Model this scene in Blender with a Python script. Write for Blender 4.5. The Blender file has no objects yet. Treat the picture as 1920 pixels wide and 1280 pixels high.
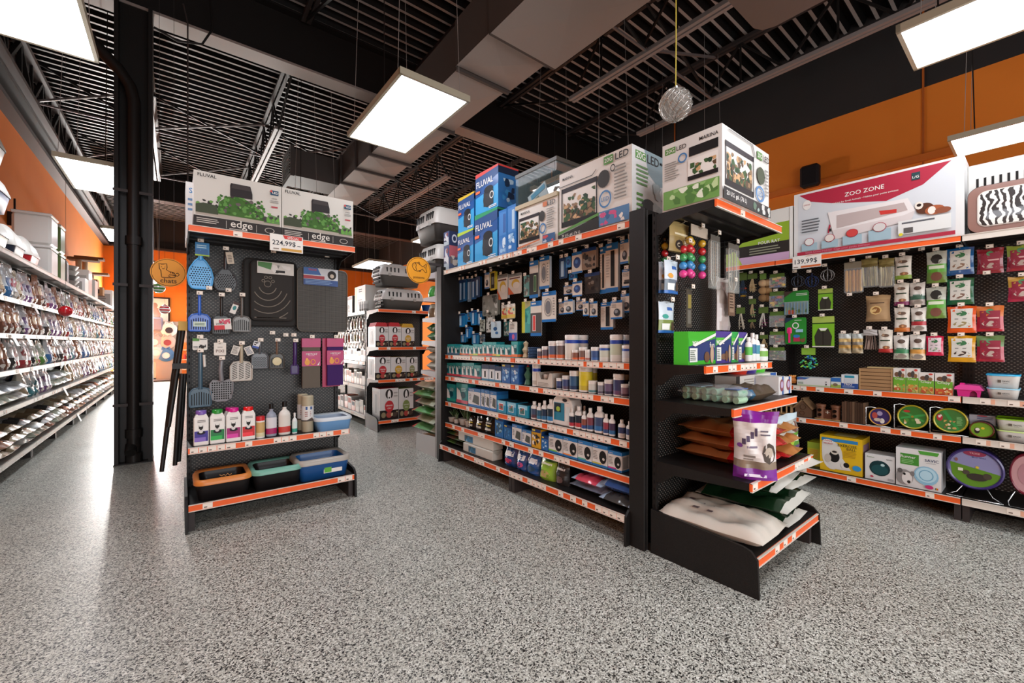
import bpy, math, random
from math import sin, cos, pi, radians, sqrt
from mathutils import Vector, Matrix
random.seed(7)
SC = bpy.context.scene
COL = SC.collection

# ------------------------------------------------------------------ camera
FPX = 790.6; YAW = radians(38.42); CH = 1.30; HOR = 642.0
cd = bpy.data.cameras.new('camera'); cam = bpy.data.objects.new('camera', cd); COL.objects.link(cam)
cam.location = (0, 0, CH); cam.rotation_euler = (pi/2, 0, -YAW)
cd.sensor_width = 36; cd.lens = FPX/1920*36; cd.shift_y = (HOR-640)/1920
cd.clip_start = 0.05; cd.clip_end = 100
SC.camera = cam
# ------------------------------------------------------------------ world / exposure
SC.view_settings.view_transform = 'Standard'; SC.view_settings.look = 'None'
SC.view_settings.gamma = 1; SC.view_settings.use_curve_mapping = False
SC.view_settings.exposure = 0.55
wd = bpy.data.worlds.new('world'); SC.world = wd; wd.use_nodes = True
bg = wd.node_tree.nodes['Background']; bg.inputs[0].default_value = (0.95, 0.97, 1.0, 1); bg.inputs[1].default_value = 0.7

def area_light(name, loc, rot, sx, sy, power, color=(1, 1, 1)):
    l = bpy.data.lights.new(name, 'AREA'); l.shape = 'RECTANGLE'; l.size = sx; l.size_y = sy
    l.energy = power; l.color = color
    o = bpy.data.objects.new(name, l); COL.objects.link(o); o.location = loc; o.rotation_euler = rot
    return o
# added fill light in the unseen storefront opening; daylight through the far glazing
area_light('storefront_fill', (1.2, -3.85, 1.75), (radians(90), 0, 0), 8.0, 2.7, 190, (.96, .98, 1))
area_light('far_window_daylight', (3.1, 19.2, 1.5), (radians(-82), 0, radians(-24)), 2.6, 2.4, 250, (1, .97, .92))
area_light('aisle_door_daylight', (-1.15, 19.45, 1.35), (radians(-88), 0, radians(2)), .75, 2.3, 1300, (1, .97, .93))
LAMP_STRENGTH = 9.2

# ------------------------------------------------------------------ helpers
def srgb(h):
    h = h.lstrip('#'); c = [int(h[i:i+2], 16)/255 for i in (0, 2, 4)]
    return tuple(x/12.92 if x <= .04045 else ((x+.055)/1.055)**2.4 for x in c)+(1,)
_M = {}
def M(h, rough=.5, metal=0, emit=0, coat=0):
    k = (h, rough, metal, emit, coat)
    if k in _M: return _M[k]
    m = bpy.data.materials.new('paint_'+h.lstrip('#')); m.use_nodes = True
    b = m.node_tree.nodes['Principled BSDF']
    b.inputs['Base Color'].default_value = srgb(h); b.inputs['Roughness'].default_value = rough
    b.inputs['Metallic'].default_value = metal
    if sum(srgb(h)[:3]) < .2: b.inputs['Specular IOR Level'].default_value = .25
    if coat: b.inputs['Coat Weight'].default_value = coat; b.inputs['Coat Roughness'].default_value = .12
    if emit:
        b.inputs['Emission Color'].default_value = srgb(h); b.inputs['Emission Strength'].default_value = emit
    _M[k] = m; return m
def nodemat(name, fn):
    if name in _M: return _M[name]
    m = bpy.data.materials.new(name); m.use_nodes = True
    nt = m.node_tree; fn(nt, nt.nodes['Principled BSDF']); _M[name] = m; return m
def ND(nt, t, **kw):
    n = nt.nodes.new(t)
    for k, v in kw.items():
        if k.startswith('i_'): n.inputs[k[2:].replace('_', ' ')].default_value = v
        else: setattr(n, k, v)
    return n
def ramp(nt, stops, interp='LINEAR'):
    r = nt.nodes.new('ShaderNodeValToRGB'); r.color_ramp.interpolation = interp
    e = r.color_ramp.elements
    while len(e) < len(stops): e.new(.5)
    for i, (p, c) in enumerate(stops): e[i].position = p; e[i].color = srgb(c) if isinstance(c, str) else c
    return r

def m_floor(nt, b):
    L = nt.links; tc = ND(nt, 'ShaderNodeTexCoord')
    v = ND(nt, 'ShaderNodeTexVoronoi'); v.inputs['Scale'].default_value = 185
    dn = ND(nt, 'ShaderNodeTexNoise'); dn.inputs['Scale'].default_value = 160
    mx = ND(nt, 'ShaderNodeMixRGB'); mx.inputs[0].default_value = .008
    L.new(tc.outputs['Object'], dn.inputs['Vector']); L.new(tc.outputs['Object'], mx.inputs[1]); L.new(dn.outputs['Color'], mx.inputs[2])
    L.new(mx.outputs[0], v.inputs['Vector'])
    sp = ND(nt, 'ShaderNodeSeparateColor'); L.new(v.outputs['Color'], sp.inputs[0])
    r = ramp(nt, [(0, '#181817'), (.18, '#53534e'), (.26, '#94948b'), (.40, '#b9b9ae'), (.66, '#cccdc2'), (.86, '#e2e3da')], 'CONSTANT')
    L.new(sp.outputs[0], r.inputs[0])
    v2 = ND(nt, 'ShaderNodeTexVoronoi'); v2.inputs['Scale'].default_value = 300; L.new(mx.outputs[0], v2.inputs['Vector'])
    sp2 = ND(nt, 'ShaderNodeSeparateColor'); L.new(v2.outputs['Color'], sp2.inputs[0])
    r2 = ramp(nt, [(0, (0, 0, 0, 1)), (.86, (1, 1, 1, 1))], 'CONSTANT'); L.new(sp2.outputs[0], r2.inputs[0])
    m2 = ND(nt, 'ShaderNodeMixRGB'); m2.inputs[2].default_value = srgb('#4b4743')
    mm = ND(nt, 'ShaderNodeMath', operation='MULTIPLY'); mm.inputs[1].default_value = .55; L.new(r2.outputs[0], mm.inputs[0])
    L.new(mm.outputs[0], m2.inputs[0]); L.new(r.outputs[0], m2.inputs[1])
    L.new(m2.outputs[0], b.inputs['Base Color'])
    n3 = ND(nt, 'ShaderNodeTexNoise'); n3.inputs['Scale'].default_value = 2.2; L.new(tc.outputs['Object'], n3.inputs['Vector'])
    mr = ND(nt, 'ShaderNodeMapRange'); mr.inputs[3].default_value = .26; mr.inputs[4].default_value = .40
    L.new(n3.outputs[0], mr.inputs[0]); L.new(mr.outputs[0], b.inputs['Roughness'])
    bp = ND(nt, 'ShaderNodeBump'); bp.inputs['Strength'].default_value = .12; bp.inputs['Distance'].default_value = .002
    n4 = ND(nt, 'ShaderNodeTexNoise'); n4.inputs['Scale'].default_value = 45; L.new(tc.outputs['Object'], n4.inputs['Vector'])
    L.new(n4.outputs[0], bp.inputs['Height']); L.new(bp.outputs[0], b.inputs['Normal'])
def m_wallpaint(c1, c2, rough=.75):
    def f(nt, b):
        L = nt.links; tc = ND(nt, 'ShaderNodeTexCoord'); n = ND(nt, 'ShaderNodeTexNoise'); n.inputs['Scale'].default_value = 1.3
        L.new(tc.outputs['Object'], n.inputs['Vector']); r = ramp(nt, [(.3, c1), (.7, c2)]); L.new(n.outputs[0], r.inputs[0])
        L.new(r.outputs[0], b.inputs['Base Color']); b.inputs['Roughness'].default_value = rough
        n2 = ND(nt, 'ShaderNodeTexNoise'); n2.inputs['Scale'].default_value = 180; L.new(tc.outputs['Object'], n2.inputs['Vector'])
        bp = ND(nt, 'ShaderNodeBump'); bp.inputs['Strength'].default_value = .1; bp.inputs['Distance'].default_value = .002
        L.new(n2.outputs[0], bp.inputs['Height']); L.new(bp.outputs[0], b.inputs['Normal'])
    return f
def m_peg(nt, b):
    # perforated steel: staggered punched holes, the light on their rims painted in as paler dots
    L = nt.links; tc = ND(nt, 'ShaderNodeTexCoord'); sx = ND(nt, 'ShaderNodeSeparateXYZ'); L.new(tc.outputs['Object'], sx.inputs[0])
    def cell(src, off, p):
        a = ND(nt, 'ShaderNodeMath', operation='MULTIPLY_ADD'); a.inputs[1].default_value = 1/p; a.inputs[2].default_value = off
        L.new(src, a.inputs[0]); f = ND(nt, 'ShaderNodeMath', operation='FRACT'); L.new(a.outputs[0], f.inputs[0])
        s = ND(nt, 'ShaderNodeMath', operation='SUBTRACT'); s.inputs[1].default_value = .5; L.new(f.outputs[0], s.inputs[0])
        q = ND(nt, 'ShaderNodeMath', operation='POWER'); q.inputs[1].default_value = 2; ab = ND(nt, 'ShaderNodeMath', operation='ABSOLUTE')
        L.new(s.outputs[0], ab.inputs[0]); L.new(ab.outputs[0], q.inputs[0]); return q.outputs[0]
    outs = []
    for off in (0.0, .5):
        ad = ND(nt, 'ShaderNodeMath', operation='ADD')
        L.new(cell(sx.outputs['X'], off, .030), ad.inputs[0]); zz_ = ND(nt, 'ShaderNodeMath', operation='MULTIPLY'); zz_.inputs[1].default_value = 2.4; L.new(cell(sx.outputs['Z'], off, .027), zz_.inputs[0]); L.new(zz_.outputs[0], ad.inputs[1])
        lt = ND(nt, 'ShaderNodeMath', operation='LESS_THAN'); lt.inputs[1].default_value = .04; L.new(ad.outputs[0], lt.inputs[0]); outs.append(lt.outputs[0])
    mxx = ND(nt, 'ShaderNodeMath', operation='MAXIMUM'); L.new(outs[0], mxx.inputs[0]); L.new(outs[1], mxx.inputs[1])
    mc = ND(nt, 'ShaderNodeMixRGB'); mc.inputs[1].default_value = srgb('#0f0e0d'); mc.inputs[2].default_value = srgb('#6a655e')
    L.new(mxx.outputs[0], mc.inputs[0]); L.new(mc.outputs[0], b.inputs['Base Color']); b.inputs['Roughness'].default_value = .45
PEG = nodemat('perforated_black_steel', m_peg)
FLOORM = nodemat('speckled_flake_floor', m_floor)
ORANGE = nodemat('orange_wall_paint', m_wallpaint('#d9781c', '#e07f22'))
DARKWALL = nodemat('dark_upper_wall', m_wallpaint('#1f1c1c', '#252121'))
def m_black(nt, b):
    L = nt.links; tc = ND(nt, 'ShaderNodeTexCoord'); n = ND(nt, 'ShaderNodeTexNoise'); n.inputs['Scale'].default_value = 260
    L.new(tc.outputs['Object'], n.inputs['Vector']); r = ramp(nt, [(.35, '#141211'), (.7, '#201d1c')]); L.new(n.outputs[0], r.inputs[0])
    L.new(r.outputs[0], b.inputs['Base Color']); b.inputs['Roughness'].default_value = .42; b.inputs['Specular IOR Level'].default_value = .3
    bp = ND(nt, 'ShaderNodeBump'); bp.inputs['Strength'].default_value = .15; bp.inputs['Distance'].default_value = .001
    L.new(n.outputs[0], bp.inputs['Height']); L.new(bp.outputs[0], b.inputs['Normal'])
BLK = nodemat('black_powder_coat', m_black)
STEEL = M('#3a3433', .45); STEELD = M('#1c1918', .5)
RAIL = M('#ee6223', .4); RAILW = M('#d8d0c4', .35); TAG = M('#efe5d8', .5); TAGL = M('#e2a98c', .5); CHROME = M('#c9c9c6', .22, 1)
def glassmat(name, col, alpha, rough=.05):
    def f(nt, b):
        b.inputs['Base Color'].default_value = srgb(col); b.inputs['Roughness'].default_value = rough
        b.inputs['Alpha'].default_value = alpha
    return nodemat(name, f)
FILM = glassmat('clear_film', '#eef2f2', .22, .12)

_TX = {}
def text_mesh(s):
    if s in _TX: return _TX[s]
    c = bpy.data.curves.new('t', 'FONT'); c.body = s; c.resolution_u = 2; c.offset = .006; c.align_x = 'CENTER'; c.align_y = 'CENTER'
    o = bpy.data.objects.new('t', c); me = bpy.data.meshes.new_from_object(o)
    vs = [(v.co.x, v.co.y) for v in me.vertices]; fs = [tuple(p.vertices) for p in me.polygons]
    bpy.data.objects.remove(o); bpy.data.curves.remove(c); bpy.data.meshes.remove(me)
    if vs:
        x0 = min(v[0] for v in vs); x1 = max(v[0] for v in vs); y0 = min(v[1] for v in vs); y1 = max(v[1] for v in vs)
    else: x0, x1, y0, y1 = 0, 1, 0, 1
    _TX[s] = (vs, fs, (x0, x1, y0, y1)); return _TX[s]

class MB:
    def __init__(s): s.v = []; s.f = []; s.m = []; s.mats = []; s.sm = []
    def mi(s, m):
        if isinstance(m, str): m = M(m)
        if m not in s.mats: s.mats.append(m)
        return s.mats.index(m)
    def add(s, vs, fs, m, smooth=False):
        b = len(s.v); s.v += [tuple(p) for p in vs]; i = s.mi(m)
        for f in fs: s.f.append(tuple(b+k for k in f)); s.m.append(i); s.sm.append(smooth)
        return s
    def box(s, x0, x1, y0, y1, z0, z1, m, c=0):
        if c:
            # chamfered vertical edges and top/bottom rims
            P = [(x0+c, y0), (x1-c, y0), (x1, y0+c), (x1, y1-c), (x1-c, y1), (x0+c, y1), (x0, y1-c), (x0, y0+c)]
            Q = [(x0+c, y0+c), (x1-c, y0+c), (x1-c, y0+c), (x1-c, y1-c), (x1-c, y1-c), (x0+c, y1-c), (x0+c, y1-c), (x0+c, y0+c)]
            rings = [[(x, y, z0) for x, y in Q], [(x, y, z0+c) for x, y in P], [(x, y, z1-c) for x, y in P], [(x, y, z1) for x, y in Q]]
            vs = sum(rings, []); fs = []
            for r in range(3):
                for k in range(8): fs.append((r*8+k, r*8+(k+1) % 8, (r+1)*8+(k+1) % 8, (r+1)*8+k))
            fs.append((7, 5, 3, 1)); fs.append((24+1, 24+3, 24+5, 24+7))
            return s.add(vs, fs, m)
        vs = [(x0, y0, z0), (x1, y0, z0), (x1, y1, z0), (x0, y1, z0), (x0, y0, z1), (x1, y0, z1), (x1, y1, z1), (x0, y1, z1)]
        return s.add(vs, [(0, 3, 2, 1), (4, 5, 6, 7), (0, 1, 5, 4), (1, 2, 6, 5), (2, 3, 7, 6), (3, 0, 4, 7)], m)
    def bar(s, p, q, w, m, h=None, up=(0, 0, 1)):
        p = Vector(p); q = Vector(q); d = (q-p).normalized(); up = Vector(up)
        if abs(d.dot(up)) > .99: up = Vector((1, 0, 0))
        a = d.cross(up).normalized()*w/2; b = a.cross(d).normalized()*(h or w)/2
        vs = [p-a-b, p+a-b, p+a+b, p-a+b, q-a-b, q+a-b, q+a+b, q-a+b]
        return s.add(vs, [(0, 1, 2, 3), (4, 7, 6, 5), (0, 4, 5, 1), (1, 5, 6, 2), (2, 6, 7, 3), (3, 7, 4, 0)], m)
    def tube(s, pts, r, m, n=6, cap=True):
        pts = [Vector(p) for p in pts]; rr = r if isinstance(r, (list, tuple)) else [r]*len(pts); vs = []; fs = []
        prev = None
        for i, p in enumerate(pts):
            d = (pts[min(i+1, len(pts)-1)]-pts[max(i-1, 0)]).normalized()
            u = prev if prev else (Vector((0, 0, 1)) if abs(d.z) < .9 else Vector((1, 0, 0)))
            a = d.cross(u).normalized(); b = a.cross(d).normalized(); prev = b
            for k in range(n):
                t = 2*pi*k/n; vs.append(p+a*cos(t)*rr[i]+b*sin(t)*rr[i])
        for i in range(len(pts)-1):
            for k in range(n): fs.append((i*n+k, i*n+(k+1) % n, (i+1)*n+(k+1) % n, (i+1)*n+k))
        s.add(vs, fs, m, True)
        if cap: s.add(vs[:n], [tuple(reversed(range(n)))], m); s.add(vs[-n:], [tuple(range(n))], m)
        return s
    def lathe(s, prof, m, n=16, c=(0, 0), sx=1, sy=1, axis='z', smooth=True):
        # prof: (radius, height[, material])
        for i in range(len(prof)-1):
            r0, h0 = prof[i][:2]; r1, h1 = prof[i+1][:2]; mm = prof[i][2] if len(prof[i]) > 2 else m
            ring = []
            for r, h in ((r0, h0), (r1, h1)):
                for k in range(n):
                    t = 2*pi*k/n; x, y = r*cos(t)*sx, r*sin(t)*sy
                    ring.append((c[0]+x, c[1]+y, h) if axis == 'z' else (c[0]+x, h, c[1]+y))
            if axis == 'z': s.add(ring, [(k, (k+1) % n, n+(k+1) % n, n+k) for k in range(n)], mm, smooth)
            else: s.add(ring, [((k+1) % n, k, n+k, n+(k+1) % n) for k in range(n)], mm, smooth)
        return s
    def prism(s, poly, axis, a, b, m):
        n = len(poly)
        def P(u, v, w): return {'x': (w, u, v), 'y': (u, w, v), 'z': (u, v, w)}[axis]
        vs = [P(u, v, a) for u, v in poly]+[P(u, v, b) for u, v in poly]
        return s.add(vs, [tuple(range(n)), tuple(reversed(range(n, 2*n)))]+[(k, n+k, n+(k+1) % n, (k+1) % n) for k in range(n)], m)
    def art(s, items, w, h, d=0, face='F', e=.0006, base=0):
        # flat printing on a face; items in 0..1 face coordinates
        def P(x, z, k):
            o = e*k
            if face == 'F': return ((x-.5)*w, base-o, z*h)
            if face == 'R': return (w/2+o, x*d, z*h)
            if face == 'L': return (-w/2-o, (1-x)*d, z*h)
            if face == 'T': return ((x-.5)*w, z*d, h+o)
        W = d if face in 'RL' else w; H = d if face == 'T' else h
        for k, it in enumerate(items, 1):
            t, m = it[0], it[-1]
            if t == 'r':
                x0, x1, z0, z1 = it[1:5]; s.add([P(x0, z0, k), P(x1, z0, k), P(x1, z1, k), P(x0, z1, k)], [(0, 1, 2, 3)], m)
            elif t == 'p': s.add([P(x, z, k) for x, z in it[1]], [tuple(range(len(it[1])))], m)
            elif t == 'e':
                cx, cz, rx, rz = it[1:5]; n = 18
                s.add([P(cx+rx*cos(2*pi*i/n), cz+rz*sin(2*pi*i/n), k) for i in range(n)], [tuple(range(n))], m)
            elif t == 'o':   # ring outline
                cx, cz, rx, rz, q = it[1:6]; n = 22; vs = []
                for i in range(n):
                    c_, s_ = cos(2*pi*i/n), sin(2*pi*i/n); vs += [P(cx+rx*c_, cz+rz*s_, k), P(cx+rx*c_*(1-q), cz+rz*s_*(1-q), k)]
                s.add(vs, [(2*i, (2*i+2) % (2*n), (2*i+3) % (2*n), 2*i+1) for i in range(n)], m)
            elif t == 't':   # text, cx, cz, total width fraction, [height fraction]
                st, cx, cz, tw = it[1:5]; vs, fs, bb = text_mesh(st)
                sc = tw*W/(bb[1]-bb[0]); th = it[5] if len(it) > 6 else None
                sz = th*H/(bb[3]-bb[2]) if th else sc
                mx, my = (bb[0]+bb[1])/2, (bb[2]+bb[3])/2
                s.add([P(cx+(x-mx)*sc/W, cz+(y-my)*sz/H, k) for x, y in vs], fs, m)
            elif t == 'n':   # small blobs (photo-like motif): x0,x1,z0,z1,count,seed,[mats]
                x0, x1, z0, z1, cnt, sd = it[1:7]; R = random.Random(sd)
                for j in range(cnt):
                    cx = R.uniform(x0, x1); cz = R.uniform(z0, z1); q = R.uniform(.5, 1)*.85*sqrt((x1-x0)*W*(z1-z0)*H/cnt)
                    mm = R.choice(m); n = R.choice((5, 6, 7)); vs = []
                    for i in range(n):
                        a = 2*pi*i/n+R.random()*.6; rr = q*R.uniform(.6, 1.1)
                        xx = min(x1, max(x0, cx+rr*cos(a)/W)); zz = min(z1, max(z0, cz+rr*sin(a)/H)); vs.append(P(xx, zz, k+j*.02))
                    s.add(vs, [tuple(range(n))], mm)
            elif t == 'l':   # lines of small print
                x0, x1, z0, z1, cnt = it[1:6]; R = random.Random(cnt)
                for j in range(cnt):
                    z = z0+(z1-z0)*(j+.5)/cnt; hh = (z1-z0)/cnt*.22; xe = x0+(x1-x0)*R.uniform(.7, 1)
                    s.add([P(x0, z-hh, k), P(xe, z-hh, k), P(xe, z+hh, k), P(x0, z+hh, k)], [(0, 1, 2, 3)], m)
        return s
    def mesh(s, name):
        me = bpy.data.meshes.new(name); me.from_pydata(s.v, [], s.f)
        for m in s.mats: me.materials.append(m)
        me.polygons.foreach_set('material_index', s.m); me.polygons.foreach_set('use_smooth', s.sm)
        me.update(); return me
    def build(s, name, parent=None, loc=None, rz=0):
        o = bpy.data.objects.new(name, s.mesh(name)); COL.objects.link(o)
        if parent: o.parent = parent
        if loc: o.location = loc
        if rz: o.rotation_euler = (0, 0, rz)
        return o
def tag(o, label, cat, group=None, kind=None):
    for w_ in ('FLUVAL edge ', 'FLUVAL ', 'MARINA 20G LED ', 'MARINA LED ', 'MARINA ', 'ZOO ZONE ', 'SAVIC ', 'Runner ', 'LIVING WORLD EXERCISE BALL ', 'Crispy ', 'Nature ', 'PIXI ', 'M-PETS '): label = label.replace(w_, '')
    o['label'] = label; o['category'] = cat
    if group: o['group'] = group
    if kind: o['kind'] = kind
    return o
def struct(o): o['kind'] = 'structure'; return o
def empty(name, loc=(0, 0, 0), rz=0):
    o = bpy.data.objects.new(name, None); COL.objects.link(o); o.location = loc; o.rotation_euler = (0, 0, rz)
    o.empty_display_size = .1; return o
def copy_tree(o, parent=None):
    c = o.copy(); COL.objects.link(c)
    if parent: c.parent = parent
    for ch in list(o.children): copy_tree(ch, c)
    return c
def mod_bevel(o, w, seg=2):
    m = o.modifiers.new('bevel', 'BEVEL'); m.width = w; m.segments = seg; m.limit_method = 'ANGLE'; return o

# --------- photograph pixel -> point on a known plane of the shop
CY, SY = cos(YAW), sin(YAW)
def ray(u, v):
    r = u-960.0
    return (FPX*SY+r*CY, FPX*CY-r*SY, HOR-v)
class Face:
    """a shelf or board plane; s runs to the viewer's right along it, rot turns local +y away from the viewer"""
    def __init__(s, kind, val): s.k = kind; s.val = val; s.rz = {'-X': -pi/2, '-Y': 0, '+X': pi/2}[kind]
    def sz(s, u, v=HOR, off=0):
        d = ray(u, v)
        if s.k == '-Y': t = (s.val+off)/d[1]; return t*d[0], CH+t*d[2]
        if s.k == '-X': t = (s.val+off)/d[0]; return -t*d[1], CH+t*d[2]
        if s.k == '+X': t = (s.val-off)/d[0]; return t*d[1], CH+t*d[2]
    def w(s, a, z, off=0):
        if s.k == '-Y': return (a, s.val+off, z)
        if s.k == '-X': return (s.val+off, -a, z)
        return (s.val-off, a, z)
    def span(s, u0, u1, off=0):
        a = s.sz(u0, off=off)[0]; b = s.sz(u1, off=off)[0]; return (a+b)/2, abs(b-a)
    def put(s, o, a, z, off=0, tilt=0):
        o.location = s.w(a, z, off); o.rotation_euler = (0, 0, s.rz+tilt); return o
ORD = ['leftmost', 'second from left', 'third from left', 'fourth from left', 'fifth from left', 'sixth from left', 'seventh from left', 'eighth from left', 'ninth from left', 'tenth from left', 'eleventh from left', 'twelfth from left', 'thirteenth from left', 'fourteenth from left', 'fifteenth from left', 'sixteenth from left', 'seventeenth from left', 'eighteenth from left', 'nineteenth from left', 'twentieth from left']
# ================================================================== ROOM
XL, XR, YB, YF = -1.95, 7.5, 19.6, -4.0
ZO = 4.57; ZD = 5.72
b = MB(); b.box(XL-.2, XR+.2, YF-.2, YB+.2, -.1, 0, FLOORM); struct(b.build('floor'))
def wall(name, x0, x1, y0, y1, zo=ZO):
    b = MB(); b.box(x0, x1, y0, y1, 0, zo, ORANGE); b.box(x0, x1, y0, y1, zo, 6.0, DARKWALL); return struct(b.build(name))
wall('wall_left', XL-.15, XL, YF-.1, YB+.1)
wall('wall_right', XR, XR+.15, YF-.1, YB+.1)
# back wall with a glazed door opening (behind the gondolas) that lets daylight in
b = MB()
for x0, x1, z0, z1 in ((XL, -1.55, 0, ZO), (-.75, 1.6, 0, ZO), (-1.55, -.75, 2.6, ZO), (4.4, XR, 0, ZO), (1.6, 4.4, 2.8, ZO)): b.box(x0, x1, YB, YB+.15, z0, z1, ORANGE)
b.box(XL, XR, YB, YB+.15, ZO, 6.0, DARKWALL); struct(b.build('wall_back'))
b = MB()
for x in (1.62, 3.0, 4.36): b.box(x-.04, x+.04, YB+.02, YB+.1, 0, 2.8, STEELD)
b.box(1.6, 4.4, YB+.02, YB+.1, 2.72, 2.8, STEELD); b.box(1.6, 4.4, YB+.02, YB+.1, 0, .12, STEELD)
wn = struct(b.build('window_1')); g = MB(); g.box(1.65, 4.33, YB+.05, YB+.06, .12, 2.72, glassmat('window_glass', '#dfe8ea', .15)); g.build('window_glass', wn)
b = MB()
for x in (-1.53, -.77): b.box(x-.03, x+.03, YB+.02, YB+.1, 0, 2.6, STEELD)
b.box(-1.55, -.75, YB+.02, YB+.1, 2.53, 2.6, STEELD); b.box(-1.55, -.75, YB+.02, YB+.1, 0, .12, STEELD); dn_ = struct(b.build('door_1')); g = MB(); g.box(-1.5, -.8, YB+.05, YB+.06, .12, 2.53, glassmat('window_glass', '#dfe8ea', .15)); g.build('door_glass', dn_)
# front wall behind the camera: storefront glazing
b = MB()
for x0, x1, z0, z1 in ((XL, -2+.6, 0, ZO), (5.4, XR, 0, ZO), (-1.4, 5.4, 3.2, ZO), (-1.4, 5.4, 0, .35)): b.box(x0, x1, YF-.15, YF, z0, z1, ORANGE)
b.box(XL, XR, YF-.15, YF, ZO, 6.0, DARKWALL); struct(b.build('wall_front'))
b = MB()
for i in range(5): x = -1.36+i*1.68; b.box(x-.03, x+.03, YF-.1, YF-.03, .35, 3.2, STEELD)
b.box(-1.4, 5.4, YF-.1, YF-.03, 3.13, 3.2, STEELD); b.box(-1.4, 5.4, YF-.1, YF-.03, .35, .42, STEELD); struct(b.build('window_2'))
# trims: dark ledge over the orange paint on the left and back, panel joint on the right wall
b = MB(); b.box(XL, XL+.16, YF, YB, ZO, ZO+.07, STEEL); b.box(XL, XL+.05, YF, YB, ZO+.07, ZO+.26, STEELD); b.box(XL, XL+.20, YF, YB, ZO+.26, ZO+.32, STEEL); struct(b.build('trim_1'))
b = MB(); b.box(XL, XR, YB-.16, YB, ZO, ZO+.07, STEEL); b.box(XL, XR, YB-.05, YB, ZO+.07, ZO+.3, STEELD); struct(b.build('trim_2'))
b = MB(); b.box(XR-.05, XR, YF, YB, 3.62, 3.71, M('#c7671a', .7)); struct(b.build('trim_3'))
b = MB()   # vertical seams of the right wall cladding
for y in (-1.7, .95, 4.4, 7.8): b.box(XR-.012, XR, y, y+.02, 0, 5.7, M('#a8540f', .8))
struct(b.build('trim_4'))
# corrugated steel roof deck, flutes across the aisle
b = MB(); p = .178; y = YF
RIB = M('#98918d', .42); REC = M('#060505', .7)  # rib undersides paler to put their lit look into the colour, recesses near-black
vs, fs, vs2, fs2 = [], [], [], []
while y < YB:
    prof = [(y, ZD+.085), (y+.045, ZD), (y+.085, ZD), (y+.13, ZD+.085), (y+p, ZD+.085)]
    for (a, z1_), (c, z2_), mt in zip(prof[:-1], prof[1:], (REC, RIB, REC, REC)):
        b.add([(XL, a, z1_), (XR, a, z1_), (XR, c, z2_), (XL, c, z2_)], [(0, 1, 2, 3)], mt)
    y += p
b.box(XL-.1, XR+.1, YF-.1, YB+.1, ZD+.12, ZD+.16, STEELD)
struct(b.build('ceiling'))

# ------------------------------------------------------------------ roof beam, joists, bracing
b = MB(); b.box(XL+.4, XR, 6.17, 6.43, 4.97, 5.0, M('#8c807a', .45)); b.box(XL+.4, XR, 6.28, 6.32, 5.0, 5.67, STEELD); b.box(XL+.4, XR, 6.17, 6.43, 5.67, 5.70, STEELD)
tag(b.build('roof_beam'), 'wide black steel I-beam crossing the shop above the round column', 'beam')
b = MB(); b.box(XL+.4, XR, 14.17, 14.43, 4.97, 5.0, STEEL); b.box(XL+.4, XR, 14.28, 14.32, 5.0, 5.67, STEELD); b.box(XL+.4, XR, 14.17, 14.43, 5.67, 5.70, STEELD)
tag(b.build('roof_beam'), 'black steel roof beam at the far end of the shop', 'beam')
def truss(x, y0, y1, label, cut0=1.75, cut1=1.75, grp='open web roof joists'):
    e = empty('roof_truss', (x, y0, 4.95)); tag(e, label, 'roof truss', grp)
    L = y1-y0; zt = .72
    b = MB(); b.box(-.06, -.012, 0, L, zt-.05, zt, STEEL); b.box(.012, .06, 0, L, zt-.05, zt, STEEL); b.build('top_chord', e)
    b = MB(); b.box(-.06, -.012, cut0, L-cut1, 0, .05, M('#8a817e', .4)); b.box(.012, .06, cut0, L-cut1, 0, .05, M('#8a817e', .4)); b.build('bottom_chord', e)
    b = MB(); n = max(2, int(round((L-cut0-cut1)/1.2))); st = (L-cut0-cut1)/n
    b.bar((0, .1, zt-.05), (0, cut0, .03), .03, STEELD); b.bar((0, L-.1, zt-.05), (0, L-cut1, .03), .03, STEELD)
    for i in range(n):
        a = cut0+i*st
        b.bar((0, a, .03), (0, a+st/2, zt-.04), .028, STEELD); b.bar((0, a+st/2, zt-.04), (0, a+st, .03), .028, STEELD)
        b.bar((0, a+st/2, .03), (0, a+st/2, zt-.04), .022, STEELD)
    b.build('web_members', e); return e
names = {-.36: 'over the round column', 1.36: 'over the cat shelves', 3.02: 'beside the air duct', 4.68: 'over the small animal shelves', 6.38: 'nearest the right wall'}
for x, nm in names.items():
    truss(x, -1.9, 6.2, 'black roof joist on the near side of the wide beam, '+nm)
    truss(x, 6.4, 14.2, 'black roof joist beyond the wide beam, '+nm)
for x in (1.36, 3.02, 4.68): truss(x, 14.4, 19.5, 'black roof joist at the far end, '+names[x])
# girder against the left wall
e = empty('girder_truss', (XL+.22, YF, 4.9)); tag(e, 'long dark lattice girder along the top of the left orange wall', 'truss')
b = MB(); b.box(-.07, .07, 0, 23.4, .58, .65, M('#5b5352', .4)); b.build('top_chord', e)
b = MB(); b.box(-.07, .07, 0, 23.4, 0, .06, M('#4d4645', .4)); b.build('bottom_chord', e)
b = MB()
for i in range(19):
    a = .3+i*1.2; b.bar((0, a, .05), (0, a+.6, .6), .05, STEELD); b.bar((0, a+.6, .6), (0, a+1.2, .05), .05, STEELD); b.bar((0, a+.6, .05), (0, a+.6, .6), .045, STEELD); b.bar((0, a, .05), (0, a, .6), .035, STEELD)
b.build('web_members', e)
# ribbed cladding behind the girder
b = MB()
for i in range(78): b.box(XL+.0, XL+.03, YF+i*.3, YF+i*.3+.16, ZO+.33, 5.7, M('#4a4243', .5))
struct(b.build('trim_5'))
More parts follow.
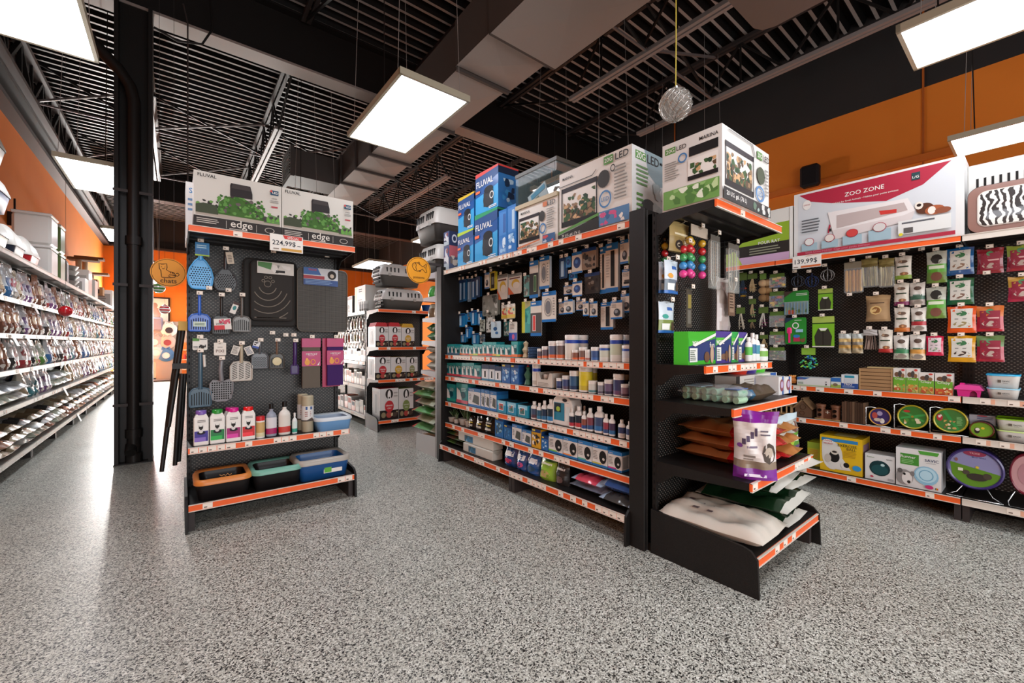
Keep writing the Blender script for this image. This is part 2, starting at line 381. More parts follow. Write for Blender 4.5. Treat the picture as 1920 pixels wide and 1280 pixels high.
# X bracing between joists
def brace(y, x0, x1, z0=5.0, z1=5.62, lab=''):
    e = MB(); e.bar((x0, y, z0), (x1, y, z1), .03, M('#6d6664', .4)); e.bar((x0, y+.04, z1), (x1, y+.04, z0), .03, STEELD); e.bar((x0, y+.02, z0-.02), (x1, y+.02, z0-.02), .025, M('#6d6664', .4))
    return tag(e.build('cross_brace'), lab, 'brace', 'cross braces between roof joists')
bx = [-1.7, -.36, 1.36, 3.02, 4.68, 6.38]
for j, y in enumerate((3.1, 9.6, 12.2)):
    for i in range(5):
        if i == 2 and j == 0: continue
        brace(y, bx[i], bx[i+1], lab='thin dark cross brace, '+['near side of wide beam', 'first row beyond beam', 'second row beyond beam'][j]+', '+ORD[i])

# ------------------------------------------------------------------ column with drain pipe
e = empty('steel_column', (-.37, 6.2, 0)); tag(e, 'tall black steel column standing on the floor in the left aisle', 'column')
b = MB(); b.box(-.155, -.12, -.13, .13, 0, 4.97, BLK); b.box(.12, .155, -.13, .13, 0, 4.97, BLK); b.box(-.12, .12, -.02, .02, 0, 4.97, BLK); b.box(-.16, .16, -.14, .14, 0, .012, BLK); b.build('shaft', e)
b = MB()
for z in (.62, 1.9, 2.9): b.box(-.165, .165, -.135, -.125, z, z+.03, STEEL)
b.build('pipe_strap', e)
pt = MB(); pr = .058
pt.tube([(0, -.1, .02), (0, -.1, 3.9), (-.03, -.1, 4.05), (-.12, -.1, 4.2), (-.62, -.1, 4.72), (-.66, -.1, 4.8), (-.66, -.1, 5.7)], pr, BLK, 14)
pd = tag(pt.build('drain_pipe'), 'black round drain pipe strapped to the steel column, elbow near the ceiling', 'pipe'); pd.location = (-.37, 6.2, 0)
for z in (.02, .28, 2.35): q = MB(); q.lathe([(pr, z), (pr+.014, z), (pr+.014, z+.09), (pr, z+.09)], BLK, 14, (0, -.1)); q.build('pipe_collar', pd)
q = MB(); q.tube([(-.02, -.1, .2), (-.02, -.2, .13)], .05, BLK, 12); q.build('cleanout_cap', pd)
c = MB(); c.tube([(.3, 6.05, 5.3), (.32, 6.02, 4.95), (.22, 6.0, 4.72), (.0, 6.0, 4.66), (-.2, 6.0, 4.72)], .012, STEELD, 6); c.tube([(.05, 6.0, 5.1), (.09, 6, 4.9), (.09, 6, 1.5)], .008, STEEL, 5)
tag(c.build('electrical_cable'), 'black cables looping off the top of the steel column', 'cable')

# ------------------------------------------------------------------ lamps
DIFF = M('#f3f7ff', .5, 0, LAMP_STRENGTH)
def lamp_proto():
    e = empty('panel_lamp')
    b = MB(); w, l = .30, .61
    for x0, x1, y0, y1 in ((-w, -w+.022, -l, l), (w-.022, w, -l, l), (-w, w, -l, -l+.022), (-w, w, l-.022, l)): b.box(x0, x1, y0, y1, 0, .05, M('#b9b49f', .35, .3))
    b.box(-w+.022, w-.022, -l+.022, l-.022, .03, .05, M('#9b978c')); b.build('frame', e)
    b = MB(); b.add([(-w+.022, -l+.022, .006), (-w+.022, l-.022, .006), (w-.022, l-.022, .006), (w-.022, -l+.022, .006)], [(0, 1, 2, 3)], DIFF); b.build('diffuser', e)
    b = MB()
    for x in (-1, 1):
        for y in (-1, 1): b.tube([(x*.27, y*.5, .05), (x*.2, y*.46, 2.52)], .0022, M('#8f8b88', .4), 4)
    b.tube([(0, .45, .05), (.02, .5, 2.4)], .005, STEELD, 4); b.build('suspension_wires', e); return e
proto = lamp_proto(); first = True
where = {-.73: 'over the left aisle', 1.56: 'over the open floor by the cat shelves', 3.85: 'over the small animal aisle', 6.15: 'beside the right wall'}
rown = ['row nearest the camera', 'second row', 'third row', 'fourth row', 'fifth row', 'sixth row']
for x in where:
    for j in range(6):
        if j == 0 and x == 1.56: pass
        o = proto if first else copy_tree(proto); first = False
        o.location = (x, -.03+j*3.53, 3.25)
        tag(o, 'white panel lamp hanging '+where[x]+', '+rown[j], 'ceiling lamp', 'suspended panel lamps')

# ------------------------------------------------------------------ air duct
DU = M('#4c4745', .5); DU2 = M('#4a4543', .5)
e = empty('air_duct', (2.72, 0, 4.28)); tag(e, 'long square grey ventilation duct hanging below the roof joists', 'air duct')
def seg(y0, y1, hw, z0, z1):
    b = MB(); b.box(-hw, hw, y0, y1, z0, z1, DU2)
    # cross-broken bottom sheet
    zc = z0-.02; ym = (y0+y1)/2
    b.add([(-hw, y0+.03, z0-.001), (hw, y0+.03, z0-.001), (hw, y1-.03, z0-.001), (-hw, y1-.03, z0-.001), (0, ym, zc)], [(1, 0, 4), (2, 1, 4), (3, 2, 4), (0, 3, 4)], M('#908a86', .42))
    b.box(-hw-.03, hw+.03, y0-.015, y0+.02, z0-.035, z1, DU); b.build('duct_section', e)
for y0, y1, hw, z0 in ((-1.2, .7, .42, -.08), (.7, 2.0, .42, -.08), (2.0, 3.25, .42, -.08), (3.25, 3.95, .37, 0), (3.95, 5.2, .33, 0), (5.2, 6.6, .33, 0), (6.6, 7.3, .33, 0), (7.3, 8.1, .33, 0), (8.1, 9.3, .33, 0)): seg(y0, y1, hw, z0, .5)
b = MB(); b.box(-1.1, -.33, 8.3, 8.95, 0, .48, DU2); b.box(-1.16, -1.1, 8.25, 9.0, -.03, .51, DU)
for i in range(9): b.box(-1.175, -1.16, 8.3, 8.95, .02+i*.05, .04+i*.05, STEELD)
b.build('side_branch', e)
b = MB()
for y in (.7, 3.25, 6.6, 9.2):
    for x in (-.38, .38): b.bar((x, y, .4), (x, y, 1.4), .012, STEEL)
b.build('hanger_rods', e)
b = MB(); c0 = .05; poly = [(2.2, -1.4), (3.2, -1.4), (3.2, 1.14), (3.17, 1.21), (3.1, 1.24), (2.3, 1.24), (2.23, 1.21), (2.2, 1.14)]
b.prism(poly, 'z', 3.46, 3.78, M('#5c4a43', .45)); h = b.build('unit_heater')
tag(h, 'brown rounded metal heating unit hanging near the ceiling at the top of the photo', 'heater')
b = MB()
for x, y in ((2.23, 1.1), (3.17, 1.1), (2.23, -1.2), (3.17, -1.2)): b.bar((x, y, 3.78), (x, y, 5.7), .012, STEEL)
b.build('hanger_rods', h)
# ================================================================== FIXTURES
SLOT = M('#0b0a0a', .7)
def rail_mesh(w, tags, seed, white=False, z=0, lean=.0):
    """orange price channel with paper tags; tags = fraction of the length covered"""
    b = MB(); b.box(-w/2, w/2, -.012, 0, -.042, 0, RAILW if white else RAIL)
    b.box(-w/2, w/2, -.016, -.004, -.046, -.041, RAILW); b.box(-w/2, w/2, -.016, -.004, -.003, .001, RAILW)
    R = random.Random(seed); x = -w/2+.01
    while x < w/2-.06:
        tw = R.uniform(.045, .062)
        if R.random() < tags:
            b.box(x, x+tw, -.014, -.012, -.039, -.005, TAG); b.box(x+.008, x+tw*.45, -.0146, -.014, -.034, -.026, M('#6b5a50'))
            if white: b.box(x+tw, x+tw+.02, -.0142, -.012, -.039, -.005, TAGL)
            x += tw+.004
        else: x += tw*(.5 if tags > .7 else 1.2)
    return b
def shelf_unit(name, label, cat, face, s0, s1, board, ztop, shelves, tags=.5, white=False, seed=1, kick=True, backs=True, frame=None, group=None, side=None, posts=(True, True)):
    """shelves: (z, front offset from the face plane, tag density); board: depth of perforated back from face plane"""
    fr = frame or BLK; w = s1-s0; root = empty(name, face.w((s0+s1)/2, 0), face.rz); tag(root, label, cat, group)
    b = MB(); b.box(-w/2, w/2, board, board+.03, .05, ztop, PEG); b.build('perforated_back_panel', root)
    for k, sg in enumerate((-1, 1)):
        if not posts[k]: continue
        x = sg*(w/2-.015); b = MB(); b.box(x-.015, x+.015, board-.025, board+.04, 0, ztop, fr)
        for i in range(int(ztop/.05)): b.box(x-.004, x+.004, board-.0265, board-.025, .03+i*.05, .05+i*.05, SLOT)
        for i in range(int(ztop/.05)): b.box(x+sg*.015-.0008, x+sg*.015+.0008, board-.018, board-.01, .03+i*.05, .05+i*.05, SLOT)
        b.build('upright', root)
    for n, sh in enumerate(shelves):
        z, f = sh[0], sh[1]; tg = sh[2] if len(sh) > 2 else tags; wh = sh[3] if len(sh) > 3 else white
        base = (n == len(shelves)-1)
        b = MB(); b.box(-w/2+.004, w/2-.004, f+.004, board, z-.03, z, fr)
        for sg in (-1, 1):
            x = sg*(w/2-.006)
            if not base: b.prism([(f+.01, z-.002), (board, z-.002), (board, z-.13), (board-.06, z-.13), (board-.14, z-.065), (f+.01, z-.04)], 'x', x-.004, x+.004, fr)
        if not base:
            for q in (.3, .6): b.box(-w/2+.01, w/2-.01, f+(board-f)*q, f+(board-f)*q+.02, z-.042, z-.03, fr)
        o = b.build('base_deck' if base else 'shelf', root)
        r = rail_mesh(w-.006, tg, seed*17+n, wh).build('price_rail', o); r.location = (0, f+.004, z)
        if base and kick:
            b = MB(); b.box(-w/2, w/2, board-.08, board-.06, 0, z-.03, SLOT); b.build('kick_plate', root)
            for sg in (-1, 1):
                x = sg*(w/2-.02); b = MB(); b.box(x-.018, x+.018, f+.03, board, 0, z-.035, STEEL); b.build('base_foot', root)
    if side:
        f = shelves[-1][1]
        for sg in side:
            x = sg*(w/2+.008); b = MB(); zt = shelves[-1][0]+.045
            b.prism([(board, 0), (board, zt+.03), (f+.06, zt), (f+.02, zt-.012), (f-.012, zt-.05), (f-.02, 0)], 'x', x-.008, x+.008, fr); b.build('side_panel', root)
    return root
_HK = {}
def hook(root, face, s, z, board, front, tagged=True, two=True):
    """double wire peg hook reaching from the board to the front offset, price tag at its end"""
    L = round(board-front, 2); k = (L, two)
    if k not in _HK:
        b = MB(); b.tube([(0, L, 0), (0, .01, 0), (0, .0, .008)], .0022, CHROME, 5)
        if two: b.tube([(0, L, .03), (0, .0, .03)], .0022, CHROME, 5)
        t = MB(); t.box(-.019, .019, -.003, 0, -.002, .026, M('#c9b9a6', .3)); t.box(-.016, .016, -.004, -.003, .002, .022, TAG); t.box(-.012, -.002, -.0045, -.004, .006, .013, M('#4a3f3a'))
        _HK[k] = (b.mesh('peg_hook'), t.mesh('price_tag'))
    o = bpy.data.objects.new('peg_hook', _HK[k][0]); COL.objects.link(o); o.parent = root
    ro = root.location; p = Vector(face.w(s, z, front))-ro; p.rotate(Matrix.Rotation(-face.rz, 3, 'Z')); o.location = p
    if tagged:
        t = bpy.data.objects.new('price_tag', _HK[k][1]); COL.objects.link(t); t.parent = o; t.location = (0, -.002, .008)
    return o

# ================================================================== PRODUCTS (origin: bottom centre of the front side)
W_ = M('#e9e6e0', .35); WG = M('#dcdad4', .45); BK = M('#171615', .4)
def carton(w, d, h, body, front=(), side=(), top=(), left=()):
    b = MB(); b.box(-w/2, w/2, 0, d, 0, h, M(body, .38, coat=.25) if isinstance(body, str) else body)
    if front: b.art(front, w, h, d, 'F')
    if side: b.art(side, w, h, d, 'R')
    if left: b.art(left, w, h, d, 'L')
    if top: b.art(top, w, h, d, 'T')
    return b
def tub(w, h, label, low=None, n=18, body=W_, band=None):
    r = w/2; b = MB(); c = (0, r)
    pr = [(r*.9, 0), (r*.97, .003, body), (r*.97, h*.08, body), (r*.98, h*.08, label)]
    if low: pr += [(r*.98, h*.26, low)]
    pr += [(r*.98, h*.66 if band else h*.74, label)]
    if band: pr += [(r*.98, h*.80, band)]
    pr += [(r*.96, h*.82, body), (r*.9, h*.84, body)]
    q = []
    for i in range(len(pr)):
        m = pr[i+1][2] if i+1 < len(pr) and len(pr[i+1]) > 2 else label
        q.append((pr[i][0], pr[i][1], m))
    b.lathe(q, body, n, c)
    l = MB(); l.lathe([(r*.93, h*.835), (r, h*.84), (r, h*.96), (r*.95, h), (0, h)], W_, n, c)
    return b, l
def bottle(w, h, label, body=W_, cap=W_, low=None, neck=.34, sh=.68, flat=.8, capn='cap', lab=(.1, .6)):
    r = w/2; c = (0, r*flat); b = MB(); n = 18
    P = [(0, 0), (r*.9, .002), (r*.98, h*.03), (r*.98, h*lab[0])]
    b.lathe(P, body, n, c, 1, flat)
    if low:
        m_ = lab[0]+(lab[1]-lab[0])*.35; b.lathe([(r, h*lab[0]), (r, h*m_)], low, n, c, 1, flat); b.lathe([(r, h*m_), (r, h*lab[1])], label, n, c, 1, flat)
    else: b.lathe([(r, h*lab[0]), (r, h*lab[1])], label, n, c, 1, flat)
    b.lathe([(r*.98, h*lab[1]), (r*.97, h*sh), (r*.8, h*(sh+.07)), (r*.5, h*(sh+.12)), (r*neck*1.1, h*(sh+.15)), (r*neck*1.1, h*.86)], body, n, c, 1, flat)
    l = MB(); cy = (0, r*flat); l.lathe([(0, h*.84), (r*neck*1.35, h*.84), (r*neck*1.3, h*.99), (r*neck*1.1, h), (0, h)], cap, 14, cy)
    return b, l
def pouch(w, d, h, bands, seed=0, nx=8, nz=12, top=.0, art=(), crinkle=.004, belly=.35, rough=.3, flare=.0):
    """upright gusseted bag; bands: [(t_from, material)] bottom to top"""
    R = random.Random(seed); b = MB(); ph = [R.uniform(0, 6) for _ in range(6)]
    def thick(t, x):
        e = max(0, 1-abs(x)**3.2)
        return (d/2)*(.25+.75*e if t < .03 else e**.7)*(1-max(0, (t-belly)/(1-belly))**1.5)*(1 if t > .04 else .8+5*t)
    vs = [[], []]
    for side in (0, 1):
        for j in range(nz+1):
            t = j/nz; ww = w/2*(1-.07*sin(pi*t)+flare*max(0, t-.75))
            for i in range(nx+1):
                x = -1+2*i/nx; k = crinkle*(sin(7*x+ph[0]+5*t)*sin(9*t+ph[1])+.6*sin(15*t+ph[2]+3*x)); th = max(.0015, thick(t, x))+k*min(1, (1-abs(x))*3)
                y = d/2-th if side == 0 else d/2+max(.0015, thick(t, x))
                vs[side].append((x*ww, y, t*h+(.004*sin(4*x+ph[3]) if j == nz else 0)))
    def mat(t):
        m = bands[0][1]
        for tf, mm in bands:
            if t >= tf: m = mm
        return m
    for side in (0, 1):
        for j in range(nz):
            fs = []
            for i in range(nx):
                a = j*(nx+1)+i; q = (a, a+1, a+nx+2, a+nx+1); fs.append(q if side == 0 else q[::-1])
            b.add(vs[side], fs, mat((j+.5)/nz), True)
    n = nx+1
    e = []
    for j in range(nz):
        for i0, fl in ((0, 1), (nx, 0)):
            p = [vs[0][j*n+i0], vs[0][(j+1)*n+i0], vs[1][(j+1)*n+i0], vs[1][j*n+i0]]; b.add(p, [(0, 1, 2, 3)] if fl == 0 else [(3, 2, 1, 0)], mat((j+.5)/nz), True)
    b.add([v for v in vs[0][:n]]+[v for v in vs[1][:n]], [(i+1, i, n+i, n+i+1) for i in range(nx)], bands[0][1])
    b.add([v for v in vs[0][-n:]]+[v for v in vs[1][-n:]], [(i, i+1, n+i+1, n+i) for i in range(nx)], bands[-1][1])
    # printed motifs follow the bulge
    for it in art:
        x0, x1, t0, t1, mm = it[:5]; mx = max(2, int((x1-x0)*6)); mz = max(2, int((t1-t0)*9)); V = []
        for j in range(mz+1):
            for i in range(mx+1):
                xx = x0+(x1-x0)*i/mx; t = t0+(t1-t0)*j/mz
                if len(it) > 5 and it[5] == 'e':
                    u_, v_ = 2*i/mx-1, 2*j/mz-1; xx = (x0+x1)/2+(x1-x0)/2*u_*sqrt(max(0, 1-v_*v_/2)); t = (t0+t1)/2+(t1-t0)/2*v_*sqrt(max(0, 1-u_*u_/2))
                X = xx*2-1; ww = w/2*(1-.07*sin(pi*t)+flare*max(0, t-.75))
                k = crinkle*(sin(7*X+ph[0]+5*t)*sin(9*t+ph[1])+.6*sin(15*t+ph[2]+3*X)); V.append((X*ww, d/2-max(.0015, thick(t, X))-k*min(1, (1-abs(X))*3)-.0022, t*h))
        b.add(V, [(j*(mx+1)+i, j*(mx+1)+i+1, (j+1)*(mx+1)+i+1, (j+1)*(mx+1)+i) for j in range(mz) for i in range(mx)], mm, True)
    return b
def sack(w, d, h, mats, seed=0, nx=14, ny=10, seam=.06, crinkle=.006, split='x', clear=None, ends=None, puff=.45):
    """filled bag lying flat; w across the front, d deep, h thick; mats = bands along x or y"""
    R = random.Random(seed); ph = [R.uniform(0, 6) for _ in range(6)]; b = MB(); V = [[], []]
    for s_ in (0, 1):
        for j in range(ny+1):
            for i in range(nx+1):
                x = -1+2*i/nx; y = -1+2*j/ny
                ex = max(0, 1-abs(x)**3); ey = max(0, 1-abs(y)**4); e = (ex*ey)**puff
                if abs(x) > 1-seam: e *= .12
                k = crinkle*(sin(5*x+ph[0]+3*y)+.7*sin(9*y+ph[1]+4*x)+.6*sin(13*x+ph[2]))*e
                wob = .012*sin(6*y+ph[3]); zz = h*.5*(1+(e if s_ else -e*.92))+(k if s_ else k*.3)
                if s_ and e < .02: zz += .002
                V[s_].append((x*w/2+wob*(abs(x) > .95)*w, d/2+y*d/2*(1-.03*abs(x)), max(.001, zz)))
    def mt(i, j):
        t = (i+.5)/nx if split == 'x' else (j+.5)/ny; m = mats[0][1]
        for tf, mm in mats:
            if t >= tf: m = mm
        if ends and (i < 1 or i >= nx-1): m = ends
        return m
    for s_ in (0, 1):
        g = {}
        for j in range(ny):
            for i in range(nx):
                a = j*(nx+1)+i; q = (a, a+1, a+nx+2, a+nx+1); g.setdefault(id(mt(i, j)), [mt(i, j), []])[1].append(q if s_ else q[::-1])
        for m, fs in g.values(): b.add(V[s_], fs, m, True)
    n = nx+1
    for i in range(nx):
        for j0, fl in ((0, 0), (ny, 1)):
            p = [V[0][j0*n+i], V[0][j0*n+i+1], V[1][j0*n+i+1], V[1][j0*n+i]]; b.add(p, [(0, 1, 2, 3)] if not fl else [(3, 2, 1, 0)], mt(i, 0 if not fl else ny-1), True)
    for j in range(ny):
        for i0, fl in ((0, 1), (nx, 0)):
            p = [V[0][j*n+i0], V[0][(j+1)*n+i0], V[1][(j+1)*n+i0], V[1][j*n+i0]]; b.add(p, [(0, 1, 2, 3)] if not fl else [(3, 2, 1, 0)], mt(min(i0, nx-1), j), True)
    return b
def card(w, h, d, body, art, header=None, hole=True):
    """carded hang pack with a raised blister; origin at top centre"""
    b = MB(); m = M(body, .35, coat=.3) if isinstance(body, str) else body; c = min(w, h)*.07
    poly = [(-w/2+c, -h), (w/2-c, -h), (w/2, -h+c), (w/2, -c), (w/2-c, 0), (-w/2+c, 0), (-w/2, -c), (-w/2, -h+c)]
    b.prism(poly, 'y', 0, .004, m); k0 = len(b.v)
    t = MB(); t.art(art, w, h); t.v = [(x, y, z-h) for x, y, z in t.v]
    off = len(b.v); b.v += t.v
    for f, mi, s_ in zip(t.f, t.m, t.sm): b.f.append(tuple(off+q for q in f)); b.m.append(b.mi(t.mats[mi])); b.sm.append(s_)
    return b
def finish(mb, name, label, cat, face, s, z, off=0, group=None, subs=(), tilt=0):
    o = mb.build(name); face.put(o, s, z, off, tilt); tag(o, label, cat, group)
    for q, nm in subs: q.build(nm, o)
    return o
# ================================================================== MIDDLE GONDOLA, AQUARIUM SIDE (faces the left of the photo)
FM = Face('-X', 2.30); BRD = .44
ZS = [2.09, 1.166, .932, .652, .421, .192]
def midsec(s0, s1, label, seed, rails):
    return shelf_unit('shelving_unit', label, 'shelving unit', FM, s0, s1, BRD, 2.10, [(ZS[0], 0.0, rails[0], rails[0] > .5), (ZS[1], .02, .8), (ZS[2], .02, .7), (ZS[3], .02, rails[3]), (ZS[4], .02, .45), (ZS[5], -.05, .4)], seed=seed, side=(1,) if seed == 12 else (-1,))
g1 = midsec(-4.10, -2.882, 'black aquarium supplies shelving bay beside the dark end panel, farther from the camera', 11, (.55, .8, .7, .4))
g2 = midsec(-2.880, -1.665, 'black aquarium supplies shelving bay beside the tall black post, nearer the camera', 12, (.2, .8, .75, .7))
def endpanel(y0, y1, label):
    b = MB(); b.box(2.30, 3.24, y0, y1, 0, 2.135, BLK, .004); b.box(2.27, 2.30, y0, y1, 0, 2.14, BLK, .004)
    o = b.build('gondola_end'); tag(o, label, 'end panel'); return o
endpanel(1.54, 1.655, 'tall solid black end panel between aquarium bay and end shelves, nearest the camera')
endpanel(4.115, 4.22, 'tall solid black end panel at the far end of the aquarium shelves')
b = MB(); b.box(2.78, 2.80, 1.66, 4.11, 0, 2.12, STEELD); o = b.build('gondola_divider'); tag(o, 'black back divider standing behind the aquarium supplies shelving', 'panel')

TEAL = '#1c8488'; ART_D = M('#0f4650')
def teal_box(w, d, h, acc='#e8783a'):
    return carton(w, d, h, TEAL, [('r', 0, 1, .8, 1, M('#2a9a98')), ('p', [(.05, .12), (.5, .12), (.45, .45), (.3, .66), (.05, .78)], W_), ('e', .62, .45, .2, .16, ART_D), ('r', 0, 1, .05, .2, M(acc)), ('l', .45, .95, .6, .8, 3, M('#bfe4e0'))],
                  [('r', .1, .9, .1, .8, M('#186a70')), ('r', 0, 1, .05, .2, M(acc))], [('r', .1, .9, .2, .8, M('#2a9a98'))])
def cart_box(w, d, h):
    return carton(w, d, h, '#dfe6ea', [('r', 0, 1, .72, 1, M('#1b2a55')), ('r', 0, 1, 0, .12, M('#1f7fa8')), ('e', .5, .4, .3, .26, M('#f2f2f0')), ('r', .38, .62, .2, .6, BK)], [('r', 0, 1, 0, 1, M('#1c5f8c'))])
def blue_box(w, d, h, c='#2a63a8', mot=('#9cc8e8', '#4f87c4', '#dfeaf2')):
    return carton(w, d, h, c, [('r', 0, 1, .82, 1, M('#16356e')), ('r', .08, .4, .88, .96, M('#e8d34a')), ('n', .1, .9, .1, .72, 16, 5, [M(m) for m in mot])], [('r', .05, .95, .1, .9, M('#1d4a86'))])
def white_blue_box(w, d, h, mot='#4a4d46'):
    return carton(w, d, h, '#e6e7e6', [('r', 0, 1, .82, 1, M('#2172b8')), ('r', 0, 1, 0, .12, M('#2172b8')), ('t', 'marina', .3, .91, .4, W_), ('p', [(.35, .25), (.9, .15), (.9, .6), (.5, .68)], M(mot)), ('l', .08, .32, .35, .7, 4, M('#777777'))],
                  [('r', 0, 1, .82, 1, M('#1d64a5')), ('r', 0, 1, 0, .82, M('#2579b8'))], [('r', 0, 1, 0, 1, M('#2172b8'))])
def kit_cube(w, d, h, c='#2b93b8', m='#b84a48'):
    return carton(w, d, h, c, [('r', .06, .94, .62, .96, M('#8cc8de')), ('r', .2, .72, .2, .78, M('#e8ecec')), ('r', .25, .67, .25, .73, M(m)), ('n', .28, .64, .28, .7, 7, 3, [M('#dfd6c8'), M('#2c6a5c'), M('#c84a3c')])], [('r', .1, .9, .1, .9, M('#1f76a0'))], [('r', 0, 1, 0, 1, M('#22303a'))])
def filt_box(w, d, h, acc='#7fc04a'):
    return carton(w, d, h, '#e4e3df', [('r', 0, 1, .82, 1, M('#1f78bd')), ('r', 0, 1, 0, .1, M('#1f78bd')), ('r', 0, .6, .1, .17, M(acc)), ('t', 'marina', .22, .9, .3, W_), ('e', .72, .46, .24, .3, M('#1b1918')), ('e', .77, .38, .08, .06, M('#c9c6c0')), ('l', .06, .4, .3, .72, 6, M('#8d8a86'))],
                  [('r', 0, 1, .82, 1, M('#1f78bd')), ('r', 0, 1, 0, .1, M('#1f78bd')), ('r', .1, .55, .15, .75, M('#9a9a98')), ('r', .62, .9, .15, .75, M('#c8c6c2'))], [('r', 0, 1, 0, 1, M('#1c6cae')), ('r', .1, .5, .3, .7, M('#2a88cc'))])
ACC = ['#e8783a', '#d24b44', '#e6a33c', '#c8dc5a', '#e8783a']
def row(items, zi, dx, where, fx=.045):
    """items: (u0,u1,vtop,kind,look[,args])"""
    z = ZS[zi]
    for k, it in enumerate(items):
        u0, u1, vt, kind, look = it[:5]; a = it[5:] ; off = fx
        if kind.startswith('>'): off = fx+.13; kind = kind[1:]
        s, w = FM.span(u0, u1, off); h = FM.sz((u0+u1)/2, vt, off)[1]-z
        if kind.startswith('^'): kind = kind[1:]; h0 = a[0]; a = a[1:]; zz = z+h0; h -= h0
        else: zz = z
        w *= .97; h = max(.03, h); lab = look+', '+ORD[k]+' on '+where if k < 20 else look+', '+['eleventh', 'tenth', 'ninth', 'eighth', 'seventh', 'sixth', 'fifth', 'fourth', 'third', 'second', 'first'][k-20]+' from right on '+where
        if kind == 'tub': q, l = tub(w, h, M(a[0]), M(a[1]) if len(a) > 1 and a[1] else None, band=M(a[2]) if len(a) > 2 else None); finish(q, 'food_tub', lab, 'tub', FM, s, zz, off, subs=[(l, 'lid')])
        elif kind == 'bot': q, l = bottle(w, h, M(a[0]), low=M(a[1]) if len(a) > 1 else None); finish(q, 'bottle', lab, 'bottle', FM, s, zz, off, subs=[(l, 'cap')])
        else:
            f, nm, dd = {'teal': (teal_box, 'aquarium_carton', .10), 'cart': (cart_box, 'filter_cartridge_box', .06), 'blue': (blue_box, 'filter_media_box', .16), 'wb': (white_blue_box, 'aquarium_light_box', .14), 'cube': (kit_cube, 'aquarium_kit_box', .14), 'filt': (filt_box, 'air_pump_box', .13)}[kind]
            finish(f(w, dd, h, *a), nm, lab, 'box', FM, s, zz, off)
tl = 'teal aquarium carton'
us = [832.7, 839, 846, 853, 862, 867.5, 873, 879.5, 887, 896, 904.5, 912, 923.4, 930.5, 938, 946.6, 958.4, 970]
vs_ = [648.5, 645, 645, 648, 646, 647, 647, 648, 645, 645, 641, 641, 641, 645.5, 646, 646.5, 641.5, 641.5]
it = [(us[i], us[i+1] if i+1 < len(us) else 980, vs_[i], 'teal', tl, ACC[i % 5] if i > 3 else '#5a7fa0') for i in range(17)]
it[-1] = (958.6, 971, 640, 'teal', tl, '#e8783a')
row(it, 1, 0, 'upper aquarium shelf')
row([(1005, 1012, 653.5, 'tub', 'small orange-labelled tub', '#5e5460', '#e07040'), (1012.5, 1023, 649, 'tub', 'orange-labelled flake tub', '#5e5460', '#e07040'), (1023.8, 1037.9, 639.4, 'tub', 'tall orange-labelled flake tub', '#56617a', '#e07040'), (1038.8, 1052.4, 638.3, 'tub', 'tall orange-labelled flake tub', '#6a5a58', '#e07040'),
     (1053, 1073.5, 627.5, 'tub', 'tall white tub with blue band', '#ded8cc', '#d9d4c8', '#2146a8'), (1077, 1093.5, 628, '>tub', 'white tub with blue band behind others', '#ded8cc', None, '#2146a8'),
     (1069, 1081, 655.7, 'tub', 'small brown-labelled tub', '#8a5a48', '#e07040'), (1082, 1094.5, 650.5, 'tub', 'brown-labelled tub', '#7a6058', '#e07040'), (1094.6, 1103, 655, 'tub', 'small white tub', '#d8d0c8', '#b8786a'), (1104, 1118.4, 650.5, 'tub', 'blue-labelled tub', '#35558a', '#3a6cb0'),
     (1119, 1137, 646, 'tub', 'white tub with turtle picture', '#cdd4c4', '#dfe0d8', '#2a56b0'), (1138, 1159, 627, 'tub', 'tall white tub with turtle', '#c4cdb4', '#dfe0d8', '#2146a8'), (1164, 1177, 627.5, '>tub', 'tall white tub standing behind', '#ded8cc', None, '#2146a8'),
     (1160, 1183, 647, 'tub', 'white tub with striped fish', '#cfd8e0', '#dfe4e4', '#2a56b0'), (1184.5, 1200, 626, 'tub', 'tall white tub beside post', '#cfd8e0', '#dfe4e4', '#2146a8')], 1, 0, 'upper aquarium shelf, near bay')
us = [833.4, 842.6, 848, 855, 865.5, 873.5, 881, 889]
it = [(us[i], us[i+1] if i < 7 else 901.5, 680 if i < 7 else 684.4, 'teal', tl, '#c8404c') for i in range(8)]
it += [(903, 916.5, 683, 'cart', 'black and white cartridge box'), (917, 927.6, 683.7, 'cart', 'black and white cartridge box'), (928, 939.4, 687, 'cart', 'black and white cartridge box'), (940.5, 956.5, 682.5, 'blue', 'blue filter media box'), (957.3, 972.6, 683.5, 'blue', 'blue filter media box')]
row(it, 2, 0, 'second aquarium shelf')
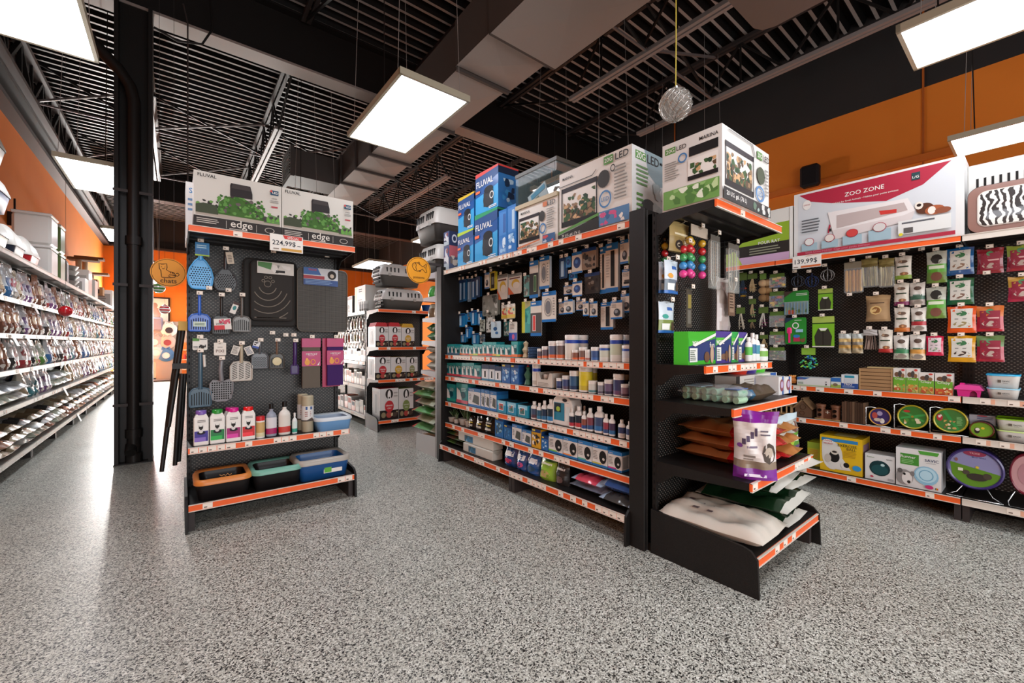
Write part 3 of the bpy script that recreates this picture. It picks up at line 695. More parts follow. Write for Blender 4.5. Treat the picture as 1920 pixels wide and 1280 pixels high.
row([(994.6, 1005.5, 682, 'tub', 'white tub with blue band', '#dcd8d0', '#b8b0a4', '#2146a8'), (1040, 1050, 708.5, 'tub', 'small dark-blue tub', '#3a4a78', '#2c3658'), (1050.5, 1062.5, 704, 'tub', 'dark-blue labelled tub', '#3a4a78', '#5a4a60'), (1063.4, 1078, 695, 'tub', 'tall blue-labelled tub', '#2f5a80', '#2a3c5c'),
     (1079.6, 1100, 687, 'tub', 'big yellow shrimp-picture tub', '#dccb2c', '#c8b43c', '#e0d040'), (1103, 1114, 687, '>tub', 'yellow tub standing behind', '#c8b830', '#b8a838'), (1099.4, 1113, 713.6, 'tub', 'small white wide tub', '#cfd0c8', '#5a8a8c'), (1117.8, 1128.5, 716, 'tub', 'small white tub with barcode', '#8c8c94', '#5a5464'), (1129, 1144, 711.5, 'tub', 'purple-labelled tub', '#6a5a78', '#3c3850'),
     (1144.8, 1163, 701, 'tub', 'big navy-labelled tub', '#343c68', '#6a4a70'), (1164, 1175, 702, '>tub', 'navy-labelled tub behind', '#343c68', '#6a4a70'), (1160.5, 1174, 720, 'tub', 'small plum-labelled tub', '#8a7080', '#4c3848'), (1175, 1190, 715.5, 'tub', 'dark-labelled tub', '#2f3448', '#40384c'), (1190.6, 1201, 717, 'tub', 'pale tub beside post', '#7a7a8a', '#40384c')], 2, 0, 'second aquarium shelf, near bay')
row([(835.5, 853.5, 719.5, 'teal', 'large teal tank-scene box', '#2aa08c'), (855.4, 877, 718.8, 'teal', 'large teal tank-scene box', '#c8566a'), (877.8, 901, 728, 'wb', 'white and blue light box'), (902, 908.4, 729.5, 'wb', 'narrow white and blue box'), (909, 918, 731.5, 'wb', 'white and blue light box'), (918.8, 931, 733.6, 'wb', 'white and blue light box'),
     (931.8, 949, 750.5, 'cube', 'small blue fish tank box'), (950, 968.5, 754, 'cube', 'small blue fish tank box', '#2b93b8', '#3a8a9a'), (970, 990, 759, 'cube', 'small teal fish tank box', '#2590a8', '#3a6a70')], 3, 0, 'third aquarium shelf')
bt = 'white treatment bottle'
row([(992.5, 1003, 752.5, 'bot', bt, '#3d4f68', '#5a3c48'), (1004, 1012.2, 755.5, 'bot', bt, '#26546e', '#2c7a9a'), (1012.8, 1022, 751, 'bot', bt, '#2a3a50', '#2d6a94'), (1022.3, 1035, 748.5, 'bot', bt, '#22303c', '#2a7cb0'), (1064.5, 1074, 766, 'bot', bt, '#2a3040', '#b03040'), (1074.5, 1087.6, 761.5, 'bot', bt, '#232c38', '#b8383c'), (1088, 1097, 771, 'bot', bt, '#8a4a3c', '#2a4a88'),
     (1090, 1097, 761, '>bot', bt+' behind', '#c8c6c0'), (1097.4, 1109, 765, 'bot', bt, '#7a3c48', '#2c5080'), (1110, 1128, 762, 'bot', 'large '+bt, '#34486c', '#2c6ca4'), (1128.5, 1138.6, 776, 'bot', bt, '#943848', '#2c4c80'), (1139, 1150, 777.5, 'bot', bt, '#4a3a54', '#2f6c9c'), (1156, 1168.6, 787, 'bot', 'small '+bt, '#2c3c68', '#d0cec8'), (1171, 1184, 790, 'bot', 'small '+bt, '#2c3c68', '#d0cec8'), (1188, 1200, 775, 'bot', bt, '#b8b8b8', '#7a7a80')], 3, 0, 'third aquarium shelf, near bay')
row([(928, 943.5, 782, 'blue', 'tall blue filter box', '#1c6ab0', ('#8ac0e0', '#40555c')), (944.5, 959, 797, 'blue', 'blue pump box', '#1f67a8', ('#3a88c4', '#2a5a8c')), (960, 978, 796, 'wb', 'wide low blue box'), (978.6, 995.6, 806, 'wb', 'wide low blue box'), (996.5, 1014, 804, 'blue', 'yellow box with round meter', '#d8a21c', ('#2c2824', '#efe8d8', '#2c2824')), (1014.8, 1027.6, 818, 'blue', 'small blue box', '#1f62a8', ('#bcd8ec', '#2d7cc4')),
     (1028.6, 1055, 814, 'filt', 'air pump box with black pump', '#7fc04a'), (1055.8, 1082.4, 820, 'filt', 'air pump box with black pump', '#e88a3c'), (1083.4, 1109.6, 826.5, 'filt', 'air pump box with black pump', '#5ab0a0'), (1110.4, 1139, 833.7, 'filt', 'air pump box with black pump', '#c8c050'), (1140, 1166, 846, 'filt', 'air pump box with black pump', '#c83a8c'), (1182.5, 1202, 854, 'filt', 'air pump box beside post', '#40a0c0')], 4, 0, 'fourth aquarium shelf')
# blue coiled tubing and ornament on the upper shelf
s, w = FM.span(986, 1004, .07); b = MB()
for i in range(7): b.tube([(.05*cos(t*pi/8), .05+.05*sin(t*pi/8), .01+i*.013) for t in range(17)], .006, M('#2a4a70', .3), 6, cap=False)
finish(b, 'airline_tubing', 'coil of dark blue airline tubing on the upper aquarium shelf', 'tubing', FM, s, ZS[1], .06)
s, w = FM.span(980, 989, .07); b = MB(); b.lathe([(.0, 0), (.03, .005), (.02, .04), (.032, .07), (.016, .10), (.024, .13), (0, .15)], M('#b8a888', .6), 9, (0, .03))
finish(b, 'aquarium_ornament', 'knobbly beige aquarium ornament beside the blue tubing coil', 'ornament', FM, s, ZS[1], .05)
s, w = FM.span(984, 993, .07); b = MB(); b.lathe([(.0, 0), (.032, .005), (.02, .05), (.034, .09), (.012, .13), (.02, .15), (0, .17)], M('#3f6a50', .5), 8, (0, .03)); b.lathe([(0, .15), (.014, .16), (0, .18)], M('#b83a40'), 8, (0, .03))
finish(b, 'aquarium_ornament', 'green ornament with a red tip on the second aquarium shelf', 'ornament', FM, s, ZS[2], .05)
# white display tray with tubs inside
s, w = FM.span(1006, 1035, .05); h = .12; b = MB(); cb = M('#cfc8bc', .6)
b.prism([(-w/2, 0), (w/2, 0), (w/2, h), (w*.34, h), (w*.22, h*.55), (-w*.22, h*.55), (-w*.34, h), (-w/2, h)], 'y', 0, .004, cb)
b.box(-w/2, -w/2+.004, .004, .2, 0, h, cb); b.box(w/2-.004, w/2, .004, .2, 0, h, cb); b.box(-w/2, w/2, .2, .204, 0, h, cb); b.box(-w/2, w/2, 0, .2, 0, .004, cb)
b.art([('l', .1, .9, .08, .35, 3, M('#8a8378'))], w, h); finish(b, 'display_tray', 'open white cardboard display tray on the second aquarium shelf', 'tray', FM, s, ZS[2], .05)
for i in range(2):
    q, l = tub(.045, .10, M('#b8b4a8')); finish(q, 'food_tub', 'small white tub inside the cardboard tray, '+('left', 'right')[i]+' one', 'tub', FM, s-.03+i*.06, ZS[2]+.005, .08, subs=[(l, 'lid')])
# big white jug with handle
s, w = FM.span(1036, 1073, .06); b = MB(); h = FM.sz(1050, 737, .06)[1]-ZS[3]; dp = .11
poly = [(-w/2, .02), (-w/2+.02, 0), (w/2-.02, 0), (w/2, .02), (w/2, h*.66), (w*.42, h*.82), (w*.2, h*.93), (-w*.28, h*.93), (-w*.44, h*.8), (-w/2, h*.66)]
b.prism(poly, 'y', 0, dp, W_); b.art([('r', .08, .62, .14, .7, M('#1e7f9c')), ('r', .1, .44, .4, .68, M('#26343c')), ('e', .3, .5, .1, .08, M('#a8c83c')), ('r', .68, .9, .16, .6, M('#dfe6e4')), ('e', .64, .8, .12, .055, M('#2b2420'))], w, h)
b.box(-w*.05, w*.34, -.001, dp+.001, h*.70, h*.735, M('#b9b5ae'))
l = MB(); l.lathe([(.022, h*.93), (.024, h*.93), (.024, h), (0, h)], W_, 14, (-w*.2, dp/2)); o = finish(b, 'jug', 'large white jug with handle and teal label on the third aquarium shelf', 'jug', FM, s, ZS[3], .06, subs=[(l, 'cap')]); mod_bevel(o, .008)
# potted plastic plants wrapped in film, black pots
for k, (u0, u1, vt) in enumerate([(838, 850, 764), (850.5, 857.5, 770), (858, 871, 763), (871.5, 879.6, 768)]):
    s, w = FM.span(u0, u1, .08); h = FM.sz(u0, vt, .08)[1]-ZS[4]; b = MB(); b.lathe([(0, 0), (w*.36, 0), (w*.45, h*.35), (w*.4, h*.36), (0, h*.34)], M('#cfcac0', .4), 12, (0, w*.45)); R = random.Random(k)
    f = MB()
    for i in range(16):
        a = R.uniform(0, 6.28); r = w*R.uniform(.1, .45); zz = h*R.uniform(.6, 1); f.bar((0, w*.45, h*.34), (r*cos(a), w*.45+r*sin(a), zz), .012, M(R.choice(['#54704a', '#3d5a36', '#7a8c6c'])), .003)
    finish(b, 'plastic_plant', 'white potted plastic aquarium plant, '+ORD[k]+' on the fourth aquarium shelf', 'plant', FM, s, ZS[4], .06, subs=[(f, 'foliage')])
for k, (u0, u1, vt) in enumerate([(880, 892, 777.5), (893.5, 909, 779), (910.5, 927, 781)]):
    s, w = FM.span(u0, u1, .08); h = FM.sz(u0, vt, .08)[1]-ZS[4]
    b = pouch(w, .08, h, [(0, M('#191715', .25))], k, art=[(.2, .8, .2, .34, M('#d8d2c4')), (.2, .8, .45, .55, M('#c8b03c')), (.2, .8, .62, .7, M('#d8d2c4'))]); finish(b, 'filter_media_bag', 'black bag with yellow and white bars, '+ORD[k]+' on the fourth aquarium shelf', 'bag', FM, s, ZS[4], .05)
# bottom deck
sack_cols = [('#4d6b34', '#2c2a1c'), ('#6f4a3c', '#3a4a2c'), ('#3c5c34', '#7a5a40'), ('#c89a2c', '#7a3a2c')]
for k, (a, c) in enumerate(sack_cols):
    s, w = FM.span(836, 862, .0); b = sack(.34, .3, .05, [(0, M(a, .3)), (.5, M(c, .3))], 40+k); finish(b, 'moss_bag', 'flat green and brown bag in the low stack, '+['bottom', 'second from bottom', 'third from bottom', 'topmost'][k], 'bag', FM, s, ZS[5]+.001+k*.047, .02)
def wrap(w, d, h): return carton(w, d, h, M('#c6c1b6', .55), [('r', .2, .45, .1, .8, M('#2a6f96')), ('n', .2, .45, .1, .8, 6, 4, [M('#7ab4d0'), M('#3a4a3c'), M('#2a5a70')])], [('p', [(.5, .5), (1, 1), (0, 1)], M('#aba69b'))], [('r', .35, .7, .2, .8, M('#2a6f96')), ('r', .5, .6, .3, .7, M('#c8b898'))])
s, w = FM.span(867, 925, .0); o = finish(wrap(w*.95, .12, .085), 'wrapped_block', 'long white wrapped carton lying on the bottom aquarium deck, lower one', 'carton', FM, s, ZS[5], .0); mod_bevel(o, .006)
s, w = FM.span(864, 929, .05); o = finish(wrap(w, .12, .09), 'wrapped_block', 'long white wrapped carton lying on top of the other', 'carton', FM, s, ZS[5]+.087, .02); mod_bevel(o, .006)
GR = [((948, 970), '#1f3f74', '#c8305c', 'blue and crimson gravel bag'), ((971, 990), '#1f4a84', '#c04a78', 'blue and pink gravel bag'), ((991, 1013), '#20508c', '#2a4a64', 'dark blue gravel bag'), ((1014, 1043), '#8cb43c', '#6f9a2c', 'bright green substrate bag'), ((1044, 1066), '#2c2827', '#4a4442', 'black gravel bag')]
for k, ((u0, u1), c1, c2, lk) in enumerate(GR):
    s, w = FM.span(u0, u1, .06); h = [.185, .18, .185, .195, .185][k]
    ar = [(.15, .85, .5, .72, M('#e6e8ea')), (.2, .8, .16, .4, M(c2), 'e')] if k < 3 else [(.15, .85, .62, .7, M('#dfe6c8') if k == 3 else M('#c8c2be')), (.2, .8, .1, .4, M('#c0a868') if k == 3 else M('#6a5450'), 'e')]
    b = pouch(w*1.05, .11, h, [(0, M(c1, .25)), (.75, M(c1 if k < 3 else ('#2f6a34' if k == 3 else '#3a2f2c'), .25)), (.88, M('#8a7c60' if k < 3 else '#47663c' if k == 3 else '#221f1e', .25))], k, art=ar, crinkle=.006); finish(b, 'gravel_bag', lk+', '+ORD[k]+' of the upright gravel bags', 'bag', FM, s, ZS[5], .02, tilt=.0)
CL = M('#9fb0c4', .12, coat=.6)
for k, (u0, u1, zz, th, of, c, lk) in enumerate([(1068, 1135, .0, .06, .05, '#8090a8', 'blue grey'), (1070, 1125, .065, .07, .0, '#d0485a', 'pink'), (1075, 1140, .138, .075, .03, '#3c68ac', 'blue and clear'), (1122, 1186, .0, .07, -.01, '#45413e', 'dark grey'), (1124, 1192, .073, .085, .03, '#4468b0', 'large blue and clear')]):
    s, w = FM.span(u0, u1, of); b = sack(w, .33, th, [(0, CL), (.14, M(c, .2, coat=.5)), (.86, CL)], 60+k, crinkle=.008)
    finish(b, 'gravel_bag', lk+' gravel bag lying '+['at the bottom of the left heap', 'in the middle of the left heap', 'on top of the left heap', 'under the rightmost blue bag', 'at the right end of the bottom deck'][k], 'bag', FM, s, ZS[5]+zz+.001, of)

# ---- boxes on the top shelf
Z = ZS[0]
def fl_art(col):
    return [('p', [(.0, 0), (1, 0), (1, .55), (0, .4)], M('#2a92c8')), ('p', [(0, .55), (1, .78), (1, 1), (0, 1)], M('#16427a')), ('p', [(0, .9), (1, .95), (1, 1), (0, 1)], M(col)), ('t', 'FLUVAL', .42, .72, .74, W_, .1) if False else ('t', 'FLUVAL', .42, .72, .74, W_), ('e', .58, .28, .22, .2, M('#2b2c30')), ('r', .38, .8, .12, .46, M('#2f3136')), ('e', .6, .5, .2, .09, M('#191b20')), ('o', .74, .34, .09, .09, .3, M('#c8c8c4')), ('r', .02, .22, .5, .56, M('#e4673a')), ('l', .62, .95, .03, .1, 2, W_)]
def fl_side(col): return [('r', 0, 1, 0, 1, M('#1b6cb0')), ('p', [(0, .8), (1, .8), (1, 1), (0, 1)], M('#10233e')), ('r', 0, 1, .96, 1, M(col)), ('n', .2, .8, .1, .7, 9, 8, [M('#0f2a48'), M('#2c88c4'), M('#a8c8dc')])]
def tbox(u0, u1, v_far_top, z0, d, front, side, name, label, body='#1a4f90', off=.03, v_top_at=None, cat='box'):
    s, w = FM.span(u0, u1, off); zt = FM.sz(u1, v_top_at, off)[1]; return finish(carton(w*.985, d, zt-z0, body, front, side), name, label, cat, FM, s, z0, off), zt
sm = [('r', .05, .95, .5, .98, M('#2c3e74')), ('e', .45, .7, .2, .2, M('#c4ccd8')), ('r', .05, .95, .03, .3, M('#a8b4bc')), ('n', .1, .9, .1, .9, 7, 3, [M('#5a5f68'), M('#c8ccd0'), M('#7a3840')])]
o, z1 = tbox(832, 842.5, 0, Z, .13, sm, [('r', 0, 1, .55, 1, M('#a8505c')), ('n', .1, .9, .1, .6, 7, 2, [M('#6a6058'), M('#b8b0a4')])], 'pump_box', 'small box with red and grey side, lower of two by the cat carriers', '#44506c', v_top_at=459)
o, z2 = tbox(832, 842.5, 0, z1+.001, .13, sm, [('r', 0, 1, 0, 1, M('#1f2d50')), ('o', .5, .5, .25, .3, .4, M('#c4ccd8'))], 'pump_box', 'small navy box stacked on top of another at the far end', '#223058', v_top_at=432)
o, z1 = tbox(858, 887.5, 0, Z, .2, fl_art('#a8c030'), fl_side('#a8c030'), 'canister_filter_box', 'narrow blue FLUVAL box, lower one of the left pair', v_top_at=427)
o, z2 = tbox(859, 889, 0, z1+.001, .2, fl_art('#c8a82c'), fl_side('#c8a82c'), 'canister_filter_box', 'narrow blue FLUVAL box, upper one of the left pair', v_top_at=358)
o, z1 = tbox(890, 933, 0, Z, .24, fl_art('#1f8a5c'), fl_side('#1f8a5c'), 'canister_filter_box', 'wide blue FLUVAL box with green stripe, under the red-topped one', v_top_at=387)
o, z2 = tbox(891.5, 934.5, 0, z1+.001, .24, fl_art('#c83a34'), fl_side('#c83a34'), 'canister_filter_box', 'wide blue FLUVAL box with red top edge', v_top_at=305.6)
for k, (a, c) in enumerate(((935, 950.5), (951, 967.5))):
    tbox(a, c, 0, Z, .12, [('r', .1, .9, .45, .95, M('#3a7cc0')), ('r', .55, .85, .5, .9, M('#a8c4dc') if k else M('#2a5a9c')), ('n', .15, .85, .08, .42, 8, k, [M('#8fb8dc'), M('#cfe0ee')])], [('r', .1, .9, .1, .9, M('#1a62a8'))], 'accessory_box', 'tall slim blue box with pale drawing, '+('left', 'right')[k]+' of two beside the FLUVAL boxes', '#2370b8', v_top_at=(390, 381)[k])
scene_m = [M('#3c5a34'), M('#8a6a44'), M('#5a4630'), M('#c8a070'), M('#27402c')]
def tank_art(x0, x1, z0, z1, sd=3, pw='#ece9e2'):
    a = [('r', x0, x1, z0, z1, M('#e6e4de')), ('p', [(x0+.02, z0+.1*(z1-z0)), (x1-.02, z0+.1*(z1-z0)), (x1-.03, z0+.42*(z1-z0)), ((x0+x1)/2, z0+.3*(z1-z0)), (x0+.04, z0+.5*(z1-z0))], M('#4a4030')), ('n', x0+.02, x1-.02, z0+.06*(z1-z0), z1-.2*(z1-z0), 40, sd, scene_m), ('n', x0+.02, x1-.02, z0+.06*(z1-z0), z0+.55*(z1-z0), 40, sd+1, scene_m), ('r', x0-.01, x1+.01, z1-.12*(z1-z0), z1, M('#2a2126')), ('r', x0-.01, x1+.01, z0, z0+.14*(z1-z0), M('#1c1718')), ('r', x0-.01, x0+.005, z0, z1, M('#1c1718')), ('r', x1-.005, x1+.01, z0, z1, M('#1c1718'))]
    return a
s_, w_ = FM.span(970, 1047, .03)
mar = [('r', 0, 1, 0, 1, M('#dcd8d0'))]+tank_art(.04, .56, .18, .78, 4)+[('t', 'MARINA', .2, .88, .24, M('#23201f')), ('r', .66, .76, .86, .96, M('#c86a2c')), ('t', 'LED', .87, .9, .18, M('#23201f')), ('e', .64, .66, .07, .12, M('#3a3836')), ('o', .66, .38, .08, .12, .3, M('#3a78b0')), ('l', .76, .95, .35, .8, 9, M('#8a8680')), ('r', .66, .96, .04, .22, M('#2f5c8c')), ('n', .67, .95, .05, .2, 6, 4, [M('#b8c8d8'), M('#c84a50')]), ('t', '5 U.S. gal', .2, .08, .26, M('#23201f')), ('p', [(0, .1), (.6, .16), (.6, .13), (0, .05)], M('#c87a50'))]
o, z1 = tbox(971.6, 1046, 0, Z, .28, mar, [('r', .1, .9, .1, .9, M('#cfcbc3'))], 'aquarium_kit_box', 'small white MARINA LED aquarium box under the glass tank', '#dcd8d0', v_top_at=366)
# glass tank standing on that box
s, w = FM.span(967, 1043.5, .02); h = FM.sz(1043.5, 291.6, .02)[1]-z1-.002; d = .36; t = empty('glass_aquarium', FM.w(s, z1+.001, .02), FM.rz); tag(t, 'empty glass fish tank with papers inside, on top of the small MARINA box', 'aquarium')
TG = glassmat('tank_glass', '#5c7274', .16, .04)
b = MB()
for x0, x1, y0, y1 in ((-w/2, w/2, 0, .005), (-w/2, w/2, d-.005, d), (-w/2, -w/2+.005, .005, d-.005), (w/2-.005, w/2, .005, d-.005)): b.box(x0, x1, y0, y1, .02, h-.02, TG)
b.build('glass_walls', t)
for nm, za, zb in (('base_frame', 0, .035), ('top_frame', h-.03, h)):
    b = MB()
    for x0, x1, y0, y1 in ((-w/2-.004, w/2+.004, -.004, .01), (-w/2-.004, w/2+.004, d-.01, d+.004), (-w/2-.004, -w/2+.01, .01, d-.01), (w/2-.01, w/2+.004, .01, d-.01)): b.box(x0, x1, y0, y1, za, zb, M('#b9ab8c', .5) if nm == 'base_frame' else M('#4a4640', .4))
    if nm == 'base_frame': b.box(-w/2+.01, w/2-.01, .01, d-.01, .005, .01, BK)
    b.build(nm, t)
b = MB(); b.box(-.13, .1, .06, .07, 0, .13, M('#c8dbe0')); b.art([('r', .05, .95, .6, .95, M('#3a9cc4')), ('r', .2, .5, .15, .5, M('#7a8a70'))], .2, .12, base=.058); o = b.build('booklet'); FM.put(o, s-.02, z1+.04, .04); o.rotation_euler[1] = -.35; tag(o, 'blue and white booklet inside the glass fish tank', 'booklet')
b = MB(); b.tube([(.04*cos(t*.9), .12+.02*sin(t*2), .03+.035*sin(t*.9)+.03) for t in range(20)], .008, W_, 6); o = b.build('power_cord'); FM.put(o, s+.12, z1+.04, .04); tag(o, 'white coiled cord lying inside the glass fish tank', 'cord')
def bigm(which):
    if which == 'F': return [('r', 0, 1, 0, 1, M('#dedbd4'))]+tank_art(.05, .56, .18, .76, 9)+[('t', 'MARINA', .14, .9, .16, M('#23201f')), ('p', [(.0, .8), (.5, .8), (.56, .86), (.56, .85), (.505, .79), (0, .79)], M('#3a3634')), ('r', .66, .78, .86, .97, M('#4f8a34')), ('t', '20G', .72, .915, .1, W_), ('t', 'LED', .89, .915, .16, M('#23201f')), ('e', .66, .68, .08, .12, M('#3a3836')), ('o', .68, .4, .08, .12, .2, M('#3a78b0')), ('t', 'LED', .68, .4, .1, M('#3a78b0')), ('o', .78, .78, .03, .05, .3, M('#3a3634')), ('l', .8, .97, .34, .8, 10, M('#8a8680')), ('r', .6, .98, .04, .24, M('#4a7aa8')), ('n', .61, .97, .05, .22, 12, 4, [M('#c8d8e4'), M('#c84a80'), M('#e8e4dc'), M('#2c5a90')]), ('p', [(0, .08), (.6, .2), (.6, .24), (0, .12)], M('#4f8a34')), ('p', [(0, 0), (.6, 0), (.6, .19), (0, .07)], M('#2a2725')), ('t', '20 U.S. gal. (76 L)', .2, .045, .28, W_)]
    return [('r', 0, 1, 0, 1, M('#d3d4d2')), ('p', [(.3, 1), (1, 1), (1, .4), (.4, .7)], M('#7f959b')), ('r', .08, .34, .84, .95, M('#4f8a34')), ('t', '20G', .21, .895, .22, W_), ('t', 'LED', .52, .895, .3, M('#23201f')), ('t', 'MARINA', .82, .9, .25, M('#23201f')), ('l', .1, .4, .5, .78, 5, M('#5a8a48')), ('e', .4, .22, .2, .14, M('#44484a')), ('l', .1, .3, .15, .42, 4, M('#5a8a48')), ('n', .5, .95, .1, .6, 8, 5, [M('#a8b4b4'), M('#bcc4c4'), M('#e2e4e2')])]
tbox(1048, 1186, 0, Z, .46, bigm('F'), bigm('R'), 'aquarium_kit_box', 'large white MARINA 20G LED aquarium box beside the glass tank', '#dcd9d2', v_top_at=268.5)

# ---- hanging packs on the perforated board
Z1 = lambda x, y: (820+x*.1719, 420+y*.1719)
Z2 = lambda x, y: (1000+x*.1875, 400+y*.1875)
BLU = M('#1d73bc', .3, coat=.4); DBL = M('#12386e', .3)
def pk(style, R):
    top = ('r', 0, 1, .86, 1, BLU); bot = ('r', 0, 1, 0, .09, BLU); logo = ('r', .1, .5, .91, .95, W_); ln = ('l', .08, .6, .6, .82, 4, M('#9a948c'))
    return {'wb': [top, bot, logo, ln, ('e', .55, .35, .28, .2, M('#3a3c40')), ('e', .5, .4, .16, .1, M('#8c9298'))],
            'ring': [top, bot, logo, ('o', .45, .48, .3, .3, .12, M('#8f8c88')), ('e', .45, .48, .2, .22, M('#6a6a6e')), ('l', .8, .95, .2, .8, 7, M('#8a8680'))],
            'tube': [top, bot, logo, ('r', .42, .72, .12, .84, M('#1c1a1a')), ('l', .06, .36, .3, .8, 9, M('#b5afa6'))],
            'ball': [top, bot, ('e', .5, .5, .34, .26, M('#1f3d78')), ('e', .45, .55, .14, .1, M('#4a78b8'))],
            'dark': [('r', 0, 1, .84, 1, DBL), ('n', .08, .92, .08, .8, 14, R.randint(0, 99), [M('#2c2624'), M('#4a4038'), M('#8a8074')])],
            'thermg': [top, bot, logo, ('r', 0, 1, .09, .66, M('#2a2725')), ('r', .52, .8, .16, .6, M('#b9d8a8')), ('r', .56, .76, .18, .58, M('#2c5c34'))],
            'thermr': [top, bot, logo, ('r', 0, 1, .09, .66, M('#4a4442')), ('r', .2, .5, .14, .6, M('#e8dcd8')), ('r', .24, .46, .16, .58, M('#d4322c'))],
            'yel': [('r', 0, 1, .85, 1, M('#7a7a74')), ('e', .55, .5, .3, .22, M('#d8b03c')), ('e', .6, .42, .26, .16, M('#e6ded0')), ('p', [(0, 0), (.45, 0), (0, .4)], M('#dc6a3c')), ('r', .1, .9, .74, .8, M('#6a3c34'))],
            'yfr': [('r', .16, .84, .1, .9, M('#221f1d')), ('r', .3, .7, .3, .7, M('#6a6860'))],
            'plainblue': [('r', .2, .55, .1, .9, M('#a8c8e0')), ('r', 0, 1, .84, .96, DBL), ('r', .6, .7, .1, .8, M('#145a98'))],
            'grey': [('n', .05, .95, .05, .95, 18, R.randint(0, 99), [M('#8a8a80'), M('#5c5c54'), M('#b8b8ae'), M('#43423c')])],
            'food': [('r', 0, 1, .8, 1, M('#e2ded4')), ('n', .1, .9, .3, .75, 8, 7, [M('#c84a40'), M('#3aa08c'), M('#e8b83c')]), ('r', 0, 1, .05, .28, M('#c8a83c'))],
            'teal': [('r', 0, .3, 0, 1, M('#c8c83c')), ('p', [(.3, 0), (1, 0), (1, .9), (.3, .75)], M('#2c9a94')), ('n', .35, .95, .1, .7, 8, 2, [M('#1f7a7a'), M('#4ab8a8')])],
            'fish': [('r', 0, 1, .85, 1, M('#c8d8e0')), ('e', .45, .55, .2, .12, M('#22507c')), ('e', .6, .3, .16, .08, M('#3a6c9c'))],
            'bot': [('r', 0, 1, 0, .42, M('#2a4aa8')), ('e', .55, .2, .16, .14, M('#c84a80')), ('l', .15, .8, .6, .9, 4, M('#8a8680'))],
            'arc': [top, ('e', .75, .1, .6, .34, M('#3a9cd0')), ('e', .85, .02, .5, .24, W_)],
            'greenp': [('r', 0, 1, 0, .3, M('#7a9c4a')), ('n', .1, .9, .02, .3, 8, 4, [M('#4a6c34'), M('#a8b87a')]), ('l', .1, .9, .5, .9, 6, M('#a09a90'))],
            'row': [top, bot, logo, ln, ('r', .15, .85, .2, .32, M('#1d1b1b')), ('r', .2, .8, .3, .42, M('#4a4642'))]}[style]
P2 = [(320, 370, 430, 540, 'ball', '#2c7cb8'), (390, 495, 385, 600, 'ball', 0), (495, 640, 345, 560, 'dark', '#8c7460'), (642, 700, 330, 800, 'tube', 0), (705, 830, 290, 785, 'tube', 0), (860, 945, 262, 500, 'wb', 0), (965, 1045, 250, 500, 'greenp', 0), (75, 175, 430, 755, 'ring', 0), (870, 1000, 550, 735, 'row', 0), (330, 395, 590, 660, 'ball', '#2a86c4'), (290, 390, 715, 810, 'wb', 0), (400, 495, 680, 830, 'ball', 0), (500, 650, 590, 800, 'dark', '#3a3634'), (100, 240, 780, 1085, 'ring', 0), (240, 308, 880, 1010, 'wb', 0), (312, 400, 862, 1005, 'wb', 0), (410, 490, 862, 970, 'wb', 0), (505, 560, 880, 1025, 'wb', 0), (565, 640, 880, 1035, 'wb', 0), (650, 775, 885, 1160, 'tube', 0), (790, 905, 870, 1055, 'wb', 0), (860, 965, 800, 990, 'wb', 0), (970, 1050, 800, 1030, 'arc', 0), (250, 330, 440, 650, 'plainblue', '#123a64')]
P1 = [(1015, 1110, 400, 805, 'thermg', 0), (1030, 1150, 840, 1220, 'thermr', 0), (235, 285, 605, 850, 'plainblue', '#12426a'), (287, 322, 600, 840, 'plainblue', '#185a8c'), (327, 367, 590, 845, 'plainblue', '#7a94a8'), (380, 430, 590, 820, 'plainblue', '#1c5c94'), (432, 480, 570, 800, 'plainblue', '#143c60'), (530, 580, 530, 705, 'wb', 0), (585, 640, 515, 722, 'yfr', '#c8b42c'), (642, 752, 545, 820, 'yel', 0), (757, 900, 535, 760, 'yel', 0), (490, 660, 770, 1000, 'grey', '#7c7c72'), (680, 755, 880, 1035, 'food', '#d8cca8'), (775, 862, 870, 1030, 'food', '#d8cca8'), (905, 1025, 840, 1185, 'teal', '#c8c48c'), (945, 1012, 560, 790, 'grey', '#5c9a94'), (210, 300, 975, 1120, 'plainblue', '#1d78b0'), (302, 346, 960, 1065, 'wb', '#3a8cc0'), (352, 415, 940, 1100, 'plainblue', '#1d78b0'), (420, 472, 950, 1100, 'plainblue', '#1c6aa0'), (465, 520, 1040, 1170, 'grey', '#a8b0a0'), (525, 592, 960, 1180, 'grey', '#c8c8c0'), (595, 700, 1060, 1240, 'fish', '#c4d8e0'), (705, 778, 1060, 1220, 'grey', '#2c6c68'), (780, 868, 1065, 1270, 'bot', 0), (302, 356, 1120, 1245, 'plainblue', '#1c78b8'), (240, 298, 1200, 1290, 'plainblue', '#2c80b0'), (385, 460, 1190, 1310, 'plainblue', '#2a78a0'), (465, 520, 1200, 1300, 'grey', '#4c6478')]
LK = {'wb': 'white pack with blue ends', 'ring': 'white pack with oval ring window', 'tube': 'long white pack with black tube', 'ball': 'hang pack with blue ball', 'dark': 'hang pack of dark pieces', 'thermg': 'pack with green thermometer strip', 'thermr': 'hang pack with red thermometer strip', 'yel': 'white and orange hang pack', 'yfr': 'yellow-framed hang pack', 'plainblue': 'blue tube hang pack', 'grey': 'clear hang pack with grey contents', 'food': 'fish food hang pack', 'teal': 'yellow and teal hang bag', 'fish': 'pale fish-picture hang pack', 'bot': 'white and royal blue hang pack', 'arc': 'white pack with blue arc', 'greenp': 'white pack with green foot', 'row': 'white pack with black row'}
allp = []
for L_, Zf in ((P2, Z2), (P1, Z1)):
    for x0, x1, y0, y1, st, body in L_:
        u0, v0 = Zf(x0, y0); u1, v1 = Zf(x1, y1); allp.append((u0, u1, v0, v1, st, body))
allp.sort(key=lambda p: (p[2]+p[3], p[0])); cnt = {}
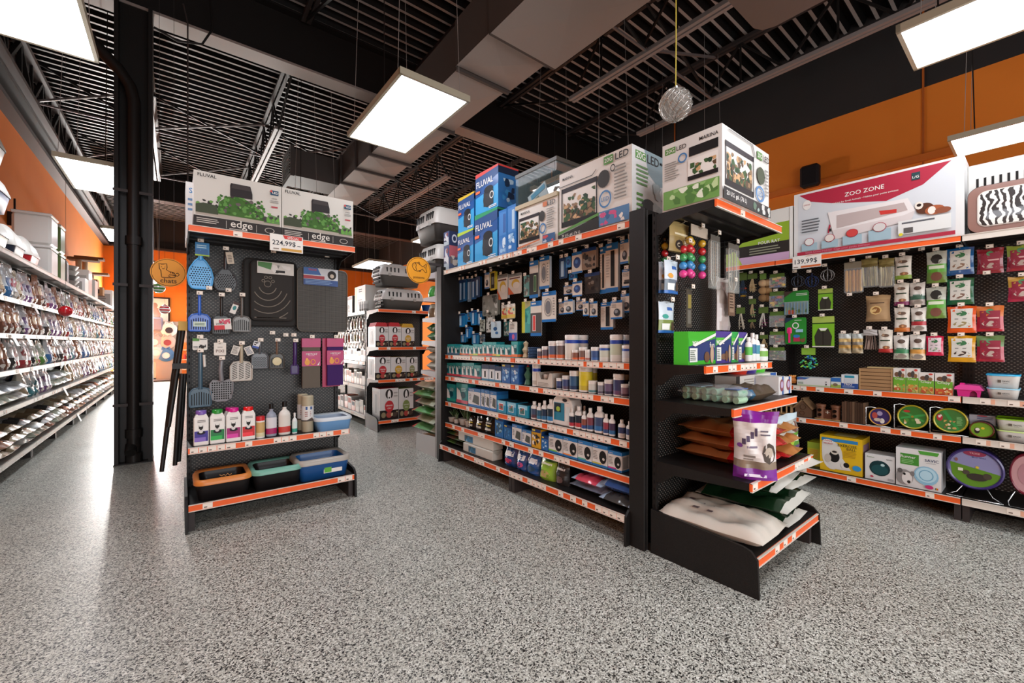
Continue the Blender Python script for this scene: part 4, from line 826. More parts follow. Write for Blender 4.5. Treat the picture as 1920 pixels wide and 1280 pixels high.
rows_n = ['top', 'upper middle', 'middle', 'lower middle', 'lowest']
R = random.Random(3); chunk = {}
FH = .20      # packs hang this far behind the shelf fronts
for (u0, u1, v0, v1, st, body) in allp:
    uc = (u0+u1)/2; s, w = FM.span(u0, u1, FH); zt = FM.sz(uc, v0, FH)[1]; zb = FM.sz(uc, v1, FH)[1]
    r_ = min(4, max(0, int((1.98-zt)/.15)))
    chunk.setdefault((r_, st), []).append((s, w, zt, zb, st, body))
for (r_, st), L_ in chunk.items():
    L_.sort(key=lambda p: p[0])
    for k, (s, w, zt, zb, st, body) in enumerate(L_):
        R2 = random.Random(int(s*1000)); dd = R2.uniform(-.02, .03)
        b = card(w, zt-zb, .02, body or '#ddd6ca', pk(st, R2)); o = b.build('hang_pack'); FM.put(o, s, zt, FH+dd)
        lab = LK[st]+', '+(ORD[k]+' alike in ' if len(L_) > 1 else '')+rows_n[r_]+' row, aquarium board'
        tag(o, lab, 'hang pack', 'hang packs on the aquarium board')
        hook(g1 if s < -2.88 else g2, FM, s, zt-.012, BRD, FH+dd-.02)
        if w > .03 and R2.random() < .7:      # a second pack right behind on the same hook is what thickens the bundle
            b2 = MB(); b2.box(-w/2+.004, w/2-.004, .012, .03, -(zt-zb)+.01, -.006, M(body or '#c8d2da', .4)); b2.build('backing_card', o)
for u in (1017, 1036, 1053, 1070, 1094, 1118, 1138, 1160, 1182, 851, 863, 880, 892, 903, 920, 935, 951, 970): 
    v = 441+(1182-u)*.235 if u > 1000 else 442+(1182-u)*.235
    s, z = FM.sz(u, v, FH-.06); hook(g1 if s < -2.88 else g2, FM, s, z, BRD, FH-.06)
def fit(F, u0, u1, vt, z, off): 
    s, w = F.span(u0, u1, off); return s, w, max(.01, F.sz((u0+u1)/2, vt, off)[1]-z)
# ================================================================== END SHELVES OF THE MIDDLE GONDOLA (face the camera)
FE = Face('-Y', 0.91); EB = .60; EZ = [2.09, 1.168, .945, .572, .198]
ge = shelf_unit('shelving_unit', 'black end-of-aisle shelving unit nearest the camera, with orange-edged shelves', 'shelving unit', FE, 2.31, 3.235, EB, 2.10,
    [(EZ[0], .21, .15), (EZ[1], .27, .55), (EZ[2], .12, .12), (EZ[3], .03, .2), (EZ[4], 0, .1)], seed=31, side=(-1, 1), kick=True)
# top aquarium box
w = .63; d = .36; h = .41
fr = [('r', 0, 1, 0, 1, M('#d8d6d0'))]+tank_art(.06, .62, .2, .8, 14)+[('r', .7, .82, .82, .93, M('#4f8a34')), ('t', '20G', .76, .875, .1, W_), ('t', 'LED', .91, .875, .14, M('#23201f')), ('p', [(.1, .97), (.6, .97), (.66, .8), (.64, .8), (.58, .955), (.1, .955)], M('#7a7672')), ('e', .78, .58, .09, .13, M('#47503a')), ('o', .76, .3, .1, .12, .25, M('#3a78b0')), ('t', 'LED', .76, .3, .12, M('#3a78b0')), ('l', .86, .97, .3, .72, 8, M('#8a8680')), ('r', 0, 1, 0, .16, M('#2a2827')), ('t', '20 U.S. gal. (76 L)', .25, .08, .4, W_), ('n', .55, .98, .01, .15, 8, 2, [M('#9ab0a8'), M('#c8cac6'), M('#4a6a54')])]
lf = [('r', 0, 1, 0, 1, M('#d6d4cf')), ('r', .05, .24, .84, .93, M('#4f8a34')), ('t', '20G', .145, .885, .15, W_), ('t', 'LED', .345, .885, .17, M('#23201f')), ('t', 'MARINA', .8, .9, .3, M('#23201f')), ('r', .48, .95, .7, .83, M('#1c1a1b')), ('r', .46, .95, .38, .66, M('#e2e0da')), ('n', .5, .92, .42, .6, 14, 3, scene_m), ('r', .46, .95, .36, .42, M('#1c1718')), ('o', .37, .72, .08, .07, .3, M('#3a78b0')), ('l', .05, .32, .45, .72, 8, M('#8a8680')), ('r', .03, .97, .03, .3, M('#6a9c4c')), ('n', .05, .95, .04, .29, 16, 8, [M('#8ab86c'), M('#b8d49c'), M('#dfe8d4'), M('#4a7a34')])]
finish(carton(w, d, h, '#d4d2cc', fr, left=lf), 'aquarium_kit_box', 'white MARINA 20G LED aquarium box on top of the end shelves nearest the camera', 'box', FE, 2.33+w/2, EZ[0], 1.092-.91)
def hp(F, root, board, u0, u1, v0, v1, off, body, art, name, label, cat='hang pack', d=.02, hk=True, mk=None, group=None):
    s, w = F.span(u0, u1, off); zt = F.sz((u0+u1)/2, v0, off)[1]; zb = F.sz((u0+u1)/2, v1, off)[1]; h = zt-zb
    if mk: b = mk(w, h)
    else: b = card(w, h, d, body, art)
    o = b.build(name); F.put(o, s, zt, off); tag(o, label, cat, group)
    if hk: hook(root, F, s, zt-.008, board, off-.025)
    return o
def bag_hang(w, h, bands, art=(), d=.035, seed=0, rough=.3, cr=.003):
    b = pouch(w, d, h, bands, seed, art=art, crinkle=cr, belly=.55); b.v = [(x, y, z-h) for x, y, z in b.v]; return b
hp(FE, ge, EB, 1259, 1296, 416, 473, .49, 0, 0, 'treat_bag', 'gold small animal treat bag hanging at top left of end shelves', 'bag', mk=lambda w, h: bag_hang(w, h, [(0, M('#8f7a4c', .3)), (.5, M('#a58f5c', .3))], [(.2, .55, .06, .4, M('#2c2522'), 'e'), (.28, .45, .15, .33, M('#b0a48c'), 'e'), (.15, .85, .55, .62, M('#ded2b0')), (.62, .9, .08, .4, M('#d8ccb4'))]))
for k, (u0, u1, v0, v1, of) in enumerate([(1240, 1252, 490, 549, .55), (1250, 1275, 487, 550, .50), (1239, 1268, 565, 624, .545)]):
    hp(FE, ge, EB, u0, u1, v0, v1, of, 0, 0, 'treat_bag', 'white and blue treat bag, '+['behind another on the upper hook', 'front one on the upper hook', 'alone on the lowest hook'][k]+' of end shelves', 'bag', mk=lambda w, h: bag_hang(w, h, [(0, M('#2c68b0', .3)), (.06, M('#7c8c4c' if k == 2 else '#6a7884', .3)), (.4, M('#c8d4dc', .3))], [(.45, .8, .72, .82, M('#2a5ca4')), (.1, .5, .45, .6, M('#d89c3c' if k < 2 else '#3a9c8c'), 'e'), (.1, .55, .1, .3, M('#e4e6e2')), (.65, .9, .06, .38, M('#4c3c30'), 'e')]))
# strings of coloured plastic balls
bc = ['#c8a02c', '#c42630', '#3f9c58', '#3a8cc8', '#e0408c']
def ballpack(cols, n, lab, u0, u1, v0, v1, off, drop=0, hd=True):
    s, w = FE.span(u0, u1, off); zt = FE.sz((u0+u1)/2, v0, off)[1]; zb = FE.sz((u0+u1)/2, v1, off)[1]; h = zt-zb; hh = h*.16 if hd else .0
    b = MB()
    if hd: b.box(-w/2, w/2, 0, .003, -hh, .02, M('#b9aa98', .5)); b.art([('t', 'FOR PARROTS', .5, .5, .8, M('#3a302a'))], w, .02) if 0 else None
    r = (h-hh)/len(cols)/2
    for c in range(n):
        xx = -w/2+r+(w-2*r)*(c/(n-1) if n > 1 else .5)
        for k, col in enumerate(cols):
            zc = -hh-r-2*r*k; pr = [(.001 if q in (0, 8) else r*.98*sin(pi*q/8), zc-r*.98*cos(pi*q/8)) for q in range(9)]
            b.lathe(pr, M(col, .2, coat=.6), 12, (xx, r+(c % 2)*.03))
    o = b.build('ball_toy'); FE.put(o, s, zt, off); tag(o, lab, 'toy'); hook(ge, FE, s, zt, EB, off-.02)
ballpack(bc, 3, 'pack of yellow, red, green, blue and pink plastic ball toys', 1296, 1327, 430, 520, .45)
ballpack(bc[1:], 1, 'string of coloured balls half behind the gold bag, pink ball lowest', 1280, 1296, 458, 520, .46, hd=False)
ballpack(['#241f1e', '#c8a02c', '#c42630', '#3f9c58'], 1, 'string of coloured balls beside the end shelf upright, leftmost', 1246, 1259, 440, 494, .56, hd=False)
# clear packs with rods, hanging toward the right
CLR = glassmat('clear_pack', '#cfd2cc', .22, .1)
def rodpack(u0, u1, v0, v1, off, lab, brown=False):
    s, w = FE.span(u0, u1, off); zt = FE.sz((u0+u1)/2, v0, off)[1]; zb = FE.sz((u0+u1)/2, v1, off)[1]; h = zt-zb; b = MB()
    for k in range(4):
        x = -w*.36+k*w*.24; b.tube([(x, .012, -h*.12), (x, .012, -h*.8), (x*.4, .012, -h*.94)], .0035, M(['#b8b4a8', '#8f8a7c', '#7d6a50', '#c8c6bc'][k], .25, .3), 6)
    b.box(-w/2, w/2, .004, .006, -h*.12, 0, M('#5a564e')); b.box(-w/2, w/2, 0, .024, -h, -h*.1, CLR, .004)
    o = b.build('rod_pack'); FE.put(o, s, zt, off); tag(o, lab, 'hang pack'); hook(ge, FE, s, zt-.006, EB, off-.02)
rodpack(1334, 1351, 441, 541, .42, 'long clear pack of pale rods, left of two under the top end shelf')
rodpack(1367, 1387, 457, 549, .40, 'long clear pack of pale rods, right of two under the top end shelf')
hp(FE, ge, EB, 1287, 1297, 541, 614, .52, '#4a453c', [('r', .3, .9, .5, .85, M('#8a7c3c')), ('r', .2, .8, .1, .45, M('#6a665c'))], 'slim_pack', 'slim dark hang pack alone on the middle of the end board')
hp(FE, ge, EB, 1350, 1374, 520, 619, .47, 0, 0, 'hay_bag', 'long silvery plastic bag hanging at the right edge of the end board', 'bag', mk=lambda w, h: bag_hang(w, h, [(0, M('#b0a4a0', .2, coat=.5)), (.5, M('#a59890', .2, coat=.5)), (.9, M('#cfcac4', .2))], cr=.008, d=.05, seed=5))
hp(FE, ge, EB, 1366, 1378, 528, 592, .43, '#6a5040', [('r', .15, .85, .1, .8, M('#8c7460')), ('l', .2, .8, .2, .7, 6, M('#4a382c'))], 'slim_pack', 'brown slim pack in front of the silvery plastic bag')
# shelf 1: paper bedding packs and bottles
for k, (u0, u1, vt, of, c1, c2) in enumerate([(1290, 1341, 622, .38, '#3fae2c', '#3fae2c'), (1342, 1371, 621, .38, '#4a3a8c', '#5ab83c'), (1371.5, 1384, 622, .38, '#2fa44c', '#5ab83c'), (1384.5, 1400, 622.5, .38, '#4a3a8c', '#5ab83c')]):
    s, w, h = fit(FE, u0, u1, vt, EZ[1], of); big = k == 0
    x0 = .02
    b = carton(w, .09 if big else .13, h, c1, [('r', x0, 1, .12, .8, M('#24366c')), ('p', [(x0, .8), (.98, .8), (x0, .55)], M(c2)), ('t', 'ware', x0+.2*(1-x0)+.06, .66, .26 if big else .5, W_), ('t', 'fun', .86, .6, .18, W_) if big else ('e', .5, .2, .2, .1, M('#7a5a44')), ('r', x0+.02, x0+.3*(1-x0), .08, .5, M('#dfe2dc')), ('l', x0+.04, x0+.25*(1-x0), .12, .45, 6, M('#5a6a58')), ('e', .66, .22, .1, .17, M('#6a4a34')), ('e', .85, .3, .07, .28, M('#b89c84')), ('p', [(.1+x0, .6), (1, .98), (.98, .88), (.2+x0, .55)], W_)], left=[('r', 0, 1, 0, 1, M('#46c832'))])
    finish(b, 'bedding_pack', ['big green pet bedding pack', 'purple-topped bedding pack', 'narrow green-topped bedding pack', 'purple-topped bedding pack by the bottles'][k]+' on the upper end shelf', 'box', FE, s, EZ[1], of)
for k, (u0, u1, vt) in enumerate([(1401, 1408, 632), (1408.5, 1415, 624), (1415.5, 1422, 627), (1424.5, 1436, 645)]):
    s, w, h = fit(FE, u0, u1, vt, EZ[1], .36-.02*(k == 3)); q, l = bottle(w, h, M(['#5ab84a', '#2c6a94', '#3a8ca0', '#7ab04a'][k]), low=M('#dfe4e0')); finish(q, 'bottle', 'small white bottle, '+ORD[k]+' at the right end of the upper end shelf', 'bottle', FE, s, EZ[1], .34-.03*(k == 3), subs=[(l, 'cap')])
# shelf 2
w, h = .37, .12; t = empty('pad_pack', (2.46, 1.235, EZ[2]), -pi/2); tag(t, 'clear bag of pale green rolled pads lying on the middle end shelf', 'bag')
b = MB(); R = random.Random(4)
for k in range(12):
    x = -w*.42+(k % 6)*w*.165; zc = .026+(k//6)*.036; pts = [(x+.012*sin(q), .02+.035*q, zc) for q in range(4)]; b.tube(pts, .021, M(R.choice(['#8ab89a', '#a4cbaa', '#7aa88c']), .5), 8)
b.build('rolled_pads', t); f = sack(w*1.04, .17, .105, [(0, FILM), (.3, FILM)], 5, crinkle=.004); f.build('clear_wrap', t)
b = MB(); b.box(w*.25, w*.44, .01, .15, .085, .09, M('#4a6a9c', .3)); b.box(-w*.4, -w*.12, .01, .15, .088, .092, M('#9cc0d0', .3)); b.build('printed_band', t)
s, w, h = fit(FE, 1405, 1456, 728, EZ[2], .14); b = sack(w*.95, .2, .085, [(0, M('#3e6a88', .2)), (.12, M('#54483a', .35)), (.9, M('#8a8478', .2, coat=.5))], 8, crinkle=.01); finish(b, 'bark_bag', 'brown bag of chewing bark on the middle end shelf', 'bag', FE, s+.03, EZ[2], .14)
s, w, h = fit(FE, 1386, 1462, 707, EZ[2], .33); finish(carton(w, .14, .13, '#dcd8d0', [('r', .0, .08, 0, 1, M('#2f2a28')), ('r', .42, .68, .1, .85, M('#2a5aa0')), ('r', .82, .97, .0, 1, M('#2a5aa0')), ('r', .7, .8, .3, .8, W_), ('t', 'HAY', .14, .5, .07, M('#3a322c')), ('l', .18, .4, .2, .85, 5, M('#9a938a')), ('r', .44, .5, .1, .85, M('#1e4888')), ('r', .56, .6, .1, .85, M('#1e4888'))]), 'feeder_box', 'long white and blue box behind the bags on the middle end shelf', 'box', FE, s, EZ[2], .35)
for k, (u0, u1) in enumerate(((1460, 1471.5), (1472, 1484))):
    s, w, h = fit(FE, u0, u1, 706, EZ[2], .2); finish(carton(w, .2, h, '#dfdfdd', [('r', .55, .8, 0, 1, M('#2a5a9c')), ('e', .5, .52, .32, .34, M('#8a4a54')), ('e', .5, .55, .2, .2, M('#b8a8c8'))]), 'bottle_box', 'slim white box with red oval, '+('left', 'right')[k]+' of two on the middle end shelf', 'box', FE, s, EZ[2], .2)
for k, (u0, u1, c) in enumerate(((1393, 1411, '#d43a28'), (1412, 1427, '#4a3a94'), (1428, 1446, '#4cb82c'))):
    s, w = FE.span(u0, u1, .38); b = MB(); r = w/2; b.lathe([(0, 0), (r*.8, 0), (r, .04+.02*(k == 2)), (r*.92, .04+.02*(k == 2)), (r*.72, .008), (0, .008)], M(c, .25, coat=.4), 18, (0, r)); finish(b, 'food_bowl', ['red', 'purple', 'bright green'][k]+' plastic bowl on top of the long white box', 'bowl', FE, s, EZ[2]+.131, .38)
# shelf 3
FS = Face('-X', 2.53)
for k in range(3):
    b = sack(.50, .36, .083, [(0, M('#9a6238', .3)), (.5, M('#a86a3c', .3)), (.62, M('#c22026', .2, coat=.6))], 20+k, crinkle=.01, split='x', seam=.05); finish(b, 'pet_food_bag', 'brown and red pet food bag lying in the left stack, '+['bottom', 'middle', 'top'][k], 'bag', FS, -1.23+.012*k, EZ[3]+.001+k*.08, -.01*k)
for k in range(3):
    b = sack(.33, .42, .07, [(0, M('#b02024', .2, coat=.5)), (.2, M('#b0743c', .3)), (.75, M('#c08448', .3))], 30+k, crinkle=.012, split='x'); finish(b, 'pet_food_bag', 'tan and red pet food bag lying in the right stack, '+['bottom', 'middle', 'top'][k], 'bag', FE, 3.05-.01*k, EZ[3]+.001+k*.068, .05+.02*k, tilt=.08-.07*k)
b = pouch(.21, .11, .36, [(0, M('#7a2c94', .25)), (.16, M('#8a7a68', .3)), (.27, M('#dcd8d4', .25)), (.84, M('#7a1c8c', .25))], 3, art=[(.25, .75, .05, .09, M('#e2dcee')), (.66, .98, .25, .56, M('#4a4038'), 'e'), (.72, .92, .34, .5, M('#b5a898'), 'e'), (.06, .2, .46, .53, M('#7a3c94'), 'e'), (.18, .27, .52, .6, M('#4a3c58')), (.29, .37, .56, .64, M('#4a3c58')), (.39, .47, .6, .7, M('#4a3c58')), (.49, .55, .64, .76, M('#4a3c58')), (.22, .5, .33, .36, M('#8c847c')), (.22, .45, .29, .31, M('#8c847c')), (.3, .55, .47, .5, M('#6a5c74')), (.62, .85, .66, .68, M('#5a5460')), (.62, .8, .71, .73, M('#5a5460'))], crinkle=.009, flare=.35, nx=12, nz=18, belly=.5)
o = b.build('pet_food_bag', None, (2.39, .945, EZ[3]), radians(-64)); tag(o, 'white pet food bag with purple top and bottom, standing at the shelf edge', 'bag')
s, w, h = fit(FE, 1474, 1514, 779, EZ[3], .1)
b = pouch(w, .09, h, [(0, M('#5a3c7c', .3)), (.16, M('#5a9c34', .3)), (.52, M('#b8bab4', .2, coat=.5)), (.85, M('#c8dde4', .3))], 6, art=[(.5, .9, .5, .8, M('#6a4434'), 'e'), (.45, .85, .3, .42, M('#dfe8d4')), (.1, .5, .2, .3, M('#a8c83c'))], crinkle=.006); finish(b, 'treat_bag', 'clear and green treat bag standing at right of the lower end shelf', 'bag', FE, s, EZ[3], .12)
# bottom deck: white sack and dark green bags
b = sack(.40, .60, .13, [(0, M('#cdc6b9', .55))], 71, nx=18, ny=16, crinkle=.014, seam=.05, split='x'); o = finish(b, 'paper_sack', 'large cream paper sack lying on the bottom deck of the end shelves', 'sack', FE, 2.535, EZ[4]+.001, -.02, tilt=.05)
q = MB()
for (x, y, ww, dd) in ((-.06, .38, .12, .035), (-.05, .30, .14, .03), (.0, .44, .05, .05), (.07, .2, .06, .05)): q.box(x-ww/2, x+ww/2, y, y+dd, .128, .1295, M('#6a5a5c'))
q.build('printing', o)
GRN = M('#16311c', .22, coat=.5); WHT = M('#c9c8bf', .4)
for k, (x, z, of, ti, w_) in enumerate([(2.93, .0, .0, .04, .36), (3.12, .06, .05, -.06, .34), (2.88, .115, -.02, .08, .5), (3.10, .175, .02, -.03, .4), (2.84, .235, .02, .1, .54), (3.08, .29, -.01, -.1, .4)]):
    b = sack(w_, .52, .075, [(0, WHT), (.07, GRN), (.93, WHT)], 80+k, nx=12, ny=14, crinkle=.014, split='y'); o = finish(b, 'soil_bag', 'dark green bag with white seam on the bottom end deck, '+['lowest left', 'lowest right', 'second layer left', 'second layer right', 'topmost left', 'topmost right'][k], 'bag', FE, x, EZ[4]+.002+z, of, tilt=ti)
    q = MB(); q.lathe([(.03, .0745), (.028, .077), (.0, .0775)], M('#9aac3c'), 16, (0.02, .12+.05*(k % 3)), 1, .6); q.build('printed_fruit', o)
# ================================================================== SMALL ANIMAL SHELVES ON THE RIGHT
FR = Face('-X', 4.47); RB = .45; RZ = [2.08, .905, .612, .172]
gr = []
for k, (a, c, wh) in enumerate([(-2.81, -1.592, False), (-1.59, -.372, False), (-.37, .85, True)]):
    gr.append(shelf_unit('shelving_unit', 'black small animal shelving bay, '+['farthest, partly behind the end shelves', 'middle bay with orange price rails', 'rightmost bay with pale price rails'][k], 'shelving unit', FR, a, c, RB, 2.10,
        [(RZ[0], 0, .0 if not wh else 0, wh), (RZ[1], .02, .35 if not wh else .6, wh), (RZ[2], .02, .3 if not wh else .3, wh), (RZ[3], -.02, .25, wh)], seed=51+k))
def rroot(s): return gr[0] if s < -1.59 else gr[1] if s < -.37 else gr[2]
def ritem(u0, u1, vt, zi, off, mb, name, label, cat='box', z0=0, d=.16, **kw):
    s, w, h = fit(FR, u0, u1, vt, RZ[zi]+z0, off); return finish(mb(w, d, h), name, label, cat, FR, s, RZ[zi]+z0, off, **kw)
RED = '#a81c38'
zz = [('r', .03, .96, .03, .97, M('#cdd1d4')), ('p', [(.04, .97), (.94, .97), (.8, .74), (.6, .62), (.28, .74), (.12, .84)], M(RED)), ('t', 'ZOO ZONE', .47, .83, .24, W_), ('t', 'Habitat for Small Animals \u2022 Habitat pour petits animaux', .47, .735, .4, W_),
      ('e', .095, .8, .03, .075, W_), ('t', 'LIVING', .095, .8, .045, M(RED)), ('r', .74, .785, .82, .92, M('#2a4448')), ('t', 'L/G', .762, .86, .034, W_),
      ('p', [(.24, .62), (.72, .6), (.76, .42), (.72, .36), (.3, .3), (.27, .34)], M('#e3ddda')), ('p', [(.27, .34), (.29, .2), (.74, .3), (.76, .42), (.7, .38)], M('#d5ccc9')), ('p', [(.3, .55), (.7, .55), (.72, .44), (.3, .36)], M('#b8a8a4')), ('p', [(.56, .5), (.66, .48), (.66, .43), (.57, .44)], M('#c43028')), ('p', [(.25, .3), (.26, .42), (.25, .44), (.24, .32)], M(RED)), ('l', .25, .27, .3, .4, 1, M('#222222')),
      ('e', .81, .42, .045, .07, M('#5a3422')), ('e', .78, .47, .022, .05, M('#e4dccf')), ('e', .78, .475, .012, .02, M('#2a1c16')), ('e', .86, .38, .05, .06, M('#a4552c')), ('e', .845, .38, .02, .05, M('#e8e0d4')), ('e', .9, .36, .04, .04, M('#8a4a2c')),
      ('l', .06, .19, .36, .58, 5, M('#5a5c60')), ('r', .06, .17, .09, .2, M('#9db8c2')), ('r', .2, .31, .09, .2, M('#9db8c2')), ('r', .34, .46, .09, .22, M('#9db8c2')), ('r', .5, .63, .09, .24, M('#9db8c2')),
      ('e', .115, .22, .034, .06, M(RED)), ('e', .255, .23, .034, .06, M(RED)), ('e', .4, .25, .038, .06, M(RED)), ('e', .565, .27, .04, .065, M(RED)), ('e', .115, .22, .03, .052, M('#dcdcd8')), ('e', .255, .23, .03, .052, M('#dcd4cc')), ('e', .4, .25, .034, .052, M('#c8403c')), ('e', .565, .27, .036, .057, M('#d0ccc8')),
      ('r', .67, .94, .12, .3, M('#dbdcd8')), ('l', .69, .92, .24, .29, 1, M('#5a5c60')), ('r', .7, .75, .13, .2, M('#54504e')), ('e', .685, .12, .012, .02, M('#d8cc2c')), ('r', .03, .96, .025, .075, M(RED)), ('t', 'Small Animal Habitat  Cage pour petits animaux', .3, .05, .42, M('#c87c8c'))]
ritem(1489, 1808, 328, 0, .02, lambda w, d, h: carton(w, .32, h, '#dcdcd9', zz, [('r', .1, .9, .1, .9, M('#cfd0cf'))]), 'habitat_box', 'wide white and red ZOO ZONE habitat box on the right top shelf')
ritem(1357, 1487, 400, 0, .03, lambda w, d, h: carton(w, .3, h, '#dcdad2', [('r', 0, .95, .36, .74, M('#8cac1c')), ('r', .0, .95, .16, .38, M('#2c2622')), ('r', 0, .95, .0, .16, M('#c4a0c0')), ('p', [(.0, .0), (.3, .0), (.18, .3), (0, .42)], M('#a8c23c')), ('t', 'POUR RAT', .68, .40, .3, W_), ('l', .4, .9, .18, .33, 3, M('#8a8a74')), ('r', .96, 1, 0, 1, M('#e4e2dc'))]), 'cage_box', 'white, green and lilac cage box behind the end shelves, beside the ZOO ZONE box')
# white plastic crate and zebra bed
s, w, h = fit(FR, 1812, 1960, 296, RZ[0], .22); b = MB(); b.box(-w/2, w/2, 0, .2, .0, h, M('#d9d9d4', .35), .012)
for k in range(9): x = -w/2+.05+k*.038; b.box(x, x+.013, -.002, 0, h*.42, h*.8, BK)
b.box(-w/2, w/2, -.006, .002, h*.32, h*.36, M('#c4c4c0', .35)); finish(b, 'plastic_crate', 'white plastic crate with vertical slots behind the zebra print bed', 'crate', FR, s, RZ[0], .22)
def m_zebra(nt, b):
    L = nt.links; tc = ND(nt, 'ShaderNodeTexCoord'); wv = ND(nt, 'ShaderNodeTexWave'); wv.inputs['Scale'].default_value = 9; wv.inputs['Distortion'].default_value = 9; wv.inputs['Detail Scale'].default_value = 1.4
    L.new(tc.outputs['Object'], wv.inputs['Vector']); r = ramp(nt, [(.0, '#16110f'), (.52, '#e8e4dc')], 'CONSTANT'); L.new(wv.outputs['Fac'], r.inputs[0]); L.new(r.outputs[0], b.inputs['Base Color']); b.inputs['Roughness'].default_value = .2; b.inputs['Coat Weight'].default_value = .5
ZEB = nodemat('zebra_print', m_zebra)
s, w, h = fit(FR, 1813, 1960, 338, RZ[0], .03); t = empty('pet_bed', FR.w(s, RZ[0], .03), FR.rz); tag(t, 'film-wrapped pet bed with zebra print and pinkish brown rim on edge', 'pet bed')
def rrect(w, h, r, n=6, x=0, z=0):
    P = []
    for cx, cz, a0 in ((w/2-r, h/2-r, 0), (-w/2+r, h/2-r, pi/2), (-w/2+r, -h/2+r, pi), (w/2-r, -h/2+r, 3*pi/2)):
        for k in range(n+1): a = a0+pi/2*k/n; P.append((x+cx+r*cos(a), z+cz+r*sin(a)))
    return P
def slab(P, y0, y1, m): b = MB(); b.prism([(x, z) for x, z in reversed(P)], 'y', y0, y1, m); return b
slab(rrect(w, h, .07, z=h/2), .03, .14, M('#1c1a19', .4)).build('underside', t)
slab(rrect(w*.98, h*.96, .068, z=h/2), .01, .03, M('#8a6458', .3, coat=.6)).build('rim', t)
slab(rrect(w*.72, h*.74, .05, z=h/2), .005, .01, M('#d8d2c8', .3)).build('piping', t)
slab(rrect(w*.69, h*.70, .045, z=h/2), .002, .005, ZEB).build('cushion', t)
# price sign
def price_sign(F, u0, u1, v0, v1, off, txt, label, special=False, tiltx=0):
    s, w = F.span(u0, u1, off); zt = F.sz((u0+u1)/2, v0, off)[1]; h = zt-F.sz((u0+u1)/2, v1, off)[1]
    b = MB(); b.box(-w/2, w/2, 0, .002, 0, h, M('#e6e2da', .4))
    a = [('t', txt, .47 if not special else .42, .52, .78 if not special else .7, M('#1d2230')), ('r', .3, .98, .05, .2, M('#c8622c')), ('l', .04, .26, .06, .2, 1, M('#7a6a5c'))]
    if special: a = [('p', [(.38, .98), (.98, .98), (.96, .76), (.44, .76)], M('#c8281c')), ('t', 'SP\u00c9CIAL', .7, .87, .36, W_), ('t', txt, .42, .48, .7, M('#1d2230')), ('r', .34, .96, .05, .2, M('#c8942c')), ('l', .1, .32, .06, .2, 1, M('#7a6a5c')), ('l', .82, .96, .36, .44, 1, M('#1d2230'))]
    else: a.append(('p', [(.45, .92), (.98, 1), (.98, .97), (.5, .9)], M('#c8622c')))
    b.art(a, w, h); o = b.build('price_sign'); F.put(o, s, zt-h, off); tag(o, label, 'price sign'); return o
price_sign(FR, 1486, 1540, 478, 502, -.022, '139,99$', 'white 139,99$ price sign clipped below the ZOO ZONE box')
# ---- shelf rows
ritem(1494.5, 1557, 708, 1, .05, lambda w, d, h: carton(w, .14, h, '#dcdedc', [('p', [(0, 1), (.4, 1), (.25, .75), (0, .68)], M('#2a62a8')), ('t', 'TRIXIE', .12, .8, .12, M('#c83c38')), ('l', .03, .2, .2, .45, 2, M('#4a7a48')), ('r', .0, 1, 0, .12, M('#b8cc9c')), ('r', .86, .9, .2, .36, BK), ('r', .86, .9, .5, .64, M('#7a7a80'))]), 'feeding_box', 'long low white box with blue corner on the right upper shelf')
ritem(1558, 1576.5, 708, 1, .05, lambda w, d, h: carton(w, .14, h, '#d4dcd8', [('r', 0, 1, .6, 1, M('#2a68b0')), ('r', 0, 1, 0, .3, M('#9cb44c')), ('e', .45, .3, .25, .16, M('#7a6a54'))]), 'feeding_box', 'small blue, white and green box beside the long low white box')
ritem(1577.5, 1609, 702.5, 1, .05, lambda w, d, h: carton(w, .14, h, '#dce0e2', [('r', 0, 1, 0, .38, M('#1f4a94')), ('r', .2, .78, .78, .95, M('#2a8ca4')), ('r', .18, .8, .42, .72, M('#c4ccd2')), ('t', 'TRIO', .4, .3, .5, W_), ('l', .08, .8, .06, .2, 2, M('#9ab0d0'))]), 'feeding_box', 'white and navy box with teal picture on the right upper shelf')
def crate(w, d, h):
    b = MB(); n = 6
    for k in range(n):
        z0 = h*k/n; b.box(-w/2, w/2, 0, .006, z0+.003, z0+h/n-.002, M('#a07c54', .6)); b.box(-w/2, w/2, d-.006, d, z0+.003, z0+h/n-.002, M('#a07c54', .6))
        b.box(w/2-.006, w/2, .006, d-.006, z0+.003, z0+h/n-.002, M('#8f6c48', .6)); b.box(-w/2, -w/2+.006, .006, d-.006, z0+.003, z0+h/n-.002, M('#8f6c48', .6))
    b.box(-w/2+.006, w/2-.006, .006, d-.006, 0, h-.004, M('#5a4028', .7)); b.box(-w/2, -w/2+.008, -.004, 0, 0, h, M('#b08c60', .6)); b.box(w/2-.008, w/2, -.004, 0, 0, h, M('#b08c60', .6)); return b
ritem(1611, 1673.5, 691, 1, .05, crate, 'wooden_crate', 'slatted tan wooden crate on the right upper shelf', 'crate')
ritem(1626, 1678, 688, 1, .22, lambda w, d, h: carton(w, .1, h, '#dcc890', []), 'treat_box', 'pale yellow box peeking out behind the wooden crate')
def crispy(low): return lambda w, d, h: carton(w, .09, h, '#e0ddd6', [('r', 0, 1, 0, .62, M('#6aa82c')), ('r', 0, 1, 0, .28, M(low)), ('e', .3, .74, .2, .1, M('#6a4a34')), ('e', .55, .76, .16, .14, M('#4a4440')), ('e', .78, .7, .14, .09, M('#8a6444')), ('e', .8, .93, .14, .045, M('#c84038')), ('t', 'Crispy', .5, .55, .72, W_), ('n', .06, .94, .03, .34, 14, len(low)+ord(low[1]), [M('#d8b468'), M('#c88c3c'), M('#e4d4a0'), M('#b8542c')])], [('r', .1, .9, .1, .6, M('#c8bc9c'))])
